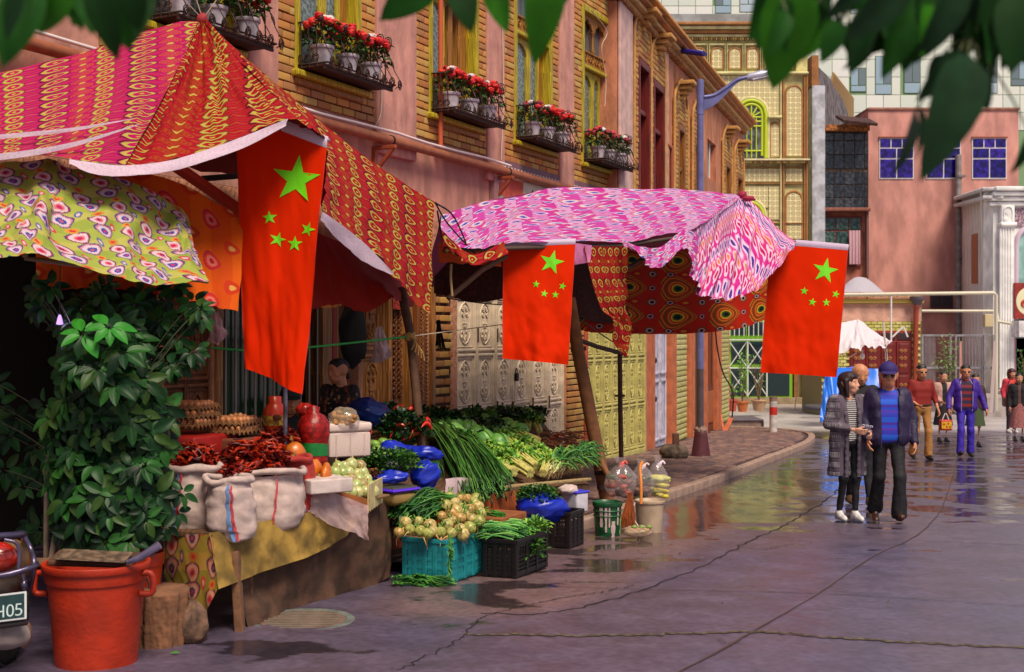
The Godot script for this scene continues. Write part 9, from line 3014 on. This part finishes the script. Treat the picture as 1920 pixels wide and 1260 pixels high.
func person(label: String, px: float, py: float, yaw: float, H: float, o: Dictionary, dist := 0.0, group := "people walking down the street") -> Node3D:
	var k := H / 1.72
	var t := thing("person", label, "person", Vector3.ZERO, group)
	var h: float = o.get("h", 0.02)
	var fat: float = o.get("fat", 1.0)
	var ln: Vector3 = o.get("lean", Vector3.ZERO)
	var J := {"hl": Vector3(0.088, 0.9, 0), "hr": Vector3(-0.088, 0.9, 0), "kl": Vector3(0.09, 0.5, 0.03), "kr": Vector3(-0.09, 0.5, 0.03), "al": Vector3(0.09, 0.085, -0.02), "ar": Vector3(-0.09, 0.085, -0.02),
		"sl": Vector3(0.17, 1.39, -0.01) + ln, "sr": Vector3(-0.17, 1.39, -0.01) + ln, "el": Vector3(0.235, 1.12, -0.03) + ln, "er": Vector3(-0.235, 1.12, -0.03) + ln, "wl": Vector3(0.245, 0.87, 0.06) + ln, "wr": Vector3(-0.245, 0.87, 0.06) + ln}
	for e in J:
		if o.has(e): J[e] = o[e]
		J[e] *= k
	var hd: Vector3 = (Vector3(0, 1.585, 0.02) + ln * 1.1 + o.get("head", Vector3.ZERO)) * k
	var torso := func(g: float) -> Array:
		var r := []
		for q in [[0.13, 1.36, 0.07], [0.1, 1.27, 0.1], [0.085, 1.15, 0.102], [0.08, 1.04, 0.1], [0.085, 0.94, 0.105]]:
			var c: Vector3 = Vector3(0, q[1], 0) + ln * clampf((q[1] - 0.9) * 2.0, 0, 1)
			if q[1] < 1.2: c.z += 0.02 * (fat - 1.0) * 4.0
			var w: float = q[0] * (0.94 + 0.06 * fat)
			r.append([(c - Vector3(w, 0, 0)) * k, (c + Vector3(w, 0, 0)) * k, (q[2] * (fat if q[1] < 1.3 else 1.0) + g) * k, (q[2] * (fat if q[1] < 1.3 else 1.0) + g) * k])
		return r
	var arms := func(g: float, toe: float) -> Array:
		var r := []
		for s in ["l", "r"]:
			var w: Vector3 = J["e" + s].lerp(J["w" + s], toe)
			r.append([J["s" + s], J["e" + s], (0.056 + g) * k, (0.045 + g) * k])
			r.append([J["e" + s], w, (0.044 + g) * k, (0.034 + g) * k])
		return r
	var legs := func(g: float, slim: float) -> Array:
		var r := []
		for s in ["l", "r"]:
			r.append([J["h" + s], J["k" + s], (0.082 * slim + g) * k, (0.058 * slim + g) * k])
			r.append([J["k" + s], J["a" + s], (0.056 * slim + g) * k, (0.036 * slim + g) * k])
		return r
	# the body: trunk and limbs under the clothes, neck, head and hands
	var skin = M(o.get("skin", C8(212, 148, 116)), 0.55, "mottle", 6.0, "", 1.0, 0.0, {"sss": 0.15, "obj": 1})
	var body: Array = torso.call(-0.03)
	body.append_array(arms.call(-0.012, 1.0))
	body.append_array(legs.call(-0.012, 0.85))
	body.append([Vector3(0, 1.4, -0.01) * k + ln * k, hd + Vector3(0, -0.1, -0.025) * k, 0.062 * k, 0.055 * k])
	var bs := sn(body, h * 1.2, 0.03)
	var hb := Basis(Vector3.UP, o.get("hy", 0.0)) * Basis(Vector3.RIGHT, o.get("hp", 0.0)) * Basis(Vector3.BACK, o.get("ht", 0.0))
	var ht := Transform3D(hb.scaled(Vector3(k, k, k) * 1.04), hd)
	bs.app(head_s(o.get("hh", h * 0.5), o.get("face", 1.0)), ht)
	for s in ["l", "r"]:
		var m := 1.0 if s == "l" else -1.0
		var fa: Vector3 = (J["w" + s] - J["e" + s]).normalized()
		var up: Vector3 = o.get("palm" + s, Vector3(0, 0, 1))
		var z := (up - fa * up.dot(fa)).normalized()
		bs.app(hand_s(m, o.get("curl", 0.45), o.get("fh", h * 0.35)), Transform3D(Basis((-fa).cross(z), -fa, z).scaled(Vector3(k, k, k) * 0.9), J["w" + s]))
	part(t, "body", bs, skin)
	# face
	var f := S.new()
	for x in [-0.033, 0.033]: f.blob(ht * Vector3(x, 0.006, 0.077), Vector3(0.014, 0.007, 0.009) * k, 8)
	part(t, "eyes", f, M(C8(206, 190, 180), 0.3))
	f = S.new()
	for x in [-0.033, 0.033]: f.blob(ht * Vector3(x, 0.006, 0.083), Vector3(0.0075, 0.007, 0.006) * k, 8)
	part(t, "pupils", f, M(C8(24, 14, 10), 0.2))
	f = S.new()
	for x in [-1.0, 1.0]: f.tube([ht * Vector3(0.016 * x, 0.026, 0.09), ht * Vector3(0.034 * x, 0.032, 0.088), ht * Vector3(0.052 * x, 0.024, 0.076)], 0.0045 * k, 5)
	part(t, "eyebrows", f, M(C8(30, 20, 16), 0.8))
	f = S.new()
	f.tube(crv([ht * Vector3(-0.026, -0.064, 0.088), ht * Vector3(0, -0.0655, 0.1), ht * Vector3(0.026, -0.064, 0.088)], 7), [0.003 * k, 0.0065 * k, 0.0065 * k, 0.003 * k], 6)
	part(t, "lips", f, M(o.get("lip", C8(150, 74, 66)), 0.5))
	# hair
	var hair = M(o.get("hair_col", C8(24, 16, 14)), 0.55, "streak", 8.0, "", 1.0, 0.0, {"obj": 1})
	var hk: String = o.get("hair", "short")
	var hs: S = null
	match hk:
		"short": hs = sn([[Vector3(0, 0.045, -0.034), Vector3(0, 0.05, 0.008), 0.088, 0.087], [Vector3(0, 0.0, -0.05), Vector3(0, -0.03, -0.045), 0.075, 0.06], [Vector3(-0.03, 0.1, 0.04), Vector3(0.035, 0.105, 0.045), 0.03, 0.034], [Vector3(-0.078, 0.03, 0.0), Vector3(-0.08, 0.0, 0.008), 0.016, 0.01], [Vector3(0.078, 0.03, 0.0), Vector3(0.08, 0.0, 0.008), 0.016, 0.01]], 0.008, 0.015, [[Vector3(0, -0.5, 0.86), 0.05]])
		"bald": hs = sn([[Vector3(0, 0.02, -0.04), Vector3(0, -0.02, -0.035), 0.085, 0.075]], 0.009, 0.02, [[Vector3(0, 0.5, 0.86), -0.012], [Vector3(0, -1, 0.1), 0.05]])
		"bob": hs = sn([[Vector3(0, 0.043, -0.03), Vector3(0, 0.048, 0.01), 0.093, 0.092], [Vector3(-0.082, 0.03, 0.0), Vector3(-0.09, -0.14, 0.012), 0.032, 0.018], [Vector3(0.082, 0.03, 0.0), Vector3(0.09, -0.14, 0.012), 0.032, 0.018], [Vector3(-0.04, 0, -0.07), Vector3(-0.045, -0.15, -0.05), 0.05, 0.032], [Vector3(0.04, 0, -0.07), Vector3(0.045, -0.15, -0.05), 0.05, 0.032], [Vector3(-0.05, 0.07, 0.07), Vector3(0.05, 0.07, 0.07), 0.02, 0.02]], 0.008, 0.02, [], [[Vector3(0, -0.07, 0.11), Vector3(0.06, 0.112, 0.09)]])
		"tied": hs = sn([[Vector3(0, 0.04, -0.032), Vector3(0, 0.045, 0.008), 0.091, 0.089], [Vector3(0, -0.02, -0.09), Vector3(0, -0.05, -0.1), 0.045, 0.04]], 0.009, 0.02, [[Vector3(0, -0.45, 0.9), 0.045]])
		"cap":
			hs = sn([[Vector3(0, 0.03, -0.032), Vector3(0, 0.0, -0.03), 0.088, 0.08]], 0.009, 0.02, [[Vector3(0, 0.3, 0.95), -0.005], [Vector3(0, -1, 0.1), 0.045]])
			var cs := sn([[Vector3(0, 0.06, -0.03), Vector3(0, 0.062, 0.015), 0.097, 0.095]], 0.008, 0.02, [[Vector3(0, -1, 0), -0.042]])
			cs.blob(Vector3(0, 0.042, 0.115), Vector3(0.085, 0.012, 0.075), 16, 0.0, null, Basis(Vector3.RIGHT, 0.22))
			cs.blob(Vector3(0, 0.157, -0.01), Vector3(0.012, 0.008, 0.012), 8)
			var c2 := S.new(); c2.app(cs, ht)
			part(t, "cap", c2, M(o.get("cap_col", C8(40, 22, 96)), 0.75, "fine", 4.0))
	if hs != null:
		var s2 := S.new(); s2.app(hs, ht)
		part(t, "hair", s2, hair)
	if o.get("glasses", false):
		f = S.new()
		for x in [-0.034, 0.034]: f.blob(ht * Vector3(x, 0.002, 0.096), Vector3(0.027, 0.019, 0.009) * k, 14, 0.0, null, hb)
		f.tube([ht * Vector3(-0.06, 0.012, 0.088), ht * Vector3(0, 0.014, 0.101), ht * Vector3(0.06, 0.012, 0.088)], 0.003 * k, 5)
		for x in [-1.0, 1.0]: f.tube([ht * Vector3(0.06 * x, 0.012, 0.088), ht * Vector3(0.088 * x, 0.012, 0.0)], 0.0025 * k, 5)
		part(t, "sunglasses", f, M(C8(18, 14, 16), 0.12, "", 1.0, "", 1.0, 0.0, {"cc": 0.6}))
	# clothes
	if o.has("shirt"):
		var sb: Array = torso.call(0.0)
		if not o.has("jacket"): sb.append_array(arms.call(0.008, o.get("sleeve", 0.95)))
		sb.append([Vector3(0, 1.39, -0.012) * k + ln * k, Vector3(0, o.get("neck", 1.46), -0.018) * k + ln * k, 0.07 * k, 0.064 * k])
		var g := sn(sb, h, 0.05, [[Vector3(0, -1, 0), -o.get("shirt_hem", 0.86) * k]])
		part(t, o.get("shirt_name", "shirt"), g, o.shirt)
	if o.has("jacket"):
		var jb: Array = torso.call(o.get("loose", 0.022))
		jb.append_array(arms.call(0.012, 0.97))
		jb.append([Vector3(0, 1.39, -0.03) * k + ln * k, Vector3(0, 1.475, -0.035) * k + ln * k, 0.078 * k, 0.074 * k])
		var hem: float = o.get("hem", 0.84)
		if hem < 0.8:
			for x in [-0.1, 0.1]: jb.append([Vector3(x, 0.9, -0.01) * k, Vector3(x * 1.15, hem, -0.02) * k, 0.115 * k, 0.12 * k])
		var holes := []
		var ow: float = o.get("open", 0.06)
		if ow > 0.0:
			holes.append([Vector3(0, 0.86, 0.2) * k + ln * k * 0.5, Vector3(ow, 0.62, 0.17) * k])
			holes.append([Vector3(0, 1.46, 0.11) * k + ln * k, Vector3(ow + 0.012, 0.09, 0.1) * k])
		var g := sn(jb, h, 0.03, [[Vector3(0, -1, 0), -hem * k]], holes)
		for i in g.v.size():
			var q := g.v[i]
			g.v[i] += Vector3(noise.get_noise_3d(q.x * 500, q.y * 260, q.z * 500 + H * 999), 0, noise.get_noise_3d(q.x * 500 + 99, q.y * 260, q.z * 500)) * 0.012 * k
		part(t, o.get("jacket_name", "jacket"), g, o.jacket)
		if o.has("trim"):
			var tr := S.new()
			for x in [-1.0, 1.0]: tr.tube(crv([Vector3(ow * x, hem, 0.115) * k, Vector3((ow + 0.004) * x, 1.1, 0.135) * k + ln * k * 0.5, Vector3((ow + 0.01) * x, 1.34, 0.09) * k + ln * k, Vector3(0.07 * x, 1.46, 0.0) * k + ln * k], 14), o.get("trim_w", 0.007) * k, 6)
			part(t, "zip_edge" if not o.has("trim_name") else o.trim_name, tr, o.trim)
	if o.has("legs"):
		var lb: Array = legs.call(0.004, o.get("slim", 1.0))
		lb.append([Vector3(-0.085, 0.93, 0) * k, Vector3(0.085, 0.93, 0) * k, 0.108 * fat * k, 0.108 * fat * k])
		if o.get("flare", 0.0) > 0.0:
			for s in ["l", "r"]: lb.append([J["k" + s], J["a" + s] + Vector3(0, 0.0, 0.01), (0.06) * k, (0.05 + o.flare) * k])
		var g := sn(lb, h, 0.03, [[Vector3(0, -1, 0), -o.get("cuff", 0.06) * k], [Vector3(0, 1, 0), 0.99 * k]])
		for i in g.v.size():
			var q := g.v[i]
			g.v[i] += Vector3(noise.get_noise_3d(q.x * 400, q.y * 300, q.z * 400 + H * 999), 0, noise.get_noise_3d(q.x * 400 + 99, q.y * 300, q.z * 400)) * 0.011 * k
		part(t, "trousers", g, o.legs)
	if o.has("skirt"):
		var g := S.new()
		var rows := []
		for j in 9:
			var y: float = lerp(0.95, o.get("skirt_hem", 0.38), j / 8.0)
			var row := []
			for i in 33:
				var a := TAU * i / 32.0
				var r: float = lerp(0.14, 0.21, j / 8.0) * (1.0 + 0.06 * sin(a * 9.0) * j / 8.0)
				row.append(Vector3(cos(a) * r * 1.1, y, sin(a) * r * 0.9) * k)
			rows.append(row)
		g.grid(rows)
		part(t, "skirt", g, o.skirt)
	if o.has("belt"):
		var g := S.new()
		g.lathe([V2(0.128, 0.965), V2(0.138, 0.968), V2(0.138, 0.998), V2(0.128, 1.0)], 28, Transform3D(Basis(Vector3(1.45 * k, 0, 0), Vector3(0, k, 0), Vector3(0, 0, 0.88 * k * fat)), Vector3.ZERO))
		part(t, "belt", g, o.belt)
	for s in ["l", "r"]:
		var a: Vector3 = J["a" + s]
		var tip: float = o.get("toe" + s, 0.0)
		var d := Vector3(0.15 * (0.1 if s == "l" else -0.1), sin(tip), cos(tip))
		var g := sn([[a + Vector3(0, -0.045, -0.035) * k, a + (Vector3(0, -0.05, 0.0) + d * 0.14) * k, 0.04 * k, 0.034 * k], [a, a + (Vector3(0, -0.03, 0) + d * 0.06) * k, 0.042 * k, 0.038 * k], [a + (Vector3(0, -0.055, 0) + d * 0.1) * k, a + (Vector3(0, -0.058, 0) + d * 0.165) * k, 0.036 * k, 0.026 * k]], minf(h, 0.011), 0.02, [[Vector3(0, -1, 0), -(a.y - 0.085 * k) if tip == 0.0 else 9.0]])
		part(t, "shoe", g, o.get("shoe", M(C8(30, 22, 22), 0.4)))
	var at := G(px, py) if dist == 0.0 else P(px, py, dist)
	t.position = at
	t.rotation.y = yaw
	return t

func people():
	var st := []
	for i in 32:
		var b := i % 16
		st.append(C8(24, 84, 206) if b < 5 else C8(70, 24, 150) if b < 7 else C8(30, 60, 190) if b < 10 else C8(84, 30, 160) if b < 12 else C8(40, 40, 170))
	stripes("polo_stripes", st)
	st = []
	for i in 32: st.append(C8(26, 22, 26) if i % 8 < 4 else C8(204, 196, 200))
	stripes("fine_stripes", st)
	st = []
	for i in 32: st.append(C8(40, 26, 60) if i % 16 < 9 else C8(130, 20, 30))
	stripes("rugby_stripes", st)
	var im := Image.create(96, 96, false, Image.FORMAT_RGB8)
	for y in 96:
		for x in 96:
			var c := C8(62, 52, 66)
			var ch := (y / 24) % 2 == 0 and (x / 32) % 3 != 1
			if ch and (x % 6 < 3) == (y % 6 < 3) and x % 6 < 3: c = C8(214, 206, 210)
			elif (x / 32) % 3 == 1: c = C8(78, 64, 80) if y % 4 < 2 else C8(96, 82, 96)
			elif y % 12 == 0: c = C8(150, 140, 150)
			im.set_pixel(x, y, c)
	tex["tweed"] = ImageTexture.create_from_image(im)
	im = Image.create(64, 64, false, Image.FORMAT_RGB8)
	var r2 := RandomNumberGenerator.new(); r2.seed = 4
	im.fill(C8(20, 14, 16))
	for i in 44: im.fill_rect(Rect2i(r2.randi() % 60, r2.randi() % 60, 3 + r2.randi() % 5, 3 + r2.randi() % 5), [C8(150, 84, 40), C8(120, 60, 50), C8(176, 130, 80), C8(60, 34, 40)][r2.randi() % 4])
	tex["floral"] = ImageTexture.create_from_image(im)
	var O := {"obj": 1}
	var black := M(C8(22, 18, 26), 0.75, "fine", 4.0, "lumps", 0.8, 0.0, O)
	# woman in the long checked cardigan
	person("woman in long checked grey cardigan and white trainers walking beside the capped man", 1590, 976, 0.2, 1.64, {"h": 0.013, "hh": 0.006, "fh": 0.0048, "hair": "bob", "hair_col": C8(46, 18, 22), "hy": 0.75, "hp": -0.1, "skin": C8(226, 166, 138), "lip": C8(176, 70, 70),
		"kl": Vector3(0.075, 0.5, 0.06), "al": Vector3(0.075, 0.09, 0.03), "kr": Vector3(-0.08, 0.5, 0.06), "ar": Vector3(-0.085, 0.09, -0.06),
		"el": Vector3(0.2, 1.13, -0.02), "wl": Vector3(0.16, 1.03, 0.2), "er": Vector3(-0.25, 1.12, 0.0), "wr": Vector3(-0.02, 1.06, 0.24), "palml": Vector3(0, 1, 0), "palmr": Vector3(0, 1, 0.3), "curl": 0.8,
		"shirt": M(Color.WHITE, 0.8, "fine_stripes", 1.0, "", 1.0, 0.0, {"obj": 1, "sv": Vector3(1, 11, 1)}), "shirt_hem": 0.83, "neck": 1.49, "jacket": M(Color.WHITE, 0.9, "tweed", 4.6, "weave", 0.4, 0.0, O), "jacket_name": "cardigan", "hem": 0.52, "open": 0.075, "loose": 0.03, "trim": M(Color.WHITE, 0.9, "tweed", 7.0, "", 1.0, 0.0, O), "trim_w": 0.026, "trim_name": "hood_edge", "legs": black, "slim": 0.82, "cuff": 0.12, "shoe": M(C8(226, 220, 222), 0.55, "mottle", 4.0, "", 1.0, 0.0, O)})
	# man in the cap
	var jk := M(C8(38, 24, 66), 0.6, "fine", 4.0, "lumps", 0.9, 0.0, O)
	person("man in navy cap, sunglasses and violet jacket over a blue striped polo", 1665, 978, -0.12, 1.73, {"h": 0.013, "hh": 0.006, "fh": 0.0048, "hair": "cap", "cap_col": C8(44, 24, 104), "glasses": true, "fat": 1.12, "face": 1.1, "hy": -0.1, "skin": C8(216, 142, 106),
		"kl": Vector3(0.1, 0.5, 0.14), "al": Vector3(0.1, 0.1, 0.1), "kr": Vector3(-0.09, 0.49, -0.02), "ar": Vector3(-0.11, 0.13, -0.2), "toel": 0.25, "toer": -0.5,
		"el": Vector3(0.265, 1.12, -0.04), "wl": Vector3(0.27, 0.87, 0.06), "er": Vector3(-0.26, 1.13, -0.02), "wr": Vector3(-0.235, 0.9, 0.1),
		"shirt": M(Color.WHITE, 0.75, "polo_stripes", 1.0, "", 1.0, 0.0, {"obj": 1, "sv": Vector3(1, 2.6, 1)}), "shirt_name": "polo_shirt", "jacket": jk, "hem": 0.82, "open": 0.09, "loose": 0.026, "trim": M(C8(60, 40, 90), 0.5), "legs": black, "flare": 0.035, "cuff": 0.05, "shoe": M(C8(70, 40, 30), 0.35)})
	# shirt collar, chest mark, bracelet with links held between the two
	var s := S.new()
	for i in 6: spiral(s, P(1618 + i * 3.6, 798 + i * 0.6, 13.75), 0.016, 1.0, 0.004, Basis(Vector3.UP, 1.2 * (i % 2)), 1.0, 10)
	one("beaded_chain", s, M(C8(196, 186, 206), 0.3, "", 1.0, "", 1.0, 0.0, {"metal": 0.4}), "small pale chain held in the woman's hand", "chain")
	# bald man behind them
	person("bald man in black sweater walking behind the couple, looking down", 1612, 948, 0.0, 1.74, {"h": 0.016, "hh": 0.007, "hair": "bald", "hair_col": C8(50, 34, 30), "face": 1.12, "fat": 1.1, "hp": 0.28, "skin": C8(216, 146, 106),
		"wl": Vector3(0.2, 0.95, 0.18), "wr": Vector3(-0.2, 0.95, 0.18), "ar": Vector3(-0.09, 0.1, -0.15), "al": Vector3(0.09, 0.09, 0.1),
		"jacket": M(C8(20, 16, 20), 0.85, "fine", 4.0, "lumps", 0.8, 0.0, O), "jacket_name": "sweater", "open": 0.0, "hem": 0.84, "legs": M(C8(26, 22, 34), 0.8, "fine", 4.0, "", 1.0, 0.0, O), "shoe": M(C8(84, 60, 40), 0.4)})
	# man in the red polo
	person("man in dark red polo shirt, tan trousers and sunglasses walking at left", 1727, 861, 0.1, 1.74, {"h": 0.017, "hh": 0.008, "fh": 0.006, "glasses": true, "skin": C8(214, 142, 104), "hair_col": C8(22, 14, 14),
		"kl": Vector3(0.1, 0.5, 0.1), "al": Vector3(0.1, 0.09, 0.08), "ar": Vector3(-0.1, 0.11, -0.16), "kr": Vector3(-0.1, 0.5, 0.0), "toer": -0.3, "wl": Vector3(0.27, 0.9, 0.12), "el": Vector3(0.27, 1.13, -0.04), "er": Vector3(-0.26, 1.12, 0.0), "wr": Vector3(-0.12, 0.99, 0.16),
		"shirt": M(C8(140, 22, 14), 0.75, "fine", 4.0, "lumps", 0.8, 0.0, O), "shirt_name": "polo_shirt", "sleeve": 0.4, "shirt_hem": 0.97, "neck": 1.47, "legs": M(C8(176, 120, 62), 0.75, "fine", 3.0, "lumps", 0.8, 0.0, O), "flare": 0.025, "belt": M(C8(40, 24, 20), 0.4), "shoe": M(C8(30, 22, 24), 0.4)})
	# man in the violet jacket with the carrier bag
	person("man in bright violet tracksuit jacket with red striped top carrying a red bag", 1810, 856, -0.1, 1.74, {"h": 0.017, "hh": 0.008, "fh": 0.006, "glasses": true, "fat": 1.06, "skin": C8(216, 142, 106), "hair_col": C8(34, 24, 24),
		"kr": Vector3(-0.1, 0.5, 0.1), "ar": Vector3(-0.12, 0.1, 0.1), "al": Vector3(0.1, 0.09, -0.04), "er": Vector3(-0.3, 1.13, 0.0), "wr": Vector3(-0.33, 0.9, 0.12), "el": Vector3(0.3, 1.12, -0.03), "wl": Vector3(0.36, 0.9, 0.05), "toer": 0.3,
		"shirt": M(Color.WHITE, 0.8, "rugby_stripes", 1.0, "", 1.0, 0.0, {"obj": 1, "sv": Vector3(1, 4.2, 1)}), "jacket": M(C8(64, 28, 150), 0.6, "fine", 4.0, "lumps", 0.8, 0.0, O), "hem": 0.86, "open": 0.1, "loose": 0.026, "trim": M(C8(170, 150, 210), 0.6), "legs": M(C8(60, 30, 176), 0.7, "fine", 3.0, "lumps", 0.8, 0.0, O), "flare": 0.02, "shoe": M(C8(34, 26, 30), 0.5)})
	s = S.new()
	var bc := P(1773, 797, 24.0)
	s.box(bc, Vector3(0.22, 0.2, 0.12), 0.02)
	var bg := thing("carrier_bag", "red and yellow carrier bag hanging from the violet-jacketed man's hand", "bag", bc + Vector3(0, -0.1, 0))
	part(bg, "body", s, M(C8(206, 34, 34), 0.4, "mottle", 3.0))
	s = S.new(); s.box(bc + Vector3(0, 0.0, 0.062), Vector3(0.19, 0.13, 0.006), 0.002); var pn := part(bg, "yellow_print", s, M(C8(226, 180, 30), 0.4, "mottle", 4.0))
	for q in [[-0.05, 0.02], [0.03, 0.03], [0.0, -0.03], [0.06, -0.03]]:
		s = S.new(); s.blob(bc + Vector3(q[0], q[1], 0.066), Vector3(0.02, 0.02, 0.003), 8); part(pn, "print_dot", s, M(C8(190, 40, 30), 0.5))
	s = S.new(); s.tube(crv([bc + Vector3(-0.06, 0.1, 0), bc + Vector3(0.0, 0.22, 0), bc + Vector3(0.06, 0.1, 0)], 8), 0.01, 6); part(bg, "handle", s, M(C8(220, 200, 200), 0.5))
	# farther walkers
	var pinkj := M(C8(196, 150, 140), 0.8, "fine", 4.0, "", 1.0, 0.0, O)
	person("woman in pale pink jacket and black skirt between the two men", 1768, 829, 0.1, 1.6, {"h": 0.022, "hh": 0.01, "fh": 0.008, "hair": "tied", "skin": C8(216, 150, 118), "jacket": pinkj, "open": 0.05, "hem": 0.82, "shirt": black, "skirt": black, "skirt_hem": 0.42, "slim": 0.7, "er": Vector3(-0.25, 1.12, 0), "wr": Vector3(-0.14, 1.0, 0.18), "shoe": M(C8(30, 22, 22), 0.4)})
	person("person in dark clothes mostly hidden behind the violet-jacketed man", 1828, 838, 0.0, 1.55, {"h": 0.024, "hh": 0.011, "fh": 0.009, "hair": "short", "jacket": M(C8(60, 30, 40), 0.8), "open": 0.0, "skirt": M(C8(60, 74, 40), 0.8), "skirt_hem": 0.5, "slim": 0.8})
	person("woman in bright pink-red jacket with a dark handbag at the right edge", 1896, 812, 0.2, 1.66, {"h": 0.022, "hh": 0.01, "fh": 0.008, "hair": "bob", "hair_col": C8(70, 24, 20), "jacket": M(C8(206, 50, 74), 0.75, "fine", 4.0, "lumps", 0.8, 0.0, O), "open": 0.03, "hem": 0.8, "shirt": M(C8(206, 60, 30), 0.7), "legs": M(C8(44, 34, 44), 0.8), "shoe": M(C8(200, 190, 190), 0.5)})
	s = S.new(); s.box(P(1886, 754, 32.5), Vector3(0.12, 0.24, 0.3), 0.04); s.tube(crv([P(1886, 746, 32.5), P(1890, 722, 32.4), P(1894, 710, 32.4)], 8), 0.015, 5)
	one("handbag", s, M(C8(84, 36, 30), 0.5), "dark brown handbag carried by the woman in pink-red", "bag")
	person("woman in black cardigan and patterned pinkish skirt at the far right", 1910, 827, -0.1, 1.56, {"h": 0.022, "hh": 0.01, "fh": 0.008, "hair": "tied", "jacket": M(C8(26, 20, 26), 0.85), "open": 0.03, "hem": 0.84, "shirt": M(C8(90, 60, 60), 0.8), "skirt": M(C8(196, 120, 120), 0.85, "blotch", 6.0, "", 1.0, 0.0, O), "skirt_hem": 0.34, "slim": 0.7})
	# vendors behind the stall
	person("vendor in black floral blouse standing behind the stall", 636, 700, -0.45, 1.6, {"h": 0.016, "hh": 0.007, "fh": 0.006, "hair": "tied", "hair_col": C8(18, 12, 12), "hy": -0.35, "hp": 0.05, "ht": 0.1, "skin": C8(206, 130, 92), "face": 1.05, "fat": 1.05, "shirt": M(Color.WHITE, 0.75, "floral", 3.0, "", 1.0, 0.0, O), "shirt_name": "blouse", "sleeve": 0.6, "shirt_hem": 0.8, "legs": black, "el": Vector3(0.26, 1.12, 0.05), "wl": Vector3(0.14, 1.0, 0.26), "wr": Vector3(-0.2, 0.95, 0.2)}, 12.4, "vendors behind the stall").position = P(636, 705, 12.4) + Vector3(0, -1.43, 0)
	person("second vendor in a dark cap seated low behind the red jug", 540, 745, 0.0, 1.6, {"h": 0.018, "hh": 0.007, "fh": 0.006, "hair": "cap", "cap_col": C8(30, 34, 26), "skin": C8(196, 120, 80), "jacket": black, "open": 0.0, "legs": black, "hy": 0.3}, 11.6, "vendors behind the stall").position = P(545, 748, 11.6) + Vector3(0, -1.5, 0)
